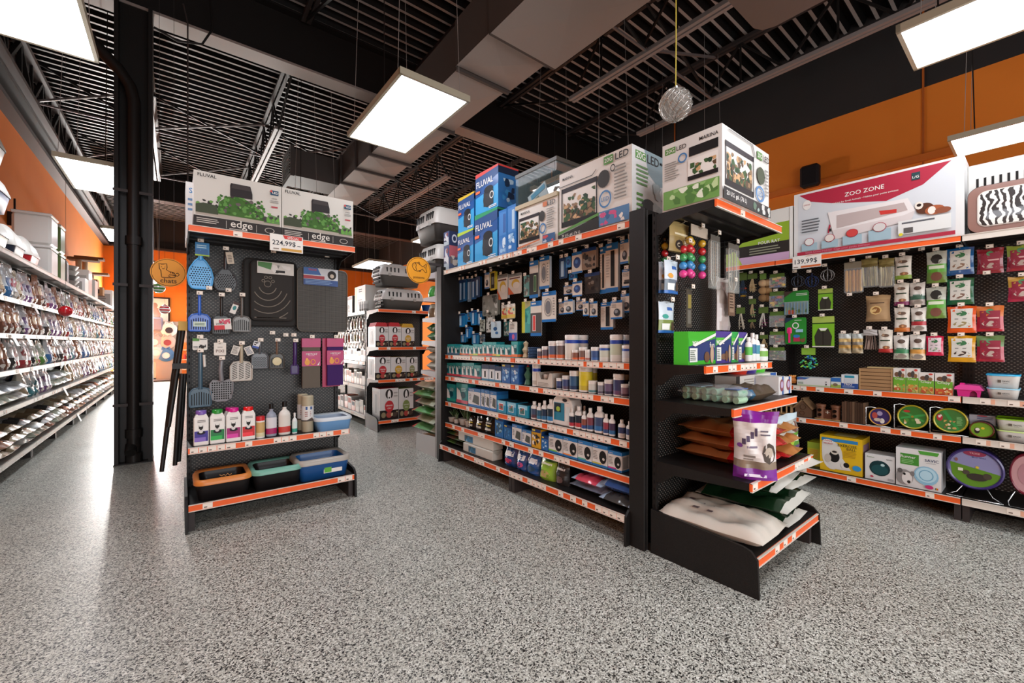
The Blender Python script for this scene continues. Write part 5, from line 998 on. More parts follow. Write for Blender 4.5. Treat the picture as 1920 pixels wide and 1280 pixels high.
for k, (u0, u1, vt, low) in enumerate([(1675, 1698, 690, '#8ab04c'), (1699, 1722, 690.5, '#b0b460'), (1722.5, 1751, 698.5, '#b09c44'), (1753, 1786.5, 700, '#c8502c')]): ritem(u0, u1, vt, 1, .05, crispy(low), 'treat_box', 'green and white Crispy treat box, '+ORD[k]+' on the right upper shelf')
s, w, h = fit(FR, 1789, 1845, 719, RZ[1], .05); t = empty('hideout_house', FR.w(s, RZ[1], .05), FR.rz); tag(t, 'bright pink plastic hideout house on the right upper shelf', 'pet house')
PK = M('#d8288c', .25, coat=.5); b = MB(); b.prism([(-w*.42, h*.6), (-w*.37, 0), (w*.02, 0), (w*.04, h*.3), (w*.12, h*.45), (w*.2, h*.45), (w*.27, h*.3), (w*.28, 0), (w*.37, 0), (w*.42, h*.6)], 'y', 0, .13, PK); b.box(-w*.3, w*.3, .02, .125, .002, h*.55, M('#8c1458', .5)); b.build('walls', t)
b = MB(); b.prism([(-w*.5, h*.52), (w*.5, h*.52), (w*.36, h*.86), (w*.1, h*.9), (-w*.3, h*.9), (-w*.46, h*.74)], 'y', -.012, .142, M('#e44ca0', .25, coat=.5)); b.box(-w*.32, -w*.16, .03, .08, h*.88, h, PK); b.build('roof', t)
def savic(w, h, rim):
    b = MB(); k = .86; r = .03
    P0 = rrect(w*k, .16, r); P1 = rrect(w, .19, r*1.2); n = len(P0)
    b.add([(x, y+.1, 0) for x, y in P0]+[(x, y+.1, h*.93) for x, y in P1], [(i, (i+1) % n, n+(i+1) % n, n+i) for i in range(n)]+[tuple(reversed(range(n)))], M('#dcdad4', .35), True)
    q = [(x*.93, y*.9+.1, h*.9) for x, y in P1]; b.add([(x, y+.1, h*.93) for x, y in P1]+q, [(i, (i+1) % n, n+(i+1) % n, n+i) for i in range(n)], M(rim, .3), True); b.add(q, [tuple(range(n))], M(rim, .35))
    l = MB(); b2 = rrect(w*1.03, .2, r*1.2); b3 = rrect(w*.96, .18, r)
    l.add([(x, y+.1, h*.9) for x, y in b2]+[(x, y+.1, h) for x, y in b2]+[(x, y+.1, h) for x, y in b3], [(i, (i+1) % n, n+(i+1) % n, n+i) for i in range(n)]+[(n+i, n+(i+1) % n, 2*n+(i+1) % n, 2*n+i) for i in range(n)], M(rim, .3), True)
    t = MB(); t.art([('r', .35, .45, .42, .62, M('#5a5248')), ('t', 'SAVIC', .6, .53, .22, M('#1d1b1b')), ('l', .5, .7, .36, .42, 1, M('#8a8680'))], w, h, base=.006); return b, l, t
for k, (u0, u1, vt, zi, z0, rim, lab) in enumerate([(1850, 1912, 728, 1, 0, '#8cc4d8', 'white SAVIC tub with pale blue rim, lower of two on the upper shelf'), (1849, 1913, 702, 1, None, '#2ca4d0', 'white SAVIC tub with bright blue rim, stacked on the other'), (1868, 1935, 808, 2, 0, '#bcd47c', 'white SAVIC tub with pale green rim, lower of two at right'), (1867, 1937, 786, 2, None, '#8cc41c', 'white SAVIC tub with lime green rim, stacked on the other')]):
    s, w = FR.span(u0, u1, .06); zb = RZ[zi] if z0 is not None else ztop_; h = FR.sz((u0+u1)/2, vt, .06)[1]-zb; ztop_ = zb+h*.985
    q, l, t_ = savic(w, h, rim); finish(q, 'storage_tub', lab, 'tub', FR, s, zb, .04, subs=[(l, 'rim'), (t_, 'lettering')])
# giraffe-like rubber toy
s, w, h = fit(FR, 1476, 1492, 703, RZ[1], .1); b = MB(); c_ = M('#e08a3c', .4); b.lathe([(0, 0), (w*.4, .01), (w*.45, h*.4), (w*.3, h*.7), (w*.34, h*.8), (w*.2, h*.92), (0, h*.93)], c_, 14, (0, w*.4))
for x in (-w*.3, -w*.12, w*.12, w*.3): b.tube([(x, w*.4, h*.8), (x*1.2, w*.4, h*.99)], .006, M('#e8a860', .4), 6)
b.lathe([(0, h*.35), (w*.14, h*.42), (0, h*.5)], BK, 8, (.0, .005)); finish(b, 'animal_figure', 'small orange rubber animal figure beside the slim white boxes', 'toy', FR, s, RZ[1], .1)
# second shelf
WD = M('#b8915c', .6); BARK = M('#6a4e38', .8)
s, w, h = fit(FR, 1434, 1486, 757, RZ[2], .1); b = MB(); b.box(-w/2, w/2, 0, .1, 0, .012, WD); b.box(-w/2, w/2, 0, .1, h-.012, h, WD)
for k in range(6): x = -w/2+.01+k*(w-.02)/5; b.tube([(x, .012, .01), (x, .012, h-.01)], .007 if k < 5 else .014, M('#c8a878', .6), 8)
finish(b, 'hay_rack', 'wooden hay rack with round bars on the right middle shelf', 'rack', FR, s, RZ[2], .1)
s, w, h = fit(FR, 1489, 1523, 746, RZ[2], .08); b = MB(); b.prism([(-w*.45, 0), (w*.45, 0), (w*.45, h*.5), (0, h*.95), (-w*.45, h*.5)], 'y', .01, .13, BARK); b.lathe([(w*.16, .006), (w*.16, .012), (0, .012)], M('#1c130d'), 14, (0, h*.52), axis='y'); b.lathe([(w*.13, .006), (w*.13, .012), (0, .012)], M('#2c2018'), 14, (-w*.05, h*.2), axis='y')
rf = MB(); rf.bar((-w*.54, .07, h*.44), (.01, .07, h), .14, M('#8a6c4c', .7), .012, up=(0, 0, 1)); rf.bar((w*.54, .07, h*.44), (-.01, .07, h), .14, M('#8a6c4c', .7), .012); finish(b, 'bird_house', 'bark nesting house with pitched roof on the right middle shelf', 'pet house', FR, s, RZ[2], .07, subs=[(rf, 'roof')])
s, w, h = fit(FR, 1528, 1575, 759, RZ[2], .07); b = MB(); br = M('#7a4c30', .6)
for x in (-w*.3, w*.3):
    b.lathe([(w*.18, 0), (w*.18, h*.82), (w*.21, h*.84), (w*.21, h), (w*.14, h), (w*.14, h*.9), (0, h*.9)], br, 16, (x, w*.22))
    for zc in (h*.3, h*.62): b.lathe([(w*.08, -.004), (w*.08, .006), (0, .006)], M('#1c100a'), 10, (x, zc), axis='y')
b.box(-w*.15, w*.15, w*.1, w*.3, 0, h*.66, M('#6a3c26', .6)); b.box(-w*.09, w*.09, w*.095, w*.1, h*.48, h*.51, M('#dcd4c4')); b.box(-.004, .004, w*.094, w*.1, h*.4, h*.6, M('#dcd4c4')); b.box(-w*.5, w*.5, 0, .1, -.0, .006, WD)
finish(b, 'wooden_castle', 'brown two-towered wooden castle hideout on the right middle shelf', 'pet house', FR, s, RZ[2], .06)
def bark(w, d, h):
    b = MB(); n = 9; R = random.Random(2)
    for k in range(n): x = -w/2+w*k/n; q = R.uniform(0, .006); b.box(x+.001, x+w/n-.001, -q, .1, 0, h-R.uniform(0, .008), M(R.choice(['#5a4232', '#6a4e3a', '#4c382a', '#705640']), .85))
    return b
ritem(1578.5, 1623, 753, 2, .07, bark, 'bark_bridge', 'upright bark log bridge panel on the right middle shelf', 'pet accessory')
def wheel(u0, u1, v0, v1, zi, off, face_art, rimc, lab, name='exercise_wheel', stand=True, back='#1c1a1a', frame_side=None):
    s, w = FR.span(u0, u1, off); zt = FR.sz((u0+u1)/2, v0, off)[1]; zb = FR.sz((u0+u1)/2, v1, off)[1]; zs = RZ[zi]; zb = max(zb, zs+.006); H = zt-zb; r = H/2; rx = min(w/2, r*1.15)/r; zc = (zt+zb)/2-zs
    t = empty(name, FR.w(s, zs, off), FR.rz); tag(t, lab, 'exercise wheel')
    b = MB(); d = .08
    b.lathe([(r, 0), (r, d), (r*.2, d+.001), (0, d)], M(back, .4), 32, (0, zc), rx, 1, axis='y'); b.build('drum', t)
    b = MB(); b.lathe([(r*.88, .004), (r*.88, -.006), (r*.94, -.012), (r*1.0, -.006), (r*1.0, .01)], M(rimc, .3, coat=.4), 36, (0, zc), rx, 1, axis='y'); b.build('rim', t)
    b = MB(); n = 30; b.add([(r*.9*rx*cos(2*pi*i/n), -.001, zc+r*.9*sin(2*pi*i/n)) for i in range(n)], [tuple(range(n))], M(face_art[0], .4, coat=.3))
    a = MB(); a.art(face_art[1], 2*r*.9*rx, 2*r*.9, base=-.002); a.v = [(x, y, z+zc-r*.9) for x, y, z in a.v]; o = len(b.v); b.v += a.v
    for f, mi, sm_ in zip(a.f, a.m, a.sm): b.f.append(tuple(q+o for q in f)); b.m.append(b.mi(a.mats[mi])); b.sm.append(sm_)
    b.build('printed_disc', t)
    if stand:
        b = MB(); x0 = -r*rx-.012
        if frame_side: b.tube([(x0+.1, .03, zc+r*.8), (x0+.03, -.01, zc+r*1.02), (x0, -.03, zc+r*.95), (x0, -.03, .006), (r*rx, -.03, .006), (r*rx, .09, .006), (x0, .09, .006)], .004, CHROME, 6)
        else: b.tube([(-r*.4, .01, zc-r*.9), (-r*.6, -.02, .03), (-r*rx*.95, -.05, .005), (r*.2, -.06, .005), (r*rx*.95, -.05, .005), (r*.6, -.02, .03), (r*.4, .01, zc-r*.9)], .004, CHROME, 6)
        b.build('wire_stand', t)
    return t
gdisc = ('#2f7a2c', [('p', [(.05, .35), (.95, .6), (.95, .7), (.1, .45)], M('#3aa04a')), ('p', [(.1, .7), (.9, .3), (.92, .38), (.18, .76)], M('#3aa04a')), ('e', .3, .75, .12, .06, M('#b8342c')), ('n', .2, .8, .15, .45, 7, 6, [M('#c8a45c'), M('#e0d4b0'), M('#4c8c34')]), ('e', .5, .52, .05, .05, M('#9c8a2c'))])
gdisc2 = ('#3a7a34', [('p', [(.25, .9), (.36, .94), (.8, .12), (.7, .06)], M('#2c9444')), ('e', .17, .6, .1, .16, M('#b02c34')), ('n', .12, .24, .48, .74, 5, 6, [M('#e8dcd4')]), ('n', .3, .7, .12, .5, 9, 16, [M('#c8a45c'), M('#e0d4b0'), M('#8a5a3c')]), ('l', .7, .9, .3, .7, 7, M('#8cc47c'))])
wheel(1629, 1671, 764, 799, 2, .05, ('#3c2c68', [('e', .25, .55, .14, .2, M('#b84c44')), ('e', .5, .7, .14, .14, M('#a89cc0')), ('e', .62, .25, .12, .16, M('#e0dcd4')), ('e', .4, .3, .2, .1, M('#c8b8a8'))]), '#c8923c', 'small exercise wheel with tan rim and purple disc on the right shelf', frame_side=True)
wheel(1682, 1741, 759, 804, 2, .05, gdisc, '#b8a82c', 'green and yellow exercise wheel with crossed bars, left of two alike', frame_side=True)
wheel(1749, 1816, 765, 811, 2, .05, gdisc2, '#b8a82c', 'green and yellow exercise wheel with one diagonal bar, right of two alike', frame_side=True)
s, w, h = fit(FR, 1816, 1866, 780, RZ[2], .09); finish(carton(w, .05, h, '#b8c0cc', [('r', 0, 1, 0, .55, M('#5a9c2c')), ('e', .5, .97, .2, .03, M('#b83c48')), ('l', .3, .9, .8, .95, 2, M('#54689c'))]), 'backing_card', 'printed green and pale card behind the brown exercise wheel', 'card', FR, s, RZ[2], .14)
wheel(1817, 1865, 790, 821, 2, .04, ('#6a9c1c', [('e', .55, .6, .08, .08, M('#d8b82c')), ('e', .3, .42, .12, .2, M('#2c2622')), ('e', .32, .5, .1, .1, M('#dcd4c4'))]), '#5c2420', 'brown-rimmed exercise wheel with lime disc, in front of printed card', stand=False)
# bottom deck
ritem(1514, 1537, 829, 3, .1, lambda w, d, h: carton(w, .2, h, '#c8c830', [('r', 0, 1, .75, 1, M('#a8c43c')), ('r', .0, 1, .0, .2, M('#dccc3c')), ('e', .6, .2, .24, .12, M('#3a9c3c')), ('l', .2, .9, .35, .7, 5, M('#d8943c'))]), 'toy_box', 'lime and yellow box at the left of the bottom right deck')
ritem(1537.5, 1617, 819, 3, .03, lambda w, d, h: carton(w, .24, h, '#e2b81c', [('r', .04, .9, .84, .93, M('#2c84bc')), ('e', .3, .45, .25, .4, M('#dfdcd4')), ('p', [(.05, .8), (.3, .85), (.55, .4), (.75, .1), (.4, .08), (.12, .3), (.05, .5)], M('#dfdcd4')), ('e', .35, .42, .13, .16, M('#1f1c1a')), ('e', .36, .55, .09, .07, M('#dcd4c4')), ('e', .36, .56, .06, .03, M('#3a3430')), ('e', .2, .36, .08, .12, M('#c4bcb0')), ('e', .6, .22, .09, .09, M('#e4e0d8')), ('e', .64, .24, .07, .07, M('#1c1a18')), ('e', .88, .2, .1, .075, M('#2c94d0')), ('e', .2, .83, .13, .06, W_), ('t', 'LIVING', .2, .85, .2, M('#c42c34')), ('t', 'WORLD', .21, .78, .22, M('#c42c34')), ('t', 'EXERCISE', .66, .77, .44, M('#3a3224')), ('t', 'BALL', .76, .69, .22, M('#3a3224')), ('l', .58, .88, .45, .64, 5, M('#b8901c'))],
      [('r', 0, 1, 0, 1, M('#c8a01c')), ('r', .1, .9, .12, .84, M('#8a6c7c'))], [('r', .3, .8, .2, .8, M('#e8d88c'))]), 'exercise_ball_box', 'large yellow LIVING WORLD EXERCISE BALL box on the bottom right deck')
ritem(1622, 1678, 853, 3, .03, lambda w, d, h: carton(w, .18, h, '#dcdcda', [('t', 'Runner', .2, .88, .26, M('#5a7a3c')), ('t', 'SAVIC', .82, .86, .2, M('#1d1b1b')), ('e', .5, .48, .35, .3, M('#16363a')), ('e', .5, .42, .28, .2, M('#1e4c50')), ('e', .6, .62, .07, .05, M('#b8d4d4')), ('e', .24, .12, .06, .04, M('#b83a54')), ('r', .78, .96, .06, .14, M('#a8a8a8'))], [('r', 0, 1, 0, 1, M('#3c3836'))]), 'exercise_ball_box', 'small white Runner SAVIC box with dark green ball picture')
ritem(1680, 1765, 843, 3, .02, lambda w, d, h: carton(w, .22, h, '#dddddb', [('r', .1, .52, .57, .86, M('#3f8c2c')), ('t', 'Runner', .28, .78, .34, W_), ('l', .13, .45, .6, .72, 3, M('#8cc47c')), ('p', [(.5, .98), (.96, .98), (.92, .89), (.55, .89)], M('#4c9c34')), ('t', 'SAVIC', .8, .76, .3, M('#14305c')), ('l', .68, .96, .68, .7, 1, M('#8a8a90')), ('e', .68, .36, .27, .24, M('#8cbcd4')), ('e', .68, .38, .23, .19, M('#b4d8e6')), ('o', .68, .37, .16, .14, .14, M('#6aa4c0')), ('e', .2, .24, .2, .2, M('#8c8886')), ('e', .26, .22, .12, .16, M('#dcd8d4')), ('e', .3, .13, .04, .04, M('#2a2624')), ('e', .2, .32, .03, .03, M('#141210')), ('e', .38, .36, .05, .06, M('#7a7674')), ('e', .1, .4, .06, .06, M('#5a5654')), ('e', .75, .09, .09, .05, M('#c42c6c')), ('r', .88, .9, .05, .1, BK), ('r', .9, .92, .05, .1, M('#e0c02c')), ('r', .92, .94, .05, .1, M('#c82c2c'))],
      [('r', 0, 1, 0, 1, M('#b8b8b8'))], [('r', .1, .6, .2, .8, M('#c0ccc0'))]), 'exercise_ball_box', 'large white Runner SAVIC box with rat and pale blue ball')
wheel(1774, 1885, 841, 917, 3, .06, ('#8a8cb8', [('p', [(.02, .62), (.98, .42), (.93, .22), (.75, .06), (.5, .0), (.25, .06), (.07, .25)], M('#5a8c1c')), ('e', .5, .92, .22, .08, M('#8c2c4c')), ('t', 'TRIXIE', .5, .92, .2, M('#dca8a8')), ('t', 'Metal Wheel', .58, .82, .26, M('#2c3c7c')), ('e', .55, .55, .035, .035, M('#d8c02c')), ('e', .55, .28, .2, .1, M('#39332e')), ('e', .74, .34, .08, .08, M('#4a4238')), ('e', .34, .38, .07, .06, M('#4c443c')), ('r', .18, .28, .4, .48, M('#dcdccc')), ('e', .15, .7, .03, .05, M('#8a5a54'))]), '#3a2a6c', 'large purple exercise wheel with chinchilla disc on a wire stand', back='#2c2250')
wheel(1892, 1965, 850, 930, 3, .06, ('#c09498', [('e', .5, .5, .3, .3, M('#b08088'))]), '#6c1c2c', 'dark red exercise wheel cut off by the right edge of the photo', back='#54141f')
# ---- hanging goods
Z3 = lambda x, y: (1540+x*.1797, 450+y*.1797)
Z4 = lambda x, y: (1720+x*.328, 280+y*.328)
Z5 = lambda x, y: (1340+x*.125, 480+y*.125)
def rh(Zf, x0, x1, y0, y1, mk, name, label, cat='bag', off=.17, hk=True):
    u0, v0 = Zf(x0, y0); u1, v1 = Zf(x1, y1); s = FR.span(u0, u1, off)[0]
    return hp(FR, rroot(s), RB, u0, u1, v0, v1, off, 0, 0, name, label, cat, mk=mk, hk=hk)
def nature(foot, f2=None): return lambda w, h: bag_hang(w, h, [(0, M(foot, .35)), (.17, M('#d8d2c4', .4))], [(.2, .8, .68, .82, M('#6a5444'), 'e'), (.25, .45, .7, .84, M('#c8a888'), 'e'), (.12, .85, .5, .56, M('#2c3c2a')), (.3, .85, .15, .3, M(f2 or '#8a5a34'), 'e'), (.4, .7, .18, .27, M('#c88c5c'), 'e')], d=.04, seed=2)
def complete(band, low='#d8d4cc'): return lambda w, h: bag_hang(w, h, [(0, M(low, .35)), (.27, M(band, .35)), (.38, M('#cfd4cc', .35)), (.5, M('#ddd9d0', .35))], [(.25, .8, .66, .84, M('#5a463a'), 'e'), (.2, .85, .42, .47, M('#3c6450')), (.1, .9, .04, .22, M('#8a8074'), 'e')], d=.04, seed=3)
def oxbow(c, fr='#d4d2c8', c2='#8a6a54'): return lambda w, h: bag_hang(w, h, [(0, M(c, .22, coat=.4))], [(.12, .88, .18, .9, M(fr)), (.3, .7, .62, .82, M('#3c7a4c'), 'e'), (.2, .8, .22, .42, M(c2), 'e'), (.35, .6, .27, .38, M('#e4dccc'), 'e'), (.25, .75, .5, .54, M('#8a8a84'))], d=.03, seed=4)
def oxred(c, top=None): return lambda w, h: bag_hang(w, h, [(0, M(c, .22, coat=.4))]+([(.55, M(top, .3))] if top else []), [(.12, .88, .12, .82, M('#8c1c34')), (.35, .65, .7, .9, M('#4c8c5c'), 'e'), (.15, .85, .5, .56, M('#d8a8a8')), (.18, .82, .2, .42, M('#b8a498'), 'e')], d=.03, seed=5)
def crspb(w, h): return bag_hang(w, h, [(0, M('#6a8c3c', .3)), (.3, M('#5aa834', .3)), (.55, M('#b8bcae', .3))], [(.2, .8, .6, .9, M('#2c2a26'), 'e'), (.1, .9, .44, .54, M('#dce8cc')), (.2, .8, .06, .34, M('#7a4c3c'), 'e')], d=.03, seed=6)
def grassb(w, h):
    b = bag_hang(w, h*.3, [(0, M('#6a5c2c', .4)), (.3, M('#8a7c48', .4))], d=.02); R = random.Random(int(w*1e4))
    for k in range(26):
        x = R.uniform(-.42, .42)*w; b.bar((x, R.uniform(.0, .04), -h*.28), (x+R.uniform(-.12, .12)*w, R.uniform(.0, .04), -h*.95), .005, M(R.choice(['#c8bc88', '#a89c68', '#8a8050', '#dcd4a8']), .6))
    b.box(-w/2, w/2, -.004, .045, -h, -h*.28, FILM, .01); return b
def cornb(w, h):
    b = MB(); b.box(-w/2, w/2, .01, .03, -h*.22, 0, M('#8a8270', .3))
    for k in range(5):
        x = -w*.38+k*w*.19; b.lathe([(0, -h*.97), (w*.085, -h*.93), (w*.1, -h*.6), (w*.085, -h*.28), (0, -h*.24)], M(['#c8902c', '#d8a43c', '#b87c24'][k % 3], .6), 10, (x, .02+.012*(k % 2)))
    b.box(-w/2, w/2, -.008, .05, -h, -h*.2, FILM, .01); return b
def paperb(w, h): return bag_hang(w, h, [(0, M('#a5845c', .7)), (.85, M('#b8986c', .7))], [(.2, .7, .25, .6, M('#d8b878'), 'e'), (.25, .65, .3, .55, M('#8c5c2c'), 'e'), (.35, .5, .4, .5, M('#e0c8a0'), 'e'), (.2, .8, .68, .72, M('#5a4430'))], d=.09, seed=7)
def snackb(w, h): return bag_hang(w, h, [(0, M('#a89878', .3)), (.25, M('#c89c50', .4)), (.45, M('#8a8478', .3)), (.58, M('#d0b070', .4)), (.78, M('#c8d0cc', .3))], d=.035, seed=8, cr=.008)
def stickb(w, h):
    b = bag_hang(w, h*.3, [(0, M('#b0aca8', .3))], d=.02); R = random.Random(5)
    for k in range(16): x = R.uniform(-.3, .3)*w; b.tube([(x, R.uniform(0, .03), -h*.25), (x*1.3+R.uniform(-.1, .1)*w, R.uniform(0, .03), -h*.98)], .004, M(R.choice(['#8a7468', '#5c4a40', '#a8968a']), .7), 5)
    return b
rh(Z3, 235, 430, 225, 550, cornb, 'corn_bag', 'clear bag of yellow corn cobs on the right perforated board')
rh(Z3, 412, 590, 190, 490, grassb, 'hay_bag', 'clear bag of dried stalks beside the corn cobs, left of two')
rh(Z3, 592, 762, 190, 490, grassb, 'hay_bag', 'clear bag of dried stalks beside the first Nature bag')
for a in [(762, 940, 165, 405, '#8aa83c', 'with green foot, top'), (752, 915, 447, 680, '#7a2454', 'with purple foot'), (755, 922, 700, 955, '#c8702c', 'with orange foot'), (590, 742, 935, 1172, '#b8302c', 'with red foot, beside the sticks')]: rh(Z3, a[0], a[1], a[2], a[3], nature(a[4]), 'treat_bag', 'cream Nature treat bag '+a[5]+', right board')
for a in [(918, 1082, 442, 680, '#3c6450', '#a89c94', 'with dark green band'), (930, 1096, 702, 950, '#b03038', '#ccc4bc', 'with red band'), (747, 912, 995, 1242, '#3a8458', '#b4b8a4', 'with green band'), (918, 1086, 985, 1250, '#d89c4c', '#d8c4a4', 'with orange band')]: rh(Z3, a[0], a[1], a[2], a[3], complete(a[4], a[5]), 'food_bag', 'white rodent food bag '+a[6]+' on the right board')
rh(Z3, 450, 712, 572, 847, paperb, 'paper_bag', 'brown paper bag of hay hanging alone on the right board', 'bag')
rh(Z3, 172, 308, 975, 1180, snackb, 'snack_bag', 'clear snack bag with corn pieces, left of two in the lowest row'); rh(Z3, 315, 432, 975, 1180, snackb, 'snack_bag', 'clear snack bag with corn pieces, right of two in the lowest row')
rh(Z3, 432, 585, 930, 1145, stickb, 'stick_bundle', 'bundle of thin brown chew sticks on the right board', 'chew sticks')
rh(Z4, 50, 170, 580, 762, crspb, 'treat_bag', 'green Crispy bag on the right board, upper one'); rh(Z4, 48, 166, 785, 965, crspb, 'treat_bag', 'green Crispy bag on the right board, lower one')
for a in [(165, 326, 560, 716, '#145a94', 'blue', '#8a6a54'), (165, 326, 735, 886, '#1c5c3c', 'dark green', '#7a5a4c'), (168, 340, 895, 1048, '#d8541c', 'orange', '#9a8a5c'), (172, 336, 1065, 1215, '#d0981c', 'yellow', '#4c3c34')]: rh(Z4, a[0], a[1], a[2], a[3], oxbow(a[4], '#d4d2c8', a[6]), 'treat_bag', a[5]+' treat bag with white window in the right board column')
for a in [(338, 495, 565, 708, '#8a2430', None, 'dark red treat bag at the top of the right board'), (335, 497, 895, 1040, '#b02434', '#c86c2c', 'red treat bag with orange top, right of the orange bag'), (335, 500, 1065, 1213, '#a82438', '#5c7a44', 'red treat bag with leafy top, right of the yellow bag'), (508, 680, 545, 692, '#a03040', '#8ca03c', 'red and green treat bag at the photo edge, upper'), (515, 690, 725, 868, '#a82c48', '#c89c3c', 'red and yellow treat bag at the photo edge, lower')]: rh(Z4, a[0], a[1], a[2], a[3], oxred(a[4], a[5]), 'treat_bag', a[6])
rh(Z4, 48, 150, 1065, 1178, oxbow('#c81c48', '#d8c8cc', '#7a9c7c'), 'treat_bag', 'small crimson treat bag left of the yellow bag')
# toys at left
def toyb(seed, cols): 
    def f(w, h):
        b = MB(); b.box(-w/2, w/2, .01, .014, -h*.28, 0, M('#5c7a34', .4)); b.art([('n', .05, .95, .05, .9, 8, seed, [M('#8ca45c'), M('#3c4c24'), M('#c8ccA0'.lower())])], w, h*.28, base=.009) if 0 else None; R = random.Random(seed)
        for k in range(16):
            x, z, r = R.uniform(-.4, .4)*w, -h*R.uniform(.32, .95), R.uniform(.08, .16)*w; c = M(R.choice(cols), .35)
            if k % 2: b.box(x-r, x+r, .0, 2*r, z-r*.6, z+r*.6, c)
            else: b.lathe([(0, z-r), (r*.8, z-r*.5), (r, z), (r*.8, z+r*.5), (0, z+r)], c, 8, (x, r+R.uniform(0, .02)))
        b.box(-w/2, w/2, -.004, .05, -h, -h*.26, FILM); return b
    return f
CC = ['#c8402c', '#3c9c3c', '#e0b83c', '#2c4c9c', '#c87c4c', '#8a2c2c']; NN = ['#8a7454', '#b89c74', '#5c4a34', '#a43c2c', '#4c6c34', '#d4c8b0']
for k, (y0, y1, c) in enumerate([(262, 470, CC), (530, 765, CC), (830, 1060, NN), (1130, 1330, NN), (1365, 1560, NN)]): rh(Z5, 822, 1040, y0, y1, toyb(k, c), 'toy_bag', ['bright coloured bird toy bag, topmost', 'bright coloured bird toy bag, second', 'brown mixed bird toy bag, third', 'brown mixed bird toy bag, fourth', 'brown mixed bird toy bag, lowest'][k]+' of its column')
def loofah(w, h):
    b = MB(); b.box(-w*.3, w*.3, .01, .013, -h*.2, 0, M('#6a8c3c')); r = h*.8/6
    for k in range(3):
        for x in (-w*.12, w*.25): b.lathe([(.001 if q in (0, 8) else r*1.1*sin(pi*q/8), -h*.2-r-2*r*k-r*1.05*cos(pi*q/8)) for q in range(9)], M(['#c4a47c', '#a88458', '#8c6a44'][k], .9), 12, (x, r+.02*(x > 0)))
    return b
rh(Z5, 640, 800, 262, 680, loofah, 'woven_ball_toy', 'column of tan woven ball toys hanging on the right board', 'toy')
def ropes(c1, c2, rings=0): 
    def f(w, h):
        b = MB(); b.box(-w*.45, w*.45, .01, .013, -h*.28, 0, M('#5c7234', .4)); R = random.Random(int(h*1e3))
        for k in range(7): x = R.uniform(-.2, .2)*w; b.tube([(x*.4, .012, -h*.28), (x*1.4, .0, -h*.6), (x*2, .014, -h*R.uniform(.8, 1))], .004, M(c1, .7), 5)
        for k in range(3): b.lathe([(w*.25, -h*(.55+.14*k)), (w*.36, -h*(.58+.14*k)), (w*.25, -h*(.61+.14*k))], M(c2[k % len(c2)], .5), 12, (0, .03))
        return b
    return f
rh(Z5, 480, 640, 262, 545, ropes('#b8a078', ['#c8b088', '#a88858']), 'rope_toy', 'beige rope and wood bird toy left of the woven balls', 'toy')
rh(Z5, 345, 485, 250, 650, ropes('#2c3c4c', ['#d0502c', '#28508c', '#c8982c']), 'ring_toy', 'bird toy with orange, blue and yellow rings', 'toy')
rh(Z5, 310, 455, 770, 1100, ropes('#c4b8a4', ['#8a7c68']), 'rope_toy', 'knotted white rope bird toy with green card', 'toy')
rh(Z5, 500, 620, 640, 920, ropes('#b09870', ['#3c8c4c', '#c8c0a8']), 'rope_toy', 'looped rope bird toy with a green bead', 'toy')
rh(Z5, 490, 620, 950, 1090, ropes('#7a6448', ['#5c4834']), 'rope_toy', 'small dark wooden bird toy low on the board', 'toy', hk=False)
rh(Z5, 645, 805, 765, 1090, ropes('#c8c0b4', ['#5c2444', '#6c2c50', '#4a1c38']), 'bell_toy', 'plum coloured bell toy on two white cords', 'toy')
rh(Z5, 660, 800, 1180, 1400, ropes('#a89068', ['#b8946c', '#8c6c4c']), 'wood_toy', 'round brown wooden toy with green card above the bedding bottles', 'toy')
def gcard(kind):
    def f(w, h):
        if kind == 'fence':
            b = card(w, h, .02, '#2f8c34', [('r', 0, 1, 0, .55, M('#8fa4a0')), ('n', .05, .95, .06, .35, 8, 3, [M('#5c7a4c'), M('#9cb08c')]), ('r', .15, .45, .02, .2, M('#c8603c')), ('p', [(.0, 1), (0, .75), (.4, 1)], M('#4a3a34')), ('l', .5, .95, .78, .9, 2, M('#dfe8d8'))])
            for k in range(8): x = -w*.46+k*w*.131; b.tube([(x, -.012, -h*.5), (x, -.012, -h)], .003, M('#4c7898', .3), 5)
            return b
        if kind == 'brush':
            b = card(w, h, .02, '#2f8c34', [('p', [(.0, 1), (0, .8), (.5, 1)], M('#2a3a4c')), ('l', .45, .9, .88, .92, 1, M('#dfe8d8')), ('o', .5, .7, .16, .12, .3, W_), ('n', .7, .95, .05, .25, 4, 2, [M('#7a5034')]), ('r', .4, .7, .1, .3, M('#b82c4c')), ('e', .55, .3, .16, .06, M('#2c7cb8'))])
            b.lathe([(0, -h*.62), (w*.12, -h*.58), (w*.13, -h*.45), (w*.1, -h*.38), (0, -h*.36)], M('#e82c78', .3), 10, (-w*.3, -.0), 1, .4); b.box(-w*.33, -w*.25, -.01, .0, -h*.95, -h*.58, M('#e82c78', .3)); b.box(w*.02, w*.34, -.01, .0, -h*.55, -h*.44, M('#9cc4dc', .3)); return b
        b = card(w, h, .02, '#7ab82c', [('r', 0, 1, .76, .8, M('#2a4a18')), ('r', 0, 1, .8, 1, M('#a4bc54')), ('p', [(.15, .05), (.85, .05), (.9, .35), (.72, .62), (.6, .52), (.4, .52), (.28, .62), (.1, .35)], M('#37342c')), ('p', [(.3, .62), (.7, .62), (.6, .54), (.4, .54)], W_), ('r', .49, .51, .05, .52, M('#1c1a16')), ('r', 0, 1, 0, .04, M('#d8d4c8'))]); return b
    return f
rh(Z5, 1045, 1410, 520, 875, gcard('fence'), 'playpen_card', 'green hang card with blue wire fence, left part of the right board', 'hang pack')
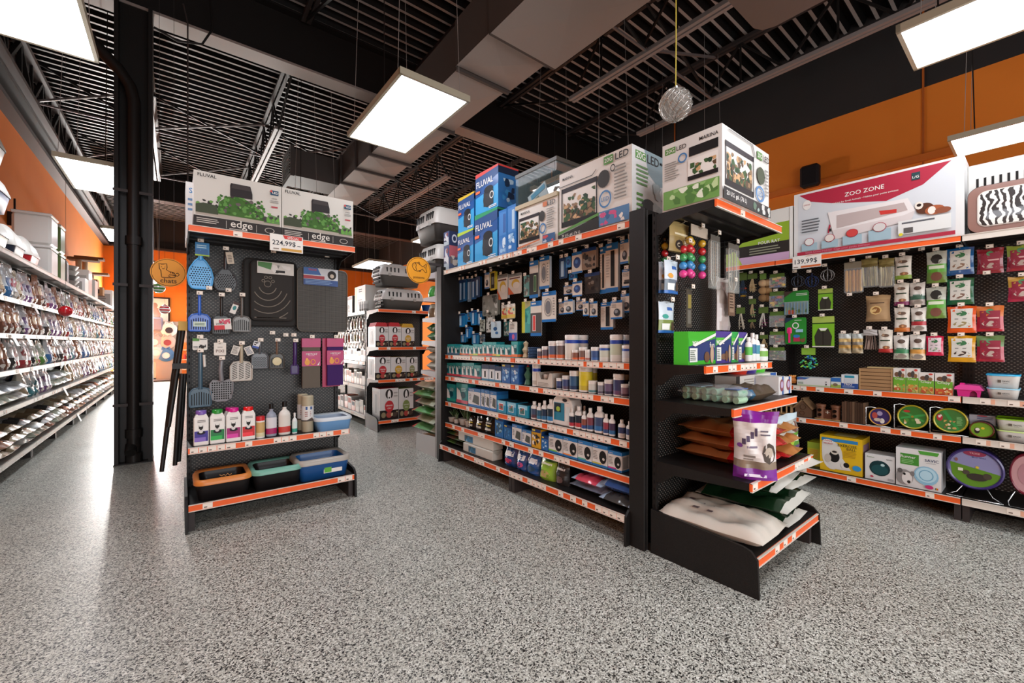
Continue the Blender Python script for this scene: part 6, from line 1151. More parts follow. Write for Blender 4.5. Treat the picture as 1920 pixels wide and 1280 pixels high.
rh(Z5, 1058, 1375, 922, 1320, gcard('brush'), 'grooming_card', 'green hang card with pink brush and grooming tools', 'hang pack')
rh(Z5, 1552, 1770, 490, 812, gcard('vest'), 'harness_card', 'green harness hang card, upper one', 'hang pack'); rh(Z5, 1465, 1795, 905, 1365, gcard('vest'), 'harness_card', 'green harness hang card, lower larger one', 'hang pack')
def wireball(c):
    def f(w, h):
        b = MB(); r = min(w, h)/2
        for k in range(5):
            a = pi*k/5; b.tube([(r*cos(t)*cos(a), r+r*cos(t)*sin(a), -h/2+r*sin(t)) for t in [2*pi*q/16 for q in range(17)]], .0018, M(c, .3, .5), 4, cap=False)
        b.tube([(0, r, -h/2+r), (0, r, 0)], .003, M(c), 5); return b
    return f
rh(Z5, 1120, 1315, 250, 490, wireball('#5a6478'), 'hay_ball', 'dark wire hay ball left of the blue one', 'feeder'); rh(Z5, 1330, 1530, 250, 490, wireball('#2c4c8c'), 'hay_ball', 'blue wire hay ball beneath the price sign', 'feeder'); rh(Z5, 1560, 1770, 160, 400, wireball('#b8b8b8'), 'hay_ball', 'silver wire hay ball left of the corn cobs', 'feeder')
b_ = MB()
def knit(w, h):
    b = MB(); R = random.Random(8); b.box(-w*.35, w*.35, .02, .024, -h*.3, 0, M('#8ab83c')); r = w*.42
    for k in range(40):
        a, c = R.uniform(0, 6.28), R.uniform(-1.4, 1.4); p = Vector((r*cos(a)*cos(c), r+r*sin(a)*cos(c), -h*.64+r*.8*sin(c))); q = p+Vector((R.uniform(-.02, .02), R.uniform(-.02, .02), R.uniform(-.02, .02))); b.bar(p, q, .014, M(R.choice(['#3cb8a8', '#2c7ac0', '#8cc83c', '#48c87c']), .8), .008)
    return b
rh(lambda x, y: (x, y), 1496, 1533, 652, 695, knit, 'fleece_ball', 'green and blue fleece tie ball hanging low on the right board', 'toy')
for u, v in ((1728, 471), (1593, 556), (1850, 516), (1855, 425), (1700, 470)):
    s, z = FR.sz(u, v, .13); hook(rroot(s), FR, s, z, RB, .13)
# ================================================================== CAT SHELVES (end unit left of the middle)
FC = Face('-Y', 3.60); CB = .50; CZ = [2.10, .555, .19]
gc = shelf_unit('shelving_unit', 'black cat accessories end shelving unit beside the round column', 'shelving unit', FC, .055, 1.17, CB, 2.10, [(CZ[0], 0, .04), (CZ[1], .15, .7), (CZ[2], .02, .12)], seed=61, side=(-1, 1))
def cp(*a, **k): return hp(FC, gc, CB, *a, **k)
edge = [('r', 0, 1, 0, 1, M('#c9c5bc')), ('p', [(.02, .42), (.98, .3), (.98, .2), (.02, .22)], M('#a59b8e')), ('n', .02, .26, .28, .5, 14, 2, [M('#3c4a30'), M('#2c2624'), M('#5c8c34')]), ('p', [(.24, .28), (.8, .27), (.78, .42), (.66, .56), (.5, .66), (.36, .62), (.27, .5)], M('#3c6424')), ('p', [(.02, .26), (.26, .26), (.24, .42), (.1, .44), (.02, .4)], M('#3c4430')), ('p', [(.78, .25), (.98, .25), (.97, .38), (.85, .42)], M('#54803a')), ('n', .24, .8, .3, .66, 90, 5, [M('#4c8428'), M('#34641e'), M('#64983c'), M('#3c3432'), M('#4c8428'), M('#564846'), M('#2e5a1c')]), ('n', .78, .97, .26, .44, 12, 7, [M('#5c9c2c'), M('#3c3a34')]),
        ('p', [(.40, .88), (.62, .88), (.645, .74), (.645, .64), (.39, .64), (.39, .84)], M('#262021')), ('p', [(.42, .87), (.61, .87), (.63, .79), (.40, .79)], M('#3c3534')), ('r', 0, 1, 0, .2, M('#2b2523')), ('t', 'FLUVAL', .14, .93, .2, M('#1a1718')), ('t', 'edge', .52, .115, .25, M('#d9d2c8')), ('l', .38, .66, .02, .05, 1, M('#b8b0a6')), ('l', .03, .3, .07, .17, 3, M('#b8b0a6')), ('r', .345, .348, .03, .17, M('#d9d2c8')), ('r', .69, .693, .03, .17, M('#d9d2c8')),
        ('o', .85, .1, .06, .05, .15, M('#b8b0a6')), ('r', .86, .96, .8, .89, M('#1f4660')), ('t', 'LED', .92, .845, .07, W_), ('p', [(.85, .86), (.875, .9), (.885, .84)], M('#c83c34')), ('t', '6500K', .91, .73, .07, M('#55504c')), ('l', .86, .96, .64, .7, 2, M('#8a8680')), ('r', .87, .95, .55, .58, M('#a83c44'))]
for k, (u0, u1) in enumerate(((363, 527.6), (528.8, 662))):
    s, w, h = fit(FC, u0, u1, 0, CZ[0], .02); h = .388; b = carton(w, .3, h, '#c9c5bc', edge, left=[('r', 0, 1, 0, .2, M('#2b2523'))]); finish(b, 'aquarium_kit_box', ['large white FLUVAL edge aquarium box, left of two on the cat shelves', 'white FLUVAL edge aquarium box, right of two on the cat shelves'][k], 'box', FC, s, CZ[0], .02)
price_sign(FC, 506, 568, 441, 472, -.02, '224,99$', 'white 224,99$ special price sign under the FLUVAL edge boxes', True)
# gondola run behind the end unit
gb = Face('+X', 0.0)
for k in range(3):
    y0 = 4.14+k*1.22; e = empty('shelving_unit', (.62, y0, 0)); tag(e, 'black double-sided shelving bay behind the cat end unit, '+['nearest', 'second', 'third'][k]+' of three', 'shelving unit')
    b = MB(); b.box(-.02, .02, 0, 1.215, .05, 2.10, PEG); b.build('back_panel', e)
    for z in (2.10, 1.75, 1.4, 1.05, .7, .19):
        b = MB(); b.box(-.5, .5, .003, 1.212, z-.03, z, BLK); o = b.build('shelf', e)
        for sg in (-1, 1): r = rail_mesh(1.2, .4, int(z*100)+k).build('price_rail', o); r.location = (sg*.5, .607, z); r.rotation_euler = (0, 0, sg*pi/2)
    for sg in (-1, 1): b = MB(); b.box(sg*.46-.02, sg*.46+.02, .02, .06, 0, .16, STEEL); b.build('base_foot', e)
s_ = MB(); s_.box(.05, .5, 4.2, 4.5, 0, .47, W_); o = carton(.45, .3, .47, '#dfdedb', [('t', 'S', .07, .86, .05, M('#2c7cb8')), ('l', .03, .2, .5, .75, 3, M('#6a8cb0'))]).build('cardboard_box'); o.location = (.275, 4.2, 2.101); tag(o, 'white box with blue letter behind the left FLUVAL edge box', 'box')
# --- scoops
def outline(kind, w, h):
    if kind == 'drop': return [(-w*.5, -h*.62), (-w*.44, -h*.88), (-w*.34, -h*.985), (-w*.2, -h), (w*.2, -h), (w*.34, -h*.985), (w*.44, -h*.88), (w*.5, -h*.62), (w*.42, -h*.35), (w*.22, -h*.1), (w*.09, 0), (-w*.09, 0), (-w*.22, -h*.1), (-w*.42, -h*.35)]
    if kind == 'square': return [(-w*.46, -h*.98), (w*.46, -h*.98), (w*.5, -h*.9), (w*.5, -h*.25), (w*.36, -h*.06), (w*.1, 0), (-w*.1, 0), (-w*.36, -h*.06), (-w*.5, -h*.25), (-w*.5, -h*.9)]
    if kind == 'cat': return [(-w*.4, -h*.9), (-w*.2, -h), (w*.2, -h), (w*.42, -h*.88), (w*.5, -h*.5), (w*.5, -h*.15), (w*.36, 0), (w*.22, -h*.02), (0, -h*.14), (-w*.22, -h*.02), (-w*.36, 0), (-w*.5, -h*.15), (-w*.5, -h*.5)]
    return [(x*w/2*(1-.12*abs(z)), -h/2+z*h/2) for x, z in [(-.9, -1), (.9, -1), (1, -.85), (1, .85), (.8, 1), (-.8, 1), (-1, .85), (-1, -.85)]]
def inside(P, x, z):
    c = False; n = len(P)
    for i in range(n):
        a, b = P[i], P[i-1]
        if (a[1] > z) != (b[1] > z) and x < (b[0]-a[0])*(z-a[1])/(b[1]-a[1])+a[0]: c = not c
    return c
def scoop(u0, u1, vh, vb, v1, col, kind, holes, label, hcol=None, off=.33, hw=.16, curve=0):
    s, w = FC.span(u0, u1, off); uc = (u0+u1)/2; zt = FC.sz(uc, vh, off)[1]; zb = FC.sz(uc, vb, off)[1]; ze = FC.sz(uc, v1, off)[1]; hh = zt-zb; h = zb-ze
    t = empty('litter_scoop', FC.w(s, zt, off), 0); tag(t, label, 'scoop'); m = M(col, .32, coat=.3); P = outline(kind, w, h); b = MB()
    q = [(x, z-hh) for x, z in P]; b.prism(q[::-1], 'y', .012, .018, m); b.build('blade', t)
    r = MB(); r.tube([(x, .008, z) for x, z in q+q[:1]], .0055, m, 6, cap=False); r.build('rim', t)
    hm = M(hcol, .35) if hcol else m; b = MB(); b.tube([(0, .005, 0), (curve*w, .0, -hh*.5), (0, .012, -hh-.01)], [w*hw*.5, w*hw*.52, w*hw*.55], hm, 10); b.build('handle', t)
    d = MB(); dk = M('#0e0d0c', .7)
    if holes == 'dots':
        for i in range(9):
            for j in range(9):
                x, z = (-.4+.1*i+(.05 if j % 2 else 0))*w, -h*(.3+.072*j)
                if inside([(a*.84, c_*.93-h*.03) for a, c_ in P], x, z): d.lathe([(.032*w, .0108), (0, .0107)], dk, 6, (x, z-hh), axis='y')
    elif holes == 'grid':
        for i in range(9):
            for j in range(8):
                x, z = (-.4+.1*i)*w, -h*(.14+.105*j)
                if inside([(a*.88, c_*.93-h*.02) for a, c_ in P], x, z): d.box(x-.03*w, x+.03*w, .0104, .0119, z-hh-.036*h, z-hh+.03*h, dk)
    elif holes == 'slots':
        for i in range(8): x = (-.385+.11*i)*w; z0 = -h*(.22+.5*abs(x/w)**1.5); d.box(x-.02*w, x+.02*w, .0104, .0119, -h*.9-hh, z0-hh, dk)
    elif holes == 'diag':
        for j in range(9):
            for sg in (0, 1, 2):
                x0 = (-.42+.3*sg)*w; z = -h*(.12+.09*j); 
                if inside(P, x0+.1*w, z): d.add([(x0, .0108, z-hh-.05*h), (x0+.02*w, .0108, z-hh-.075*h), (x0+.24*w, .0108, z-hh+.02*h), (x0+.22*w, .0108, z-hh+.045*h)], [(0, 1, 2, 3)], dk)
    if holes: d.build('sieve_openings', t)
    hook(gc, FC, s, zt-.006, CB, off-.03); return t, s, w, h, zt, hh
def tagcard(t, x, z, w, h, col, art, rot=0, name='label_card'):
    b = MB(); b.box(-w/2, w/2, -.003, 0, -h, 0, M(col, .4)); q = MB(); q.art(art, w, h, base=-.003); q.v = [(a, y, c-h) for a, y, c in q.v]; o = len(b.v); b.v += q.v
    for f, mi in zip(q.f, q.m): b.f.append(tuple(k+o for k in f)); b.m.append(b.mi(q.mats[mi])); b.sm.append(False)
    c = b.build(name, t, (x, -.012, z)); c.rotation_euler = (0, rot, 0); return c
t, s, w, h, zt, hh = scoop(351.5, 400, 455, 484, 541, '#3a9cd8', 'drop', 'dots', 'large sky blue litter scoop, top left of the cat board', hw=.2)
tagcard(t, .01, -.0, w*.55, .1, '#1c78b4', [('r', 0, .9, .1, .5, M('#2c68a4')), ('l', .1, .8, .55, .85, 2, M('#b8dcec')), ('r', 0, 1, 0, .1, M('#a8cc3c'))])
t, s, w, h, zt, hh = scoop(400.5, 445, 470, 502, 545, '#2c2d30', 'drop', 'dots', 'large charcoal litter scoop beside the sky blue one'); tagcard(t, .02, -.01, .045, .09, '#c0b29c', [('l', .2, .8, .1, .8, 5, M('#6a5c50'))], -.15)
t, s, w, h, zt, hh = scoop(354, 394, 553, 588, 621, '#1a5cc0', 'square', 'slots', 'royal blue litter scoop below the sky blue one'); tagcard(t, 0, -hh-h*.45, w*.6, h*.28, '#c4d4c4', [('l', .1, .9, .2, .8, 2, M('#4a6a54'))])
t, s, w, h, zt, hh = scoop(398, 432, 556, 590, 627, '#1d1b1a', 'square', 'slots', 'black litter scoop with red and white card'); tagcard(t, .004, -hh-h*.2, w*.95, h*.55, '#dcd4cc', [('n', .3, .95, .4, .95, 8, 2, [M('#b82c4c'), M('#c84860')]), ('r', 0, .6, 0, .4, M('#c8202c')), ('t', '2000R', .35, .55, .5, BK)], -.08)
t, s, w, h, zt, hh = scoop(437, 470, 556, 592, 622, '#615d58', 'square', 'slots', 'grey litter scoop left of the dark mats'); tagcard(t, -.035, -.05, .04, .09, '#d8d4cc', [('e', .5, .5, .3, .2, M('#1c7c7c')), ('r', 0, 1, .8, 1, M('#4a3430'))], .35)
t, s, w, h, zt, hh = scoop(355, 396, 660, 727, 763, '#38586a', 'square', 'slots', 'long teal grey litter scoop hanging lowest on the left', hw=.2); 
b = MB(); b.tube([(.022, -.004, -.02), (.026, -.008, -.11)], .009, M('#d8d4cc', .4), 8); b.build('bag_roll', t)
t, s, w, h, zt, hh = scoop(394, 437, 674, 712, 752, '#78777a', 'cat', 'grid', 'light grey litter scoop with cat ear outline', hw=.2, curve=-.05)
t, s, w, h, zt, hh = scoop(432, 473, 646, 677, 714, '#b4aca0', 'square', 'diag', 'shiny metal litter scoop with beige handle', hcol='#b0a48c', hw=.17); tagcard(t, -.03, -.01, .05, .07, '#cfc8bc', [('l', .1, .9, .1, .9, 6, M('#5a5450'))], .3); tagcard(t, .035, -.015, .05, .07, '#cfc8bc', [('l', .1, .9, .1, .9, 6, M('#3a5474'))], -.4)
t, s, w, h, zt, hh = scoop(472, 503, 640, 661, 691, '#4a4c50', 'square', 'dots', 'small slate grey litter scoop with a hang tag'); tagcard(t, -.02, .0, .045, .055, '#d8d8d8', [('r', 0, 1, 0, .3, M('#2c4c9c')), ('n', .1, .9, .4, .9, 4, 1, [M('#3a3a3c')])], .3)
t, s, w, h, zt, hh = scoop(506, 533, 640, 662, 691, '#3a342c', 'square', 'slots', 'small brown black litter scoop with round cream label', hcol='#6a5040'); b = MB(); b.lathe([(w*.32, -.0), (w*.32, .004), (0, -.001)], M('#d4c8a0'), 20, (0, -hh-h*.52), axis='y'); b.build('round_label', t)
t, s, w, h, zt, hh = scoop(546, 560, 641, 683, 701, '#3a1f5c', 'square', None, 'slim dark purple brush beside the pink packs', hw=.5); t.name = 'brush'
cp(361, 389, 634, 656, .33, '#d2cec4', [('r', 0, .45, .75, 1, M('#4c8c34')), ('r', .5, .95, .88, .93, BK), ('n', .4, .9, .1, .45, 5, 2, [M('#2c2a28')]), ('l', .05, .35, .15, .35, 2, BK)], 'hang_card', 'white and green hang card above the teal grey scoop')
cp(401, 424, 642, 666, .33, '#d0c6b8', [('t', 'PIXI', .5, .34, .66, M('#5a342c')), ('r', .3, .7, .62, .65, BK)], 'hang_card', 'beige PIXI hang card above the cat ear scoop')
# --- mats
def rmat(u0, u1, v0, v1, off, col, label, extra=None, th=.012):
    s, w = FC.span(u0, u1, off); uc = (u0+u1)/2; zt = FC.sz(uc, v0, off)[1]; h = zt-FC.sz(uc, v1, off)[1]; t = empty('litter_mat', FC.w(s, zt, off), 0); tag(t, label, 'mat')
    slab(rrect(w, h, w*.1, z=-h/2), 0, th, extra if extra else M(col, .6)).build('mat', t); b = MB(); P = rrect(w*.985, h*.985, w*.1, z=-h/2); b.tube([(x, -.001, z) for x, z in P+P[:1]], .006, M(col, .55), 6, cap=False); b.build('raised_rim', t); return t, s, w, h
t, s, w, h = rmat(456, 556, 487, 612, .43, '#221e1b', 'larger dark rounded litter mat, behind the paw print mat')
t, s, w, h = rmat(470, 551, 491, 601, .40, '#2a2521', 'dark brown litter mat embossed with a paw print and ripples')
b = MB(); rp = M('#857c70', .45)
for k in range(6):
    r = w*(.2+.13*k); pts = []
    for q in range(15):
        a = -pi*.12-pi*.76*q/14; x, z = -w*.12+r*cos(a)*1.05, -h*.38+r*sin(a)*1.3
        if abs(x) < w*.44: pts.append((max(-w*.44, min(w*.44, x)), -.002, max(-h*.95, z)))
    if len(pts) > 3: b.tube(pts, .004, rp, 5)
for cx, cz, r in ((-.12, -.38, .08), (-.22, -.33, .035), (-.16, -.27, .035), (-.06, -.27, .035), (.0, -.33, .035)): b.tube([(w*cx+w*r*cos(a*.7), -.002, h*cz+w*r*sin(a*.7)) for a in range(10)], .003, rp, 5)
b.build('paw_relief', t); tagcard(t, .02, -.005, w*.85, h*.2, '#cdc8bf', [('p', [(.02, .95), (.4, .95), (.36, .35), (.02, .6)], M('#3f7a34')), ('n', .4, .95, .1, .8, 6, 4, [M('#4a4442'), M('#8a8680'), M('#e0dcd6')]), ('r', .5, .75, .15, .35, M('#2a2624'))])
def m_holes(nt, b):
    L = nt.links; tc = ND(nt, 'ShaderNodeTexCoord'); mp = ND(nt, 'ShaderNodeMapping'); mp.inputs['Scale'].default_value = (1, 0, 1); v = ND(nt, 'ShaderNodeTexVoronoi'); v.inputs['Scale'].default_value = 95; v.inputs['Randomness'].default_value = 0.02
    L.new(tc.outputs['Object'], mp.inputs[0]); L.new(mp.outputs[0], v.inputs['Vector']); r = ramp(nt, [(0, '#141210'), (.36, '#141210'), (.42, '#57524a')]); L.new(v.outputs['Distance'], r.inputs[0]); L.new(r.outputs[0], b.inputs['Base Color']); b.inputs['Roughness'].default_value = .6
t, s, w, h = rmat(557, 651, 504, 622, .40, '#5a564e', 'grey perforated rubber litter mat right of the paw print mat', nodemat('perforated_rubber', m_holes))
tagcard(t, -.02, .0, w*.68, h*.27, '#c4c6c8', [('r', 0, 1, 0, .34, M('#2a4a84')), ('r', 0, .6, .36, .55, M('#a02c38')), ('p', [(.0, .6), (.5, .6), (.4, 1), (0, 1)], M('#2c5c9c')), ('e', .82, .65, .13, .26, M('#2a2422')), ('e', .82, .6, .06, .12, M('#c8b8a4')), ('t', 'TRIXIE', .25, .88, .24, M('#c83c34')), ('l', .05, .95, .05, .3, 3, M('#7a9cc8'))])
for k, (u0, u1, v0, v1, c, lab) in enumerate([(566, 601, 634, 727, '#5c5246', 'pink and grey M-PETS mat pack on the cat board'), (613, 644, 634, 722, '#3c1c5c', 'pink and purple M-PETS mat pack on the cat board')]):
    s, w = FC.span(u0, u1, .36); uc = (u0+u1)/2; zt = FC.sz(uc, v0, .36)[1]; h = zt-FC.sz(uc, v1, .36)[1]; t = empty('mat_pack', FC.w(s, zt, .36), 0); tag(t, lab, 'hang pack')
    b = MB(); b.box(-w/2+.004, w/2-.004, 0, .03, -h, -.02, M(c, .7)); b.build('folded_mat', t)
    PKc = M('#b00c5c', .35); b = MB(); b.box(-w/2, w/2, -.004, .034, -h*.18, 0, PKc); b.box(-w/2, w/2, -.004, 0, -h*.56, -h*.26, PKc); q = MB(); q.art([('t', 'MISTCAT', .52, .8, .6, W_), ('l', .3, .8, .66, .72, 1, M('#e89cc0')), ('e', .28, .26, .14, .2, M('#e09a3c')), ('e', .26, .46, .07, .09, M('#e8a84c')), ('o', .58, .28, .14, .2, .35, M('#e08a3c')), ('p', [(.8, .05), (.95, .3), (.9, .05)], W_)], w, h*.3, base=-.004); q.v = [(x, y, z-h*.56) for x, y, z in q.v]; o = len(b.v); b.v += q.v
    for f, mi in zip(q.f, q.m): b.f.append(tuple(j+o for j in f)); b.m.append(b.mi(q.mats[mi])); b.sm.append(False)
    b.build('printed_sleeve', t); hook(gc, FC, s, zt-.005, CB, .33)
    if k: b = MB(); b.box(-w/2-.03, w/2-.02, .032, .036, -h*1.03, 0, M('#a8124c', .4)); b.build('backing_card', t)
for u, v in ((392, 545), (428, 549), (535, 632), (510, 628), (550, 632), (512, 476), (612, 484)):
    s, z = FC.sz(u, v, .35); hook(gc, FC, s, z, CB, .33)
# --- bottles on the middle shelf
def jugbox(w, h, cap, c1, c2):
    b = MB(); d = w*.62; b.box(-w/2, w/2, 0, d, 0, h*.8, W_, .006); b.prism([(-w/2+.002, h*.8-.004), (w/2-.002, h*.8-.004), (w*.34, h*.9), (-w*.34, h*.9)], 'y', .004, d-.004, W_)
    b.art([('r', .05, .95, .12, .42, M(c1)), ('r', .05, .8, .12, .24, M(c2)), ('e', .5, .37, .28, .05, M('#1f1a24')), ('e', .48, .42, .14, .06, M('#d8d4d0')), ('p', [(.34, .6), (.38, .55), (.58, .55), (.62, .6), (.62, .5), (.48, .44), (.34, .5)], M('#26221f')), ('l', .25, .8, .66, .74, 2, M('#6a6460'))], w, h)
    l = MB(); l.lathe([(w*.34, h*.88), (w*.37, h*.9), (w*.37, h*.985), (w*.33, h), (0, h)], M(cap, .3, coat=.4), 18, (0, d/2)); return b, l
for k, (u0, u1, vt, cap, c1, c2, of, lab) in enumerate([(363, 391.5, 770, '#7a5ab0', '#38288c', '#8468c0', .18, 'litter deodorizer jug with purple cap, leftmost'), (393.5, 422, 768, '#1f9434', '#14783c', '#28b04c', .18, 'litter deodorizer jug with green cap'), (424, 452, 765, '#d8148c', '#9c1468', '#d83ca0', .18, 'litter deodorizer jug with pink cap, front one'), (453.5, 479, 763, '#e41414', '#c41418', '#f03440', .18, 'litter deodorizer jug with red cap'), (420, 444, 764, '#d8148c', '#9c1468', '#d83ca0', .31, 'litter deodorizer jug with pink cap, behind the other pink one')]):
    s, w, h = fit(FC, u0, u1, vt, CZ[1], of); q, l = jugbox(w, h, cap, c1, c2); finish(q, 'deodorizer_jug', lab, 'jug', FC, s, CZ[1], of, subs=[(l, 'cap')])
s, w, h = fit(FC, 480.5, 498, 781, CZ[1], .18); q, l = tub(w, h, M('#c8a468'), M('#d8d0a8')); l = MB(); l.lathe([(w*.48, h*.8), (w*.5, h*.82), (w*.5, h), (0, h)], M('#c81c24', .3), 16, (0, w/2)); finish(q, 'jar', 'tan jar with red lid on the cat shelf', 'jar', FC, s, CZ[1], .18, subs=[(l, 'lid')])
for k, (u0, u1, vt, body, lb, low, cap, lab) in enumerate([(499, 520, 757, '#8f96a4', '#d4d2d4', '#a41c5c', '#151312', 'grey bottle with black cap and plum label foot'), (523, 546, 753, '#dcd8d0', '#d8d2c8', '#c43c34', '#151312', 'white bottle with black cap and red label foot'), (548, 558, 774, '#d8dcda', '#cfe0da', '#2c9c84', '#dcdcd8', 'small white spray bottle with green label foot')]):
    s, w, h = fit(FC, u0, u1, vt, CZ[1], .2); q, l = bottle(w, h, M(lb), M(body, .35), M(cap, .35), M(low), neck=.3, sh=.62, lab=(.08, .58), flat=.6); finish(q, 'bottle', lab+' on the cat shelf', 'bottle', FC, s, CZ[1], .2, subs=[(l, 'cap')])
for k, (u0, u1, vt, of) in enumerate([(559, 580, 739, .3), (567, 591.5, 742, .2)]):
    s, w, h = fit(FC, u0, u1, vt, CZ[1], of); b = MB(); c = (0, w/2); b.lathe([(0, 0), (w*.46, .002), (w*.46, h*.3)], M('#a39880', .5), 18, c); b.lathe([(w*.485, h*.3), (w*.485, h*.33)], M('#4a4440'), 18, c); b.lathe([(w*.48, h*.33), (w*.48, h*.72)], M('#d4d2ce', .4), 18, c); b.lathe([(w*.46, h*.72), (w*.46, h*.97), (w*.4, h), (0, h)], M('#aca288', .5), 18, c); b.art([('r', .25, .75, .62, .7, M('#1f4a84')), ('l', .2, .75, .42, .58, 3, M('#8a4a44')), ('p', [(.35, .33), (.85, .33), (.75, .4)], M('#4a3a30'))], w, h, base=.004)
    finish(b, 'litter_sand_pack', 'tall round pack of beige litter sand, '+['behind', 'front one'][k], 'pack', FC, s, CZ[1], of)
# --- litter trays
def tray(u0, u1, vt, z, off, body, rim, label, d=.36, hood=None, inner=None, h=None, grill=False, lab=None):
    s, w, hh = fit(FC, u0, u1, vt, z, off); h = h or hh; t = empty('litter_tray', FC.w(s, z, off), 0); tag(t, label, 'litter tray'); k = .84; n = 28
    P0 = rrect(w*k, d*k, .04); P1 = rrect(w*.95, d*.95, .06); P2 = rrect(w, d, .07); P3 = rrect(w*.92, d*.9, .055); n = len(P0); R_ = lambda P, z_: [(x, y+d/2, z_) for x, y in P]
    q4 = lambda a, b_: [(a*n+i, a*n+(i+1) % n, b_*n+(i+1) % n, b_*n+i) for i in range(n)]
    b = MB(); b.add(R_(P0, 0)+R_(P1, h*.8), q4(0, 1)+[tuple(reversed(range(n)))], M(body, .4), True); b.build('basin', t)
    b = MB(); P4 = rrect(w*.80, d*.74, .05)
    b.add(R_(P2, h*.74)+R_(P2, h*.86)+R_(P3, h)+R_(P4, h*.9), q4(0, 1)+q4(1, 2)+q4(2, 3), M(rim, .35), True); b.build('rim', t)
    b = MB(); b.add(R_(P4, h*.9)+R_([(x*.9, y*.9) for x, y in P4], h*.25), q4(0, 1)+[tuple(range(n, 2*n))], M(inner or '#120f0e', .3), True); b.build('inner_basin', t)
    if lab: b = MB(); b.box(-w*.02, w*.32, .018, .024, h*.25, h*.6, W_); b.box(-w*.01, w*.12, .016, .018, h*.28, h*.58, M('#5cac34')); o = b.build('sticker', t)
    return t
tray(363, 475, 792, CZ[2], .03, '#1c1a1b', '#d0803c', 'black litter tray with orange rim on the bottom cat shelf', h=.15)
tray(472, 571, 0, CZ[2], .03, '#1c1b1c', '#6fa896', 'black litter tray with mint green rim on the bottom cat shelf', h=.155)
tray(557, 660, 0, CZ[2], .03, '#1a508c', '#a49e94', 'blue litter tray with grey rim and green sticker on the bottom cat shelf', h=.17, inner='#1c5c98', lab=1)
tray(593, 664, 0, CZ[1], .12, '#6c9ccc', '#c4ccd0', 'pale blue litter tray with white rim at right of the cat shelf', h=.115, inner='#8a9cb0', d=.3)
for k, (x, z) in enumerate(((.24, .345), (.36, .325))):
    b = MB(); R = random.Random(k); pts = [(q*.012, .01*sin(q*2), .008+.006*cos(q*3)) for q in range(7)]; b.tube(pts, .003, M('#c89058', .5), 5); o = b.build('rope_tie', None, (x, 3.72, z-.02)); tag(o, 'short tan tie lying in the orange-rimmed tray, '+('left', 'right')[k]+' one', 'tie')
# packs on the aisle side of the gondola behind
R = random.Random(12)
for k in range(5):
    z = (1.751, 1.401, 1.051, .701, .191)[k]
    for j in range(18):
        b = pouch(.14, .08, .22, [(0, M(R.choice(['#6c8c94', '#a8a49c', '#3c6c74', '#8c6c5c', '#c4beb4']), .3)), (.6, M('#b8b4ac', .3))], j, nx=5, nz=6, art=[(.2, .8, .3, .6, M('#d8d4cc'))]); o = b.build('treat_pouch', None, (.14, 4.28+j*.19+.005*k, z), pi/2-pi); tag(o, 'small pouch on the aisle side behind the cat unit, '+ORD[j]+', '+['top', 'second', 'third', 'fourth', 'bottom'][k]+' shelf', 'pouch', 'pouches behind the cat unit')
# --- leaning ladder-like tripod of black poles with yellow top
t = empty('folding_ladder', (-.02, 4.0, 0)); tag(t, 'folded black ladder with yellow top leaning beside the cat shelves', 'ladder')
FL = Face('-Y', 4.0)
def PT(u, v, y): f = Face('-Y', y); a, z = f.sz(u, v); return (a+.02, y-4.0, z)
for k, (a, c, y0, y1) in enumerate([((303, 884), (338, 610), 4.0, 4.08), ((316, 800), (345, 608), 4.0, 4.08), ((328, 872), (341, 700), 4.0, 4.0), ((335, 865), (346, 700), 4.05, 4.05)]):
    p = Vector(PT(a[0], a[1], y0)); q = Vector(PT(c[0], c[1], y1))
    if k in (0, 2, 3): p.z = max(0.005, p.z)
    b = MB(); b.tube([p, p.lerp(q, .5), q], [.014, .017, .015], BLK, 8); b.build('leg', t)
b = MB(); p = Vector(PT(334, 686, 4.02)); b.box(p.x-.035, p.x+.05, p.y-.03, p.y+.03, p.z-.02, p.z+.02, BLK); b.build('hinge', t)
b = MB(); p = Vector(PT(345, 612, 4.08)); b.box(p.x-.035, p.x+.02, p.y-.02, p.y+.02, p.z-.03, p.z+.04, M('#c89c1c', .4)); b.build('yellow_cap', t)
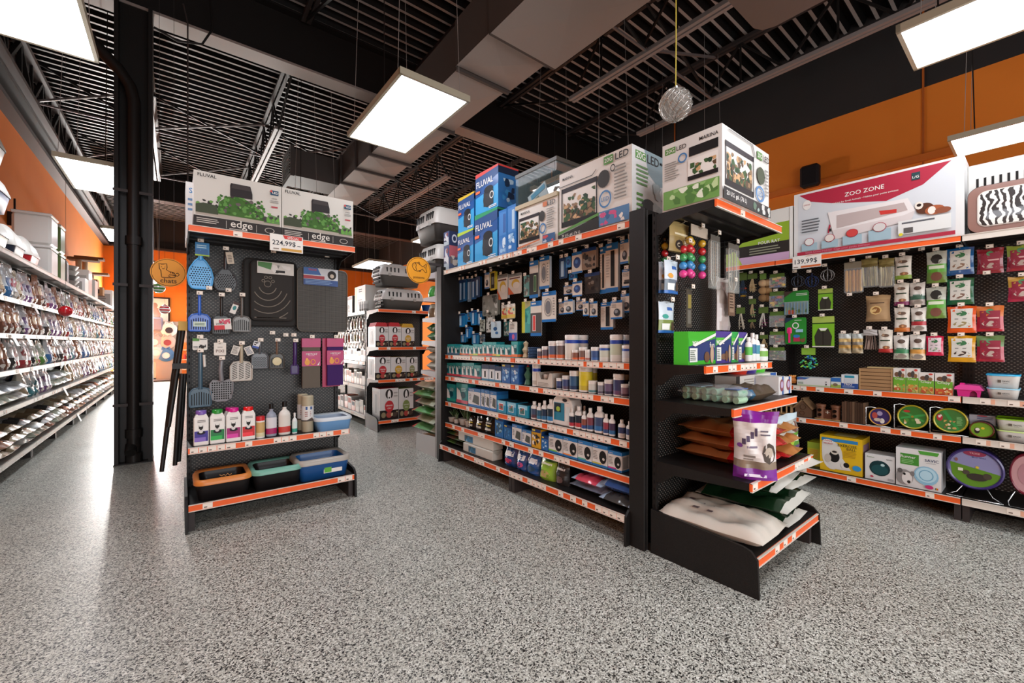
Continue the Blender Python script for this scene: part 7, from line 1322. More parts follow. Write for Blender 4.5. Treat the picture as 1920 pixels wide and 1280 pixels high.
# --- round hanging signs
def roundsign(u, v, Y, dia, wordtxt, lab, fish):
    f = Face('-Y', Y); s, z = f.sz(u, v); t = empty('category_sign', (s, Y, z), 0); tag(t, lab, 'sign'); r = dia/2
    OR = M('#e89a1c', .45); LN = M('#33261c', .5); b = MB(); b.lathe([(0, .0), (r, .0), (r, .006), (0, .006)], OR, 48, axis='y'); b.build('disc', t)
    b = MB(); b.tube([(r*.93*cos(2*pi*q/40), -.001, r*.93*sin(2*pi*q/40)) for q in range(41)], r*.014, LN, 4, cap=False)
    L = lambda pts: b.tube([(x*r, -.001, y*r) for x, y in pts], r*.022, LN, 5)
    if fish:
        L([(-.55, .32), (-.5, .45), (-.35, .55), (-.1, .55), (.12, .42), (.3, .3), (.48, .42), (.6, .55), (.66, .5), (.56, .22), (.66, -.1), (.6, -.14), (.45, -.05), (.3, .12), (.1, .0), (-.15, -.08), (-.38, -.0), (-.5, .15), (-.55, .32)])
        L([(-.3, .52), (-.22, .38), (-.26, .2), (-.2, .0)]); L([(-.44, .36), (-.38, .36)]); L([(.5, .3), (.45, .22)]); L([(-.1, .56), (.0, .64), (.08, .5)]); L([(.0, -.05), (.1, -.1), (.14, .02)])
    else:
        L([(-.5, .35), (-.52, .62), (-.4, .56), (-.28, .58), (-.1, .62), (-.08, .35), (-.12, .2), (.05, .08), (.25, .04), (.38, -.1), (.36, -.28), (.1, -.34), (-.2, -.36), (-.38, -.34), (-.4, -.1), (-.42, .12), (-.5, .25), (-.5, .35)])
        L([(.1, -.3), (.0, -.24), (.05, -.14), (.3, -.16), (.5, -.2), (.6, -.1), (.52, .02), (.42, -.02)]); L([(-.4, .38), (-.36, .38)]); L([(-.22, .38), (-.18, .38)]); L([(-.34, .28), (-.28, .24), (-.22, .28)]); L([(.1, .08), (.12, -.04)]); L([(.2, .07), (.22, -.05)]); L([(.3, .04), (.3, -.08)])
    b.build('drawing', t); b = MB(); b.art([('t', wordtxt, .5, .5, .45, LN)], 2*r, .3*r, base=-.002); b.v = [(x, y, q-r*.72) for x, y, q in b.v]; b.build('lettering', t)
    if not fish:
        b = MB(); b.tube([(-r*.5, .003, r*.8), (-r*.5, .003, 5.7-z)], .0015, STEEL, 4); b.tube([(r*.3, .003, r*.9), (r*.3, .003, 5.7-z)], .0015, STEEL, 4); b.build('suspension_wires', t)
    else:
        b = MB(); b.box(r*.8, r*2.0, .003, .009, r*.5, r*.7, STEEL); b.build('bracket', t)
roundsign(316, 511, 5.2, .27, 'chats', 'round orange sign with a cat drawing and the word chats', False)
roundsign(785.5, 506.5, 4.2, .285, 'poissons', 'round orange sign with a fish drawing and the word poissons', True)
# ================================================================== LEFT WALL OF PET FOOD (faces the right)
FW = Face('+X', -1.27); LZ = [2.18, 1.755, 1.39, 1.02, .664, .165]; LB = .56; GREYF = M('#77736f', .4)
NB = 10; bayw = ['nearest', 'second', 'third', 'fourth', 'fifth', 'sixth', 'seventh', 'eighth', 'ninth', 'farthest']
for k in range(NB):
    y0 = 4.72+k*1.22
    shelf_unit('shelving_unit', 'grey pet food shelving bay along the left wall, '+bayw[k]+' of ten', 'shelving unit', FW, y0, y0+1.215, LB, 2.2, [(LZ[0], 0, .0, 1), (LZ[1], .06, .15, 1), (LZ[2], .06, .15, 1), (LZ[3], .05, .15, 1), (LZ[4], .02, .1, 1), (LZ[5], -.0, .1, 1)], seed=70+k, frame=GREYF, group='left wall shelving bays')
PAL = [('silver white', '#dbdad8', '#a8a6a2', '#a84450'), ('cream', '#d8d0c0', '#b0a084', '#6a4a34'), ('white and teal', '#d2d4d2', '#4c8890', '#2c6c74'), ('white and purple', '#d4d0d4', '#7c5488', '#5a3c6c'), ('brown and rust', '#a87860', '#6c4434', '#c4a47c'), ('grey and black', '#b0aeac', '#3c3a3a', '#b8b4b0'), ('white and red', '#dad6d2', '#b03c44', '#7c2c34'), ('pale green', '#c8cebc', '#5c8c44', '#3c6c3c'), ('white and blue', '#d2d6da', '#3c6c9c', '#2c4c7c'), ('tan', '#c8b89c', '#80684c', '#d8ccb8')]
ST, LY = [], []
for k, (nm, a, c, d_) in enumerate(PAL):
    A = M(a, .24, coat=.5); C_ = M(c, .25, coat=.5)
    for q in range(1):
        ST.append((nm, pouch(.165, .15, .355, [(0, C_), (.24+.05*(k % 3), A), (.88, A)], 100+k, nx=7, nz=9, art=[(.2, .8, .35, .6, M(d_, .3)), (.25, .75, .65, .7, M('#e4e0dc')), (.3, .7, .08, .2, M('#e0d8cc'), 'e')], crinkle=.010, belly=.12, flare=.1).mesh('pet_food_bag')))
    LY.append((nm, sack(.36, .5, .10, [(0, A), (.16, C_ if k in (1, 4, 9, 5) else A), (.3, A), (.75, M(d_, .3)), (.85, A)], 120+k, nx=9, ny=9, crinkle=.014, split='y').mesh('pet_food_bag')))
R = random.Random(21); shn = ['', 'first shelf', 'second shelf', 'third shelf', 'fourth shelf', 'bottom deck']
for k in range(NB):
    y0 = 4.72+k*1.22
    for zi in (1, 2, 3, 4):
        n = 7 if zi < 4 else 6; base = R.randrange(10)
        if zi == 4 and k in (0, 1, 3): # lying stacks on this shelf
            for j in range(6):
                nm, me = LY[R.randrange(10)]; o = bpy.data.objects.new('pet_food_bag', me); COL.objects.link(o)
                FW.put(o, y0+.22+.39*(j // 2), LZ[4]+.001+.1*(j % 2), .03, R.uniform(-.05, .05)); tag(o, '%s bag lying %s, %s, fourth shelf, %s left bay' % (nm, ['underneath', 'on top'][j % 2], ['left', 'middle', 'right'][j // 2], bayw[k]), 'bag', 'pet food bags on the left wall')
            continue
        for j in range(n):
            nm, me = ST[(base+j//2+(R.random() < .25)) % 10]; o = bpy.data.objects.new('pet_food_bag', me); COL.objects.link(o)
            sc = R.uniform(.85, 1.08)*(1.0 if zi < 4 else .95); FW.put(o, y0+(j+.5)*1.21/n, LZ[zi]+.001, .05+R.uniform(0, .03), R.uniform(-.25, .25)); o.scale = (min(sc, 1.0)*(1 if n == 7 else 1.1), 1, sc)
            tag(o, '%s food bag, %s, %s, %s left bay' % (nm, ORD[j], shn[zi], bayw[k]), 'bag', 'pet food bags on the left wall')
    for j in range(9):
        c, l = j // 3, j % 3; nm, me = LY[R.choice((0, 1, 1, 4, 4, 5, 9, 9, 6, 7, 2))]; o = bpy.data.objects.new('pet_food_bag', me); COL.objects.link(o)
        FW.put(o, y0+.22+.39*c, LZ[5]+.001+.102*l, -.03*(l == 1)+.01, R.uniform(-.08, .08)); tag(o, '%s bag lying %s, %s column, bottom deck, %s left bay' % (nm, ['lowest', 'midway', 'topmost'][l], ['left', 'middle', 'right'][c], bayw[k]), 'bag', 'pet food bags on the left wall')
for k, (y, z) in enumerate([(6.5, 1.39), (7.0, 1.39), (8.3, 1.39), (9.4, 1.39), (8.7, .664), (9.6, .165), (7.3, 1.755)]):
    b = MB(); b.box(-.05, .05, -.002, 0, -.12, 0, M('#e0deda', .4)); b.art([('l', .1, .9, .2, .8, 3, M('#8a8682'))], .0001, .0001) if 0 else None; o = b.build('price_card'); FW.put(o, y, z-.012, {1.39: .044, 1.755: .044, .664: .004, .165: -.016}[z]); o.rotation_euler[0] = -.35; tag(o, 'white price card sticking out from the left wall shelf edge, '+ORD[k], 'price card', 'price cards on the left wall')
# --- things on top of the left shelves
def hooded(y, z, x, w, base, lab, h=.40, door=True, dp=.46):
    t = empty('litter_box', (x, y, z), 0); tag(t, lab, 'litter box')
    n = 28; P0 = rrect(w*.86, dp*.86, .05); P1 = rrect(w, dp, .08); P2 = rrect(w*1.03, dp*1.03, .08); P3 = rrect(w*.9, dp*.9, .09); P4 = rrect(w*.6, dp*.62, .08); n = len(P0)
    q4 = lambda a, b_: [(a*n+i, a*n+(i+1) % n, b_*n+(i+1) % n, b_*n+i) for i in range(n)]; V = lambda P, zz: [(x_, y_+dp/2, zz) for x_, y_ in P]
    b = MB(); b.add(V(P0, 0)+V(P1, h*.42), q4(0, 1)+[tuple(reversed(range(n)))], M(base, .35), True); b.build('basin', t)
    b = MB(); b.add(V(P2, h*.42)+V(P2, h*.47)+V(P3, h*.72)+V(P4, h*.99), q4(0, 1)+q4(1, 2)+q4(2, 3)+[tuple(range(3*n, 4*n))], M('#cfccc4', .35), True); b.build('hood', t)
    b = MB(); b.tube([(-w*.15, dp/2, h*.98), (-w*.15, dp/2, h*1.05), (w*.15, dp/2, h*1.05), (w*.15, dp/2, h*.98)], .012, M('#8a8884', .4), 6); b.build('handle', t); return t
for k, (y, x, bs) in enumerate([(6.15, -1.60, '#5c6c2c'), (6.2, -1.60, '#1c4c7c'), (6.05, -1.60, '#d0ccc4')]): hooded(y, LZ[0]+.001+k*.423, x, .5, bs, 'hooded litter box with '+['olive green', 'dark blue', 'white'][k]+' base, '+['bottom', 'middle', 'top'][k]+' of the stack on the left shelves')
hooded(6.85, LZ[0]+.001, -1.6, .46, '#2c3444', 'hooded litter box with dark slate base on the left shelves'); hooded(7.5, LZ[0]+.001, -1.6, .46, '#b8242c', 'hooded litter box with red base on the left shelves')
def binx(y, z, x, w, d, h, c, lab, lid='#d8d6d2'):
    b = MB(); b.box(-w/2, w/2, 0, d, 0, h*.93, M(c, .35), .03); o = b.build('storage_bin', None, (x, y, z)); tag(o, lab, 'bin'); mod_bevel(o, .01); l = MB(); l.box(-w/2-.008, w/2+.008, -.008, d+.008, h*.91, h, M(lid, .35), .012); l.build('lid', o); return o
binx(8.35, LZ[0]+.001, -1.52, .36, .42, .43, '#d4d2cc', 'tall white storage bin on the left shelves, lower of two'); binx(8.35, LZ[0]+.433, -1.52, .36, .42, .43, '#d4d2cc', 'tall white storage bin on the left shelves, upper of two')
binx(9.05, LZ[0]+.001, -1.46, .2, .36, .45, '#5c7a48', 'green storage bin on the left shelves, lower of two', '#8c9c74'); binx(9.05, LZ[0]+.453, -1.46, .2, .36, .42, '#5c7a48', 'green storage bin on the left shelves, upper of two', '#c8ccc0')
b = MB(); b.box(-.11, .11, 0, .05, 0, .2, M('#33211b', .5)); o = b.build('wall_speaker', None, (-1.88, 9.4, 3.02)); tag(o, 'small dark brown speaker on the left orange wall', 'speaker'); q = MB(); q.box(-.01, .01, .01, .03, .2, .4, STEELD); q.build('bracket', o)
for k in range(2): slab(rrect(.34, .5, .12, z=.25), 0, .04, M('#9c9894', .35)).build('litter_mat', None, (-1.56, 9.75+k*.09, LZ[0]+.001)); tag(bpy.data.objects['litter_mat' if 0 else COL.objects[-1].name], 'pale grey oval tray standing on edge on the left shelves, '+['front', 'rear'][k]+' one', 'tray')
for k in range(5):
    b = MB(); r = .2; b.lathe([(0, 0), (r*.7, 0), (r, .1), (r*.93, .1), (r*.66, .012), (0, .012)], M(['#6a6864', '#8c8a86', '#5c5a58', '#a4a29c', '#77746f'][k], .35), 20); o = b.build('pet_bowl', None, (-1.55, 10.5, LZ[0]+.002+k*.085)); tag(o, 'large grey bowl in the nested stack on the left shelves, '+['lowest', 'second', 'middle', 'fourth', 'topmost'][k], 'bowl')
for k, (y, h, c, w) in enumerate([(11.1, .32, '#d2d0cc', .4), (11.7, .55, '#b4b0a8', .36), (12.3, .42, '#c4c0b8', .4), (15.3, .5, '#cfcdc8', .4)]):
    o = carton(w, .4, h, c, [('r', .1, .9, .2, .8, M('#8c8a84')), ('l', .2, .8, .3, .7, 4, M('#55524e'))]).build('cardboard_box', None, (-1.55, y, LZ[0]+.001)); tag(o, 'pale grey box beside the cat trees on the left shelves, '+ORD[k], 'box')
CT = M('#8a6440', .9); CT2 = M('#b8a488', .9)
for k, (y, h) in enumerate(((12.8, .95), (13.6, 1.1), (14.5, .85))):
    t = empty('cat_tree', (-1.58, y, LZ[0]+.001), 0); tag(t, 'brown carpeted cat tree on the left shelves, '+['nearest', 'tallest middle', 'farthest'][k]+' of three', 'cat tree')
    b = MB(); b.box(-.24, .24, 0, .44, 0, .04, CT); b.build('base', t)
    b = MB(); b.lathe([(.05, .04), (.05, h-.04)], CT2, 12, (-.1, .2)); b.build('post', t)
    b = MB(); b.box(-.2, .12, .06, .38, h*.35, h*.35+.2, CT); b.box(-.1, .06, .055, .06, h*.35+.04, h*.35+.15, BK); b.build('cubby', t)
    b = MB(); b.box(-.26, .22, .04, .36, h-.05, h, M('#7a5434', .9)); b.build('platform', t)
def orn(x, y, z, r, c, lab, c2=None, top=5.76, sq=1.0):
    b = MB(); n = 20
    for k in range(10):
        a0, a1 = -pi/2+pi*k/10, -pi/2+pi*(k+1)/10; b.lathe([(r*cos(a0)+1e-4, r*sin(a0)), (r*cos(a1)+1e-4, r*sin(a1))], M(c2, .15, coat=.8) if c2 and k % 2 else M(c, .15, coat=.8), n)
    b.lathe([(r*.2, r*.97), (r*.2, r*1.15), (0, r*1.15)], CHROME, 10); o = b.build('ball_ornament', None, (x, y, z)); tag(o, lab, 'ornament'); s = MB(); s.tube([(0, 0, r*1.15), (0, 0, top-z)], .002, STEEL, 4); s.build('string', o); return o
def at(u, v, y): f = Face('-Y', y); a, z = f.sz(u, v); return a, y, z
x, y, z = at(123, 583, 8.3); orn(x, y, z, .075, '#c01420', 'shiny red ball ornament hanging over the left aisle')
x, y, z = at(298, 539.5, 9.5); orn(x, y, z, .09, '#3c8c2c', 'green ball ornament hanging below the cat sign', '#e0e8dc')
x, y, z = at(309, 580, 12); orn(x, y, z, .10, '#b8202c', 'red and white striped ball ornament hanging near the back wall', '#e8e0dc')
# clear spiral-ribbed glass ornament near the camera
cx, cy, cz = 1.98, 1.16, 2.505; R0 = .078
GL = glassmat('ribbed_glass', '#c8c4bc', .22, .03); b = MB(); nm_, nn = 16, 48; V = []
for i in range(nm_+1):
    a = -pi/2+pi*i/nm_
    for j in range(nn): ph = 2*pi*j/nn+a*.9; rr = R0*(1+.05*sin(12*2*pi*j/nn))*1.0; V.append((rr*cos(a)*cos(ph)+0, rr*cos(a)*sin(ph), rr*sin(a)))
b.add(V, [(i*nn+j, i*nn+(j+1) % nn, (i+1)*nn+(j+1) % nn, (i+1)*nn+j) for i in range(nm_) for j in range(nn)], GL, True)
o = b.build('ball_ornament', None, (cx, cy, cz)); tag(o, 'clear glass ball ornament with swirled ribs on a yellow string, above the end shelves', 'ornament')
q = MB()
for j in range(12):
    q.tube([(R0*1.03*cos(a)*cos(2*pi*j/12+a*.9), R0*1.03*cos(a)*sin(2*pi*j/12+a*.9), R0*1.03*sin(a)) for a in [-1.45+2.9*i/12 for i in range(13)]], .0022, M('#a8a39c', .1, .9), 4)
q.build('swirled_ribs', o); q = MB(); q.lathe([(.016, R0*.97), (.016, R0*1.15), (0, R0*1.15)], CHROME, 10); q.build('cap', o)
q = MB(); q.tube([(0, 0, R0*1.15), (.003, 0, .3), (0, 0, 3.2)], .0028, M('#b8a83c', .5), 5); q.build('string', o)
# speaker on the right wall
f = Face('-X', 7.32); s, z = f.sz(1516, 328); b = MB(); b.box(-.12, .12, 0, .14, -.16, .16, M('#17161a', .5), .03); o = b.build('wall_speaker'); f.put(o, s, z, 0); tag(o, 'black speaker mounted on the right orange wall', 'speaker'); q = MB(); q.box(-.03, .03, .14, .2, -.03, .03, STEELD); q.build('bracket', o)
# ================================================================== FAR GONDOLA BEYOND THE MIDDLE ONE
FF = Face('-Y', 6.0); GZ = [1.79, 1.235, .758, .16]; LG = M('#8f8c8a', .4)
gf = shelf_unit('shelving_unit', 'low end shelving unit with dog food boxes beyond the middle shelves', 'shelving unit', FF, 2.28, 3.22, .5, 1.80, [(GZ[0], 0, .1), (GZ[1], 0, .3), (GZ[2], 0, .5), (GZ[3], 0, .3)], seed=91, side=(-1,), frame=BLK)
def dogbox(w, d, h, c='#b8242c', top='#c01c24'): 
    return carton(w, d, h, '#d6d3cf', [('r', 0, 1, 0, .3, M('#231d1b')), ('e', .2, .15, .12, .09, M('#8a7c5c')), ('e', .5, .15, .16, .1, M('#a83c34')), ('n', .6, .95, .05, .25, 4, 2, [M('#c8bc94'), M('#4c3c34')]), ('e', .5, .82, .2, .16, M('#2a2523')), ('e', .5, .78, .09, .16, M('#e8e4e0')), ('e', .5, .7, .04, .03, M('#1a1615')), ('e', .5, .42, .24, .19, M(c)), ('t', 'GRAND', .5, .45, .36, W_), ('t', 'CRU', .5, .36, .2, W_), ('l', .74, .95, .7, .9, 2, M('#a8a49f'))], left=[('r', .1, .9, .1, .9, M('#cbc8c5')), ('r', .4, .6, .2, .8, M('#a8a4a2'))], top=[('r', 0, 1, 0, 1, M(top))])
for k, (u0, u1, vt, zi, c, lab) in enumerate([(704, 728, 612, 1, '#b8242c', 'red badge, upper shelf, leftmost'), (729, 752, 612, 1, '#b8242c', 'red badge, upper shelf, middle'), (753, 777, 614, 1, '#c89c2c', 'yellow badge, upper shelf'), (703, 732, 669, 2, '#b8242c', 'red badge, middle shelf'), (733, 761, 669, 2, '#c89c2c', 'yellow badge, middle shelf'), (762, 783, 669, 2, '#8a8c5c', 'olive badge, middle shelf'), (712, 747, 728, 3, '#b8242c', 'red badge, bottom deck'), (748, 775, 728, 3, '#7a8c4c', 'green badge, bottom deck')]):
    s, w, h = fit(FF, u0, u1, vt, GZ[zi], .04); o = finish(dogbox(w, .3, h, c, c), 'pet_food_box', 'white and black dog food box with '+lab, 'box', FF, s, GZ[zi], .04)
    if zi == 1: q = MB(); q.prism([(-w/2, h), (w/2, h), (w*.36, h+.06), (-w*.36, h+.06)], 'y', .02, .28, M(c, .4)); q.build('gable_top', o)
def kennel(F, s, z, off, w, d, h, lab, tilt=0, up='#c8c5bf', lo='#55534f'):
    t = empty('pet_carrier', F.w(s, z, off), F.rz+tilt); tag(t, lab, 'pet carrier'); r = .06; P = lambda k, zz: [(x, y+d/2, zz) for x, y in rrect(w*k, d*k, r)]; n = len(rrect(1, 1, .1)); q4 = lambda a, b_: [(a*n+i, a*n+(i+1) % n, b_*n+(i+1) % n, b_*n+i) for i in range(n)]
    b = MB(); b.add(P(.86, 0)+P(.98, h*.46), q4(0, 1)+[tuple(reversed(range(n)))], M(lo, .45), True); b.build('lower_shell', t)
    b = MB(); b.add(P(1.02, h*.45)+P(1.02, h*.52)+P(.97, h*.75)+P(.86, h*.95)+P(.6, h*.99), q4(0, 1)+q4(1, 2)+q4(2, 3)+q4(3, 4)+[tuple(range(4*n, 5*n))], M(up, .4), True); b.build('upper_shell', t)
    b = MB()
    for k in range(9):
        if k == 4: continue
        b.box(-w*.36+k*w*.09-.008, -w*.36+k*w*.09+.008, -.006, .02, h*.6, h*.8, BK)
    for j in range(5):
        for i in range(6): b.box(-w*.515, -w*.48, d*(.2+.1*i), d*(.2+.1*i)+.02, h*(.1+.16*j), h*(.1+.16*j)+.03, BK)
    b.build('vent_openings', t); b = MB(); b.tube([(-w*.12, d/2, h*.96), (-w*.1, d/2, h*1.06), (w*.1, d/2, h*1.06), (w*.12, d/2, h*.96)], .012, M('#9a9894', .4), 6); b.build('handle', t)
    b = MB()
    for x in (-w*.3, w*.25): b.box(x-.02, x+.02, -.016, .0, h*.42, h*.54, M('#a8a6a0', .4))
    b.build('latch', t); return t
kennel(FF, 2.70, GZ[0]+.001, .03, .66, .42, .33, 'grey and white pet carrier on the dog food shelves, lower of two'); kennel(FF, 2.67, GZ[0]+.365, .04, .66, .42, .33, 'grey and white pet carrier on the dog food shelves, upper of two')
b = MB(); b.lathe([(0, 0), (.09, 0), (.11, .1), (.1, .1), (.08, .01), (0, .01)], M('#1c4c8c', .35), 16); o = b.build('food_bowl', None, (3.14, 6.12, GZ[0]+.001)); tag(o, 'dark blue bowl right of the pet carriers', 'bowl')
# long side of that gondola (faces the aisle on its left)
FG = Face('-X', 2.28); HZ = [1.79, 1.0, .62, .16]
for k in range(3):
    a = -6.53-1.22*(k+1); g = shelf_unit('shelving_unit', 'pale-edged dog goods shelving bay behind the cat shelves, '+['nearest', 'second', 'third'][k]+' of three', 'shelving unit', FG, a, a+1.215, .45, 1.80, [(HZ[0], 0, .1, 1), (HZ[1], 0, .2, 1), (HZ[2], 0, .2, 1), (HZ[3], -.0, .2, 1)], seed=95+k, frame=LG)
    if k > 1: continue
    R = random.Random(k)
    for j in range(8):
        for r_ in range(3):
            h = R.uniform(.16, .2); c = R.choice(['#a84c2c', '#8a7c3c', '#b8b4ac', '#5c3c2c', '#c8c4bc', '#7c6c5c']); b = bag_hang(.11, h, [(0, M(c, .3)), (.7, M('#c8c2b8', .3))], [(.2, .8, .25, .6, M(R.choice(['#d8c8a8', '#3c2c24', '#c8602c'])))], seed=j); o = b.build('treat_bag'); s = a+.1+j*.145; FG.put(o, s, 1.72-.23*r_, .14)
            tag(o, 'dog treat bag, %s, %s row, %s bay behind cat shelves' % (ORD[j], ['top', 'middle', 'bottom'][r_], ['nearest', 'second'][k]), 'bag', 'dog treat bags on the far board'); hook(g, FG, s, 1.715-.23*r_, .45, .12)
    for zi, n in ((1, 7), (2, 9), (3, 6)):
        for j in range(n):
            w = 1.18/n*.9; h = R.uniform(.14, .24); c = R.choice(['#c8c4be', '#a8482c', '#4a4642', '#8a867e', '#d8d4cc', '#6c6862']); o = carton(w, .18, h, c, [('r', .1, .9, .5, .9, M(R.choice(['#e0dcd4', '#2c2826', '#b84c34'])))]).build('pet_supply_box'); FG.put(o, a+.03+(j+.5)*1.18/n, HZ[zi]+.001, .04)
            tag(o, 'small box, %s, %s, %s bay behind cat shelves' % (ORD[j], ['', 'upper shelf', 'middle shelf', 'bottom deck'][zi], ['nearest', 'second'][k]), 'box', 'boxes on the far dog goods shelves')
for k, (y, w, h, c, lab) in enumerate([(6.62, .5, .42, '#cfccc6', 'large white box with dark print on the far dog goods shelves'), (7.25, .3, .3, '#3c3836', 'dark-topped storage box on the far dog goods shelves')]):
    o = carton(w, .35, h, c, [('r', .05, .2, .0, 1, M('#c8d0a8')), ('l', .4, .7, .75, .9, 2, M('#3a3634')), ('l', .3, .8, .3, .5, 3, M('#8a8680'))] if not k else [('r', 0, 1, 0, .8, M('#d4cfc6')), ('n', .2, .8, .1, .6, 5, 3, [M('#6a665e')])], left=[('r', .1, .9, .1, .9, M('#b8c08c'))]).build('cardboard_box'); FG.put(o, -y-w/2, HZ[0]+.001, .03); tag(o, lab, 'box')
for k in range(3):
    q, l = tub(.08, .16, M('#c8c4c0'), M('#8a8680')); FG.put(q.build('food_tub'), -6.62-.1*k, HZ[0]+.001, -.0) ; o = [x for x in COL.objects if x.name.startswith('food_tub')][-1]; tag(o, 'small white jar in front of the large white box, '+ORD[2-k], 'jar'); l.build('lid', o)
# ================================================================== FAR END UNIT OF THE MIDDLE GONDOLA (faces away)
e = empty('shelving_unit', (2.76, 4.23, 0)); tag(e, 'end shelving unit at the far end of the middle shelves, seen from its side', 'shelving unit')
b = MB(); b.box(-.46, .46, 0, .03, .05, 2.10, PEG); b.build('perforated_back_panel', e)
SHZ = [(2.10, .45), (1.83, .36), (1.59, .38), (1.32, .40), (.97, .42)]
for sg in (-1, 1): b = MB(); b.box(sg*.46-.015, sg*.46+.015, -.0, .05, 0, 2.10, LG); b.build('upright', e)
for z, d in SHZ:
    b = MB(); b.box(-.46, .46, .03, d, z-.03, z, LG)
    for sg in (-1, 1): b.prism([(.05, z), (d, z-.005), (d, z-.04), (.05, z-.07)], 'x', sg*.465-.004, sg*.465+.004, M('#aaa8ac', .35))
    o = b.build('shelf', e); r = rail_mesh(.9, .4, 5).build('price_rail', o); r.location = (0, d+.012, z); r.rotation_euler = (0, 0, pi)
b = MB(); b.box(-.46, .46, .03, .55, .14, .17, LG); b.build('base_deck', e)
for sg in (-1, 1): b = MB(); b.prism([(.03, 0), (.55, 0), (.53, .2), (.03, .23)], 'x', sg*.468-.006, sg*.468+.006, M('#c4c2c0', .4)); b.build('side_panel', e)
kennel(Face('-X', 2.32), -4.55, 2.101, 0, .5, .5, .36, 'large pet carrier at the far end of the middle shelves, lower of two', lo='#3c3a38'); kennel(Face('-X', 2.30), -4.56, 2.49, 0, .54, .52, .4, 'large pet carrier at the far end of the middle shelves, upper of two', lo='#3c3a38')
FX = Face('-X', 2.33)
for k, (z, cs, n, hh) in enumerate([(1.831, ('#3c9c3c', '#2c7c34'), 2, .14), (1.591, ('#8a7458', '#b8a078'), 2, .17)]):
    for j in range(n): b = pouch(.13, .1, hh, [(0, M(cs[j], .3)), (.6, M('#c8ccb8' if k else '#5cb84c', .3))], j, nx=6, nz=6); o = b.build('treat_pouch'); FX.put(o, -4.5+.15*j-.02, z, .0); tag(o, ['green', 'brown'][k]+' pouch on the far end unit seen from the side, '+['left', 'right'][j], 'pouch')
def lay(z, n, w, th, cols, nm, lab, s0=-4.46, d=.3):
    for j in range(n):
        c = cols[j % len(cols)]; b = sack(w, d, th, [(0, M('#b83c34' if nm == 'stack' else c, .3)), (.15, M(c, .28, coat=.4)), (.7, M('#c9c4b4' if nm != 'stack' else '#b5b8a0', .3)), (.86, M('#2c2624', .3))], 200+j, nx=10, ny=6, crinkle=.008, puff=.2, seam=.03); o = b.build('litter_bag'); FX.put(o, s0, z+.001+j*th*.98, -.01, (.08, -.06)[j % 2] if nm == 'stack' else 0)
        tag(o, lab+', '+['lowest', 'second from bottom', 'third from bottom', 'fourth from bottom', 'fifth from bottom', 'topmost'][j], 'bag')
lay(1.32, 2, .27, .1, ['#4c8c4c', '#3c7c44'], 'a', 'green bag lying on the middle of the far end unit', -4.44); lay(.97, 3, .29, .105, ['#b8b09c', '#c4bcac'], 'b', 'cream bag lying on the lower shelf of the far end unit', -4.44); lay(.2, 6, .62, .105, ['#3c8c34', '#9c8c6c', '#3c9c3c', '#8c7c5c'], 'stack', 'bag in the tall green and tan stack at the far end unit', -4.62, .4)
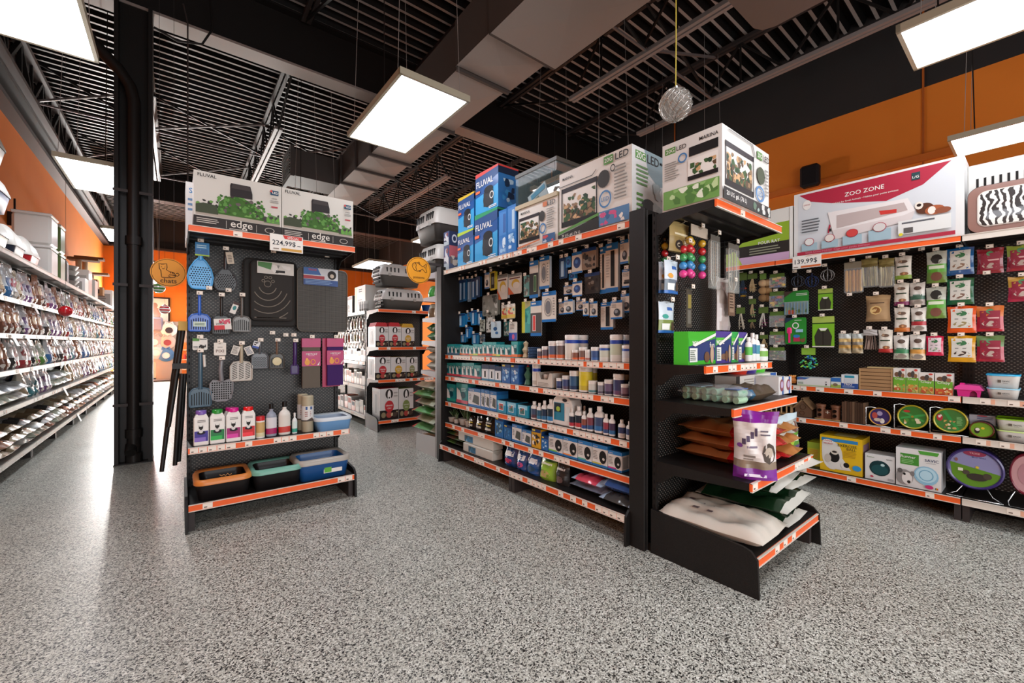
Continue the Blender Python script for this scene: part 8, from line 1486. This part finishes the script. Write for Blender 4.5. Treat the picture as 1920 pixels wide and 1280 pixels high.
# ================================================================== BACK OF THE SHOP
b = MB(); b.box(-1.3, .35, 19.35, 19.45, 0, 2.05, M('#a39a90', .6)); o = b.build('display_stand'); tag(o, 'grey-beige display panel standing at the back wall', 'panel')
FB = Face('-Y', 19.3); TOY = [(289, 607, '#8a8898', 'square grey cushion toy', 0), (317, 618, '#e0dcd8', 'white round cat face toy', 1), (289, 640, '#b8a8a4', 'pinkish round toy', 1), (314, 641, '#c8b4a8', 'beige toy with red patch', 1), (293, 660, '#c8ccd0', 'white bone-shaped toy', 1), (311, 665, '#4c7cac', 'blue round toy', 1)]
for u, v, c, lab, rd in TOY:
    s, z = FB.sz(u, v); b = MB(); r = .24
    if rd: b.lathe([(0, 0), (r*.6, .005), (r, .05), (r*.6, .09), (0, .095)], M(c, .6), 18, (0, 0), axis='y'); b.lathe([(r*.45, -.01), (r*.4, .002), (0, -.004)], M('#3c3a44' if 'cat' in lab else '#8c3c44' if 'red' in lab else '#dcdce0', .6), 14, (0, -.02), axis='y'); b.tube([(-r*.5, .04, r*.7), (-r*.35, .04, r*1.15), (-r*.1, .04, r*.9)], .03, M(c, .6), 6); b.tube([(r*.5, .04, r*.7), (r*.35, .04, r*1.15), (r*.1, .04, r*.9)], .03, M(c, .6), 6)
    else: b.box(-r, r, 0, .09, -r, r, M(c, .7), .05)
    o = b.build('plush_toy'); FB.put(o, s, z, -.02); tag(o, lab+' hanging on the back display panel', 'toy')
FBW = Face('-Y', 19.55); s, z = FBW.sz(290, 583); b = MB(); b.box(-.42, .42, 0, .03, -.5, .5, STEELD); b.art([('r', .06, .94, .05, .95, M('#d8cfc4')), ('e', .5, .4, .2, .25, M('#8a7464'))], .84, 1.0); b2 = MB(); b2.box(-.42, .42, 0, .03, -.5, .5, STEELD); b2.art([], 1, 1)
q = MB(); q.art([('r', .06, .94, .05, .95, M('#d8cfc4')), ('e', .5, .4, .2, .25, M('#8a7464')), ('e', .5, .7, .1, .1, M('#8a7464'))], .84, 1.0); q.v = [(x, y, zz-.5) for x, y, zz in q.v]; o = b2.build('framed_poster'); FBW.put(o, s, z, 0); tag(o, 'framed poster on the orange back wall', 'poster'); q.build('print', o)
t = empty('display_shelf', (.62, 19.1, 0)); tag(t, 'wooden display shelf with small red goods at the back of the shop', 'shelf')
b = MB(); b.box(-.5, .3, .2, .24, 0, 1.3, M('#c87834', .6)); b.build('back_board', t)
for z in (.35, .7, 1.05): b = MB(); b.box(-.5, .3, 0, .22, z-.03, z, M('#d8c8a8', .5)); b.build('shelf_board', t)
for k in range(8): b = MB(); b.lathe([(0, 0), (.04, 0), (.045, .12), (.02, .18), (0, .2)], M(['#a82c30', '#7c3c30', '#c8c0b4'][k % 3], .4), 10); o = b.build('bottle', None, (.2+.17*(k % 4), 19.2, (.701 if k < 4 else .351))); tag(o, 'small red bottle on the back display shelf, '+['upper', 'lower'][k // 4]+' board, '+ORD[k % 4], 'bottle')
b = MB(); b.lathe([(.14, .03), (.14, .62), (0, .62)], M('#c8ac84', .9), 16); b.lathe([(.0, 0), (.145, 0), (.145, .1)], M('#3c2c24', .7), 16); o = b.build('scratching_post', None, (-.72, 18.9, 0)); tag(o, 'short tan scratching post at the back of the left aisle', 'scratching post')
b = MB(); b.box(-1.0, -.1, 18.2, 18.7, 0, .05, M('#4c3c34', .9)); o = b.build('low_platform'); tag(o, 'low dark brown platform in front of the back display', 'platform')
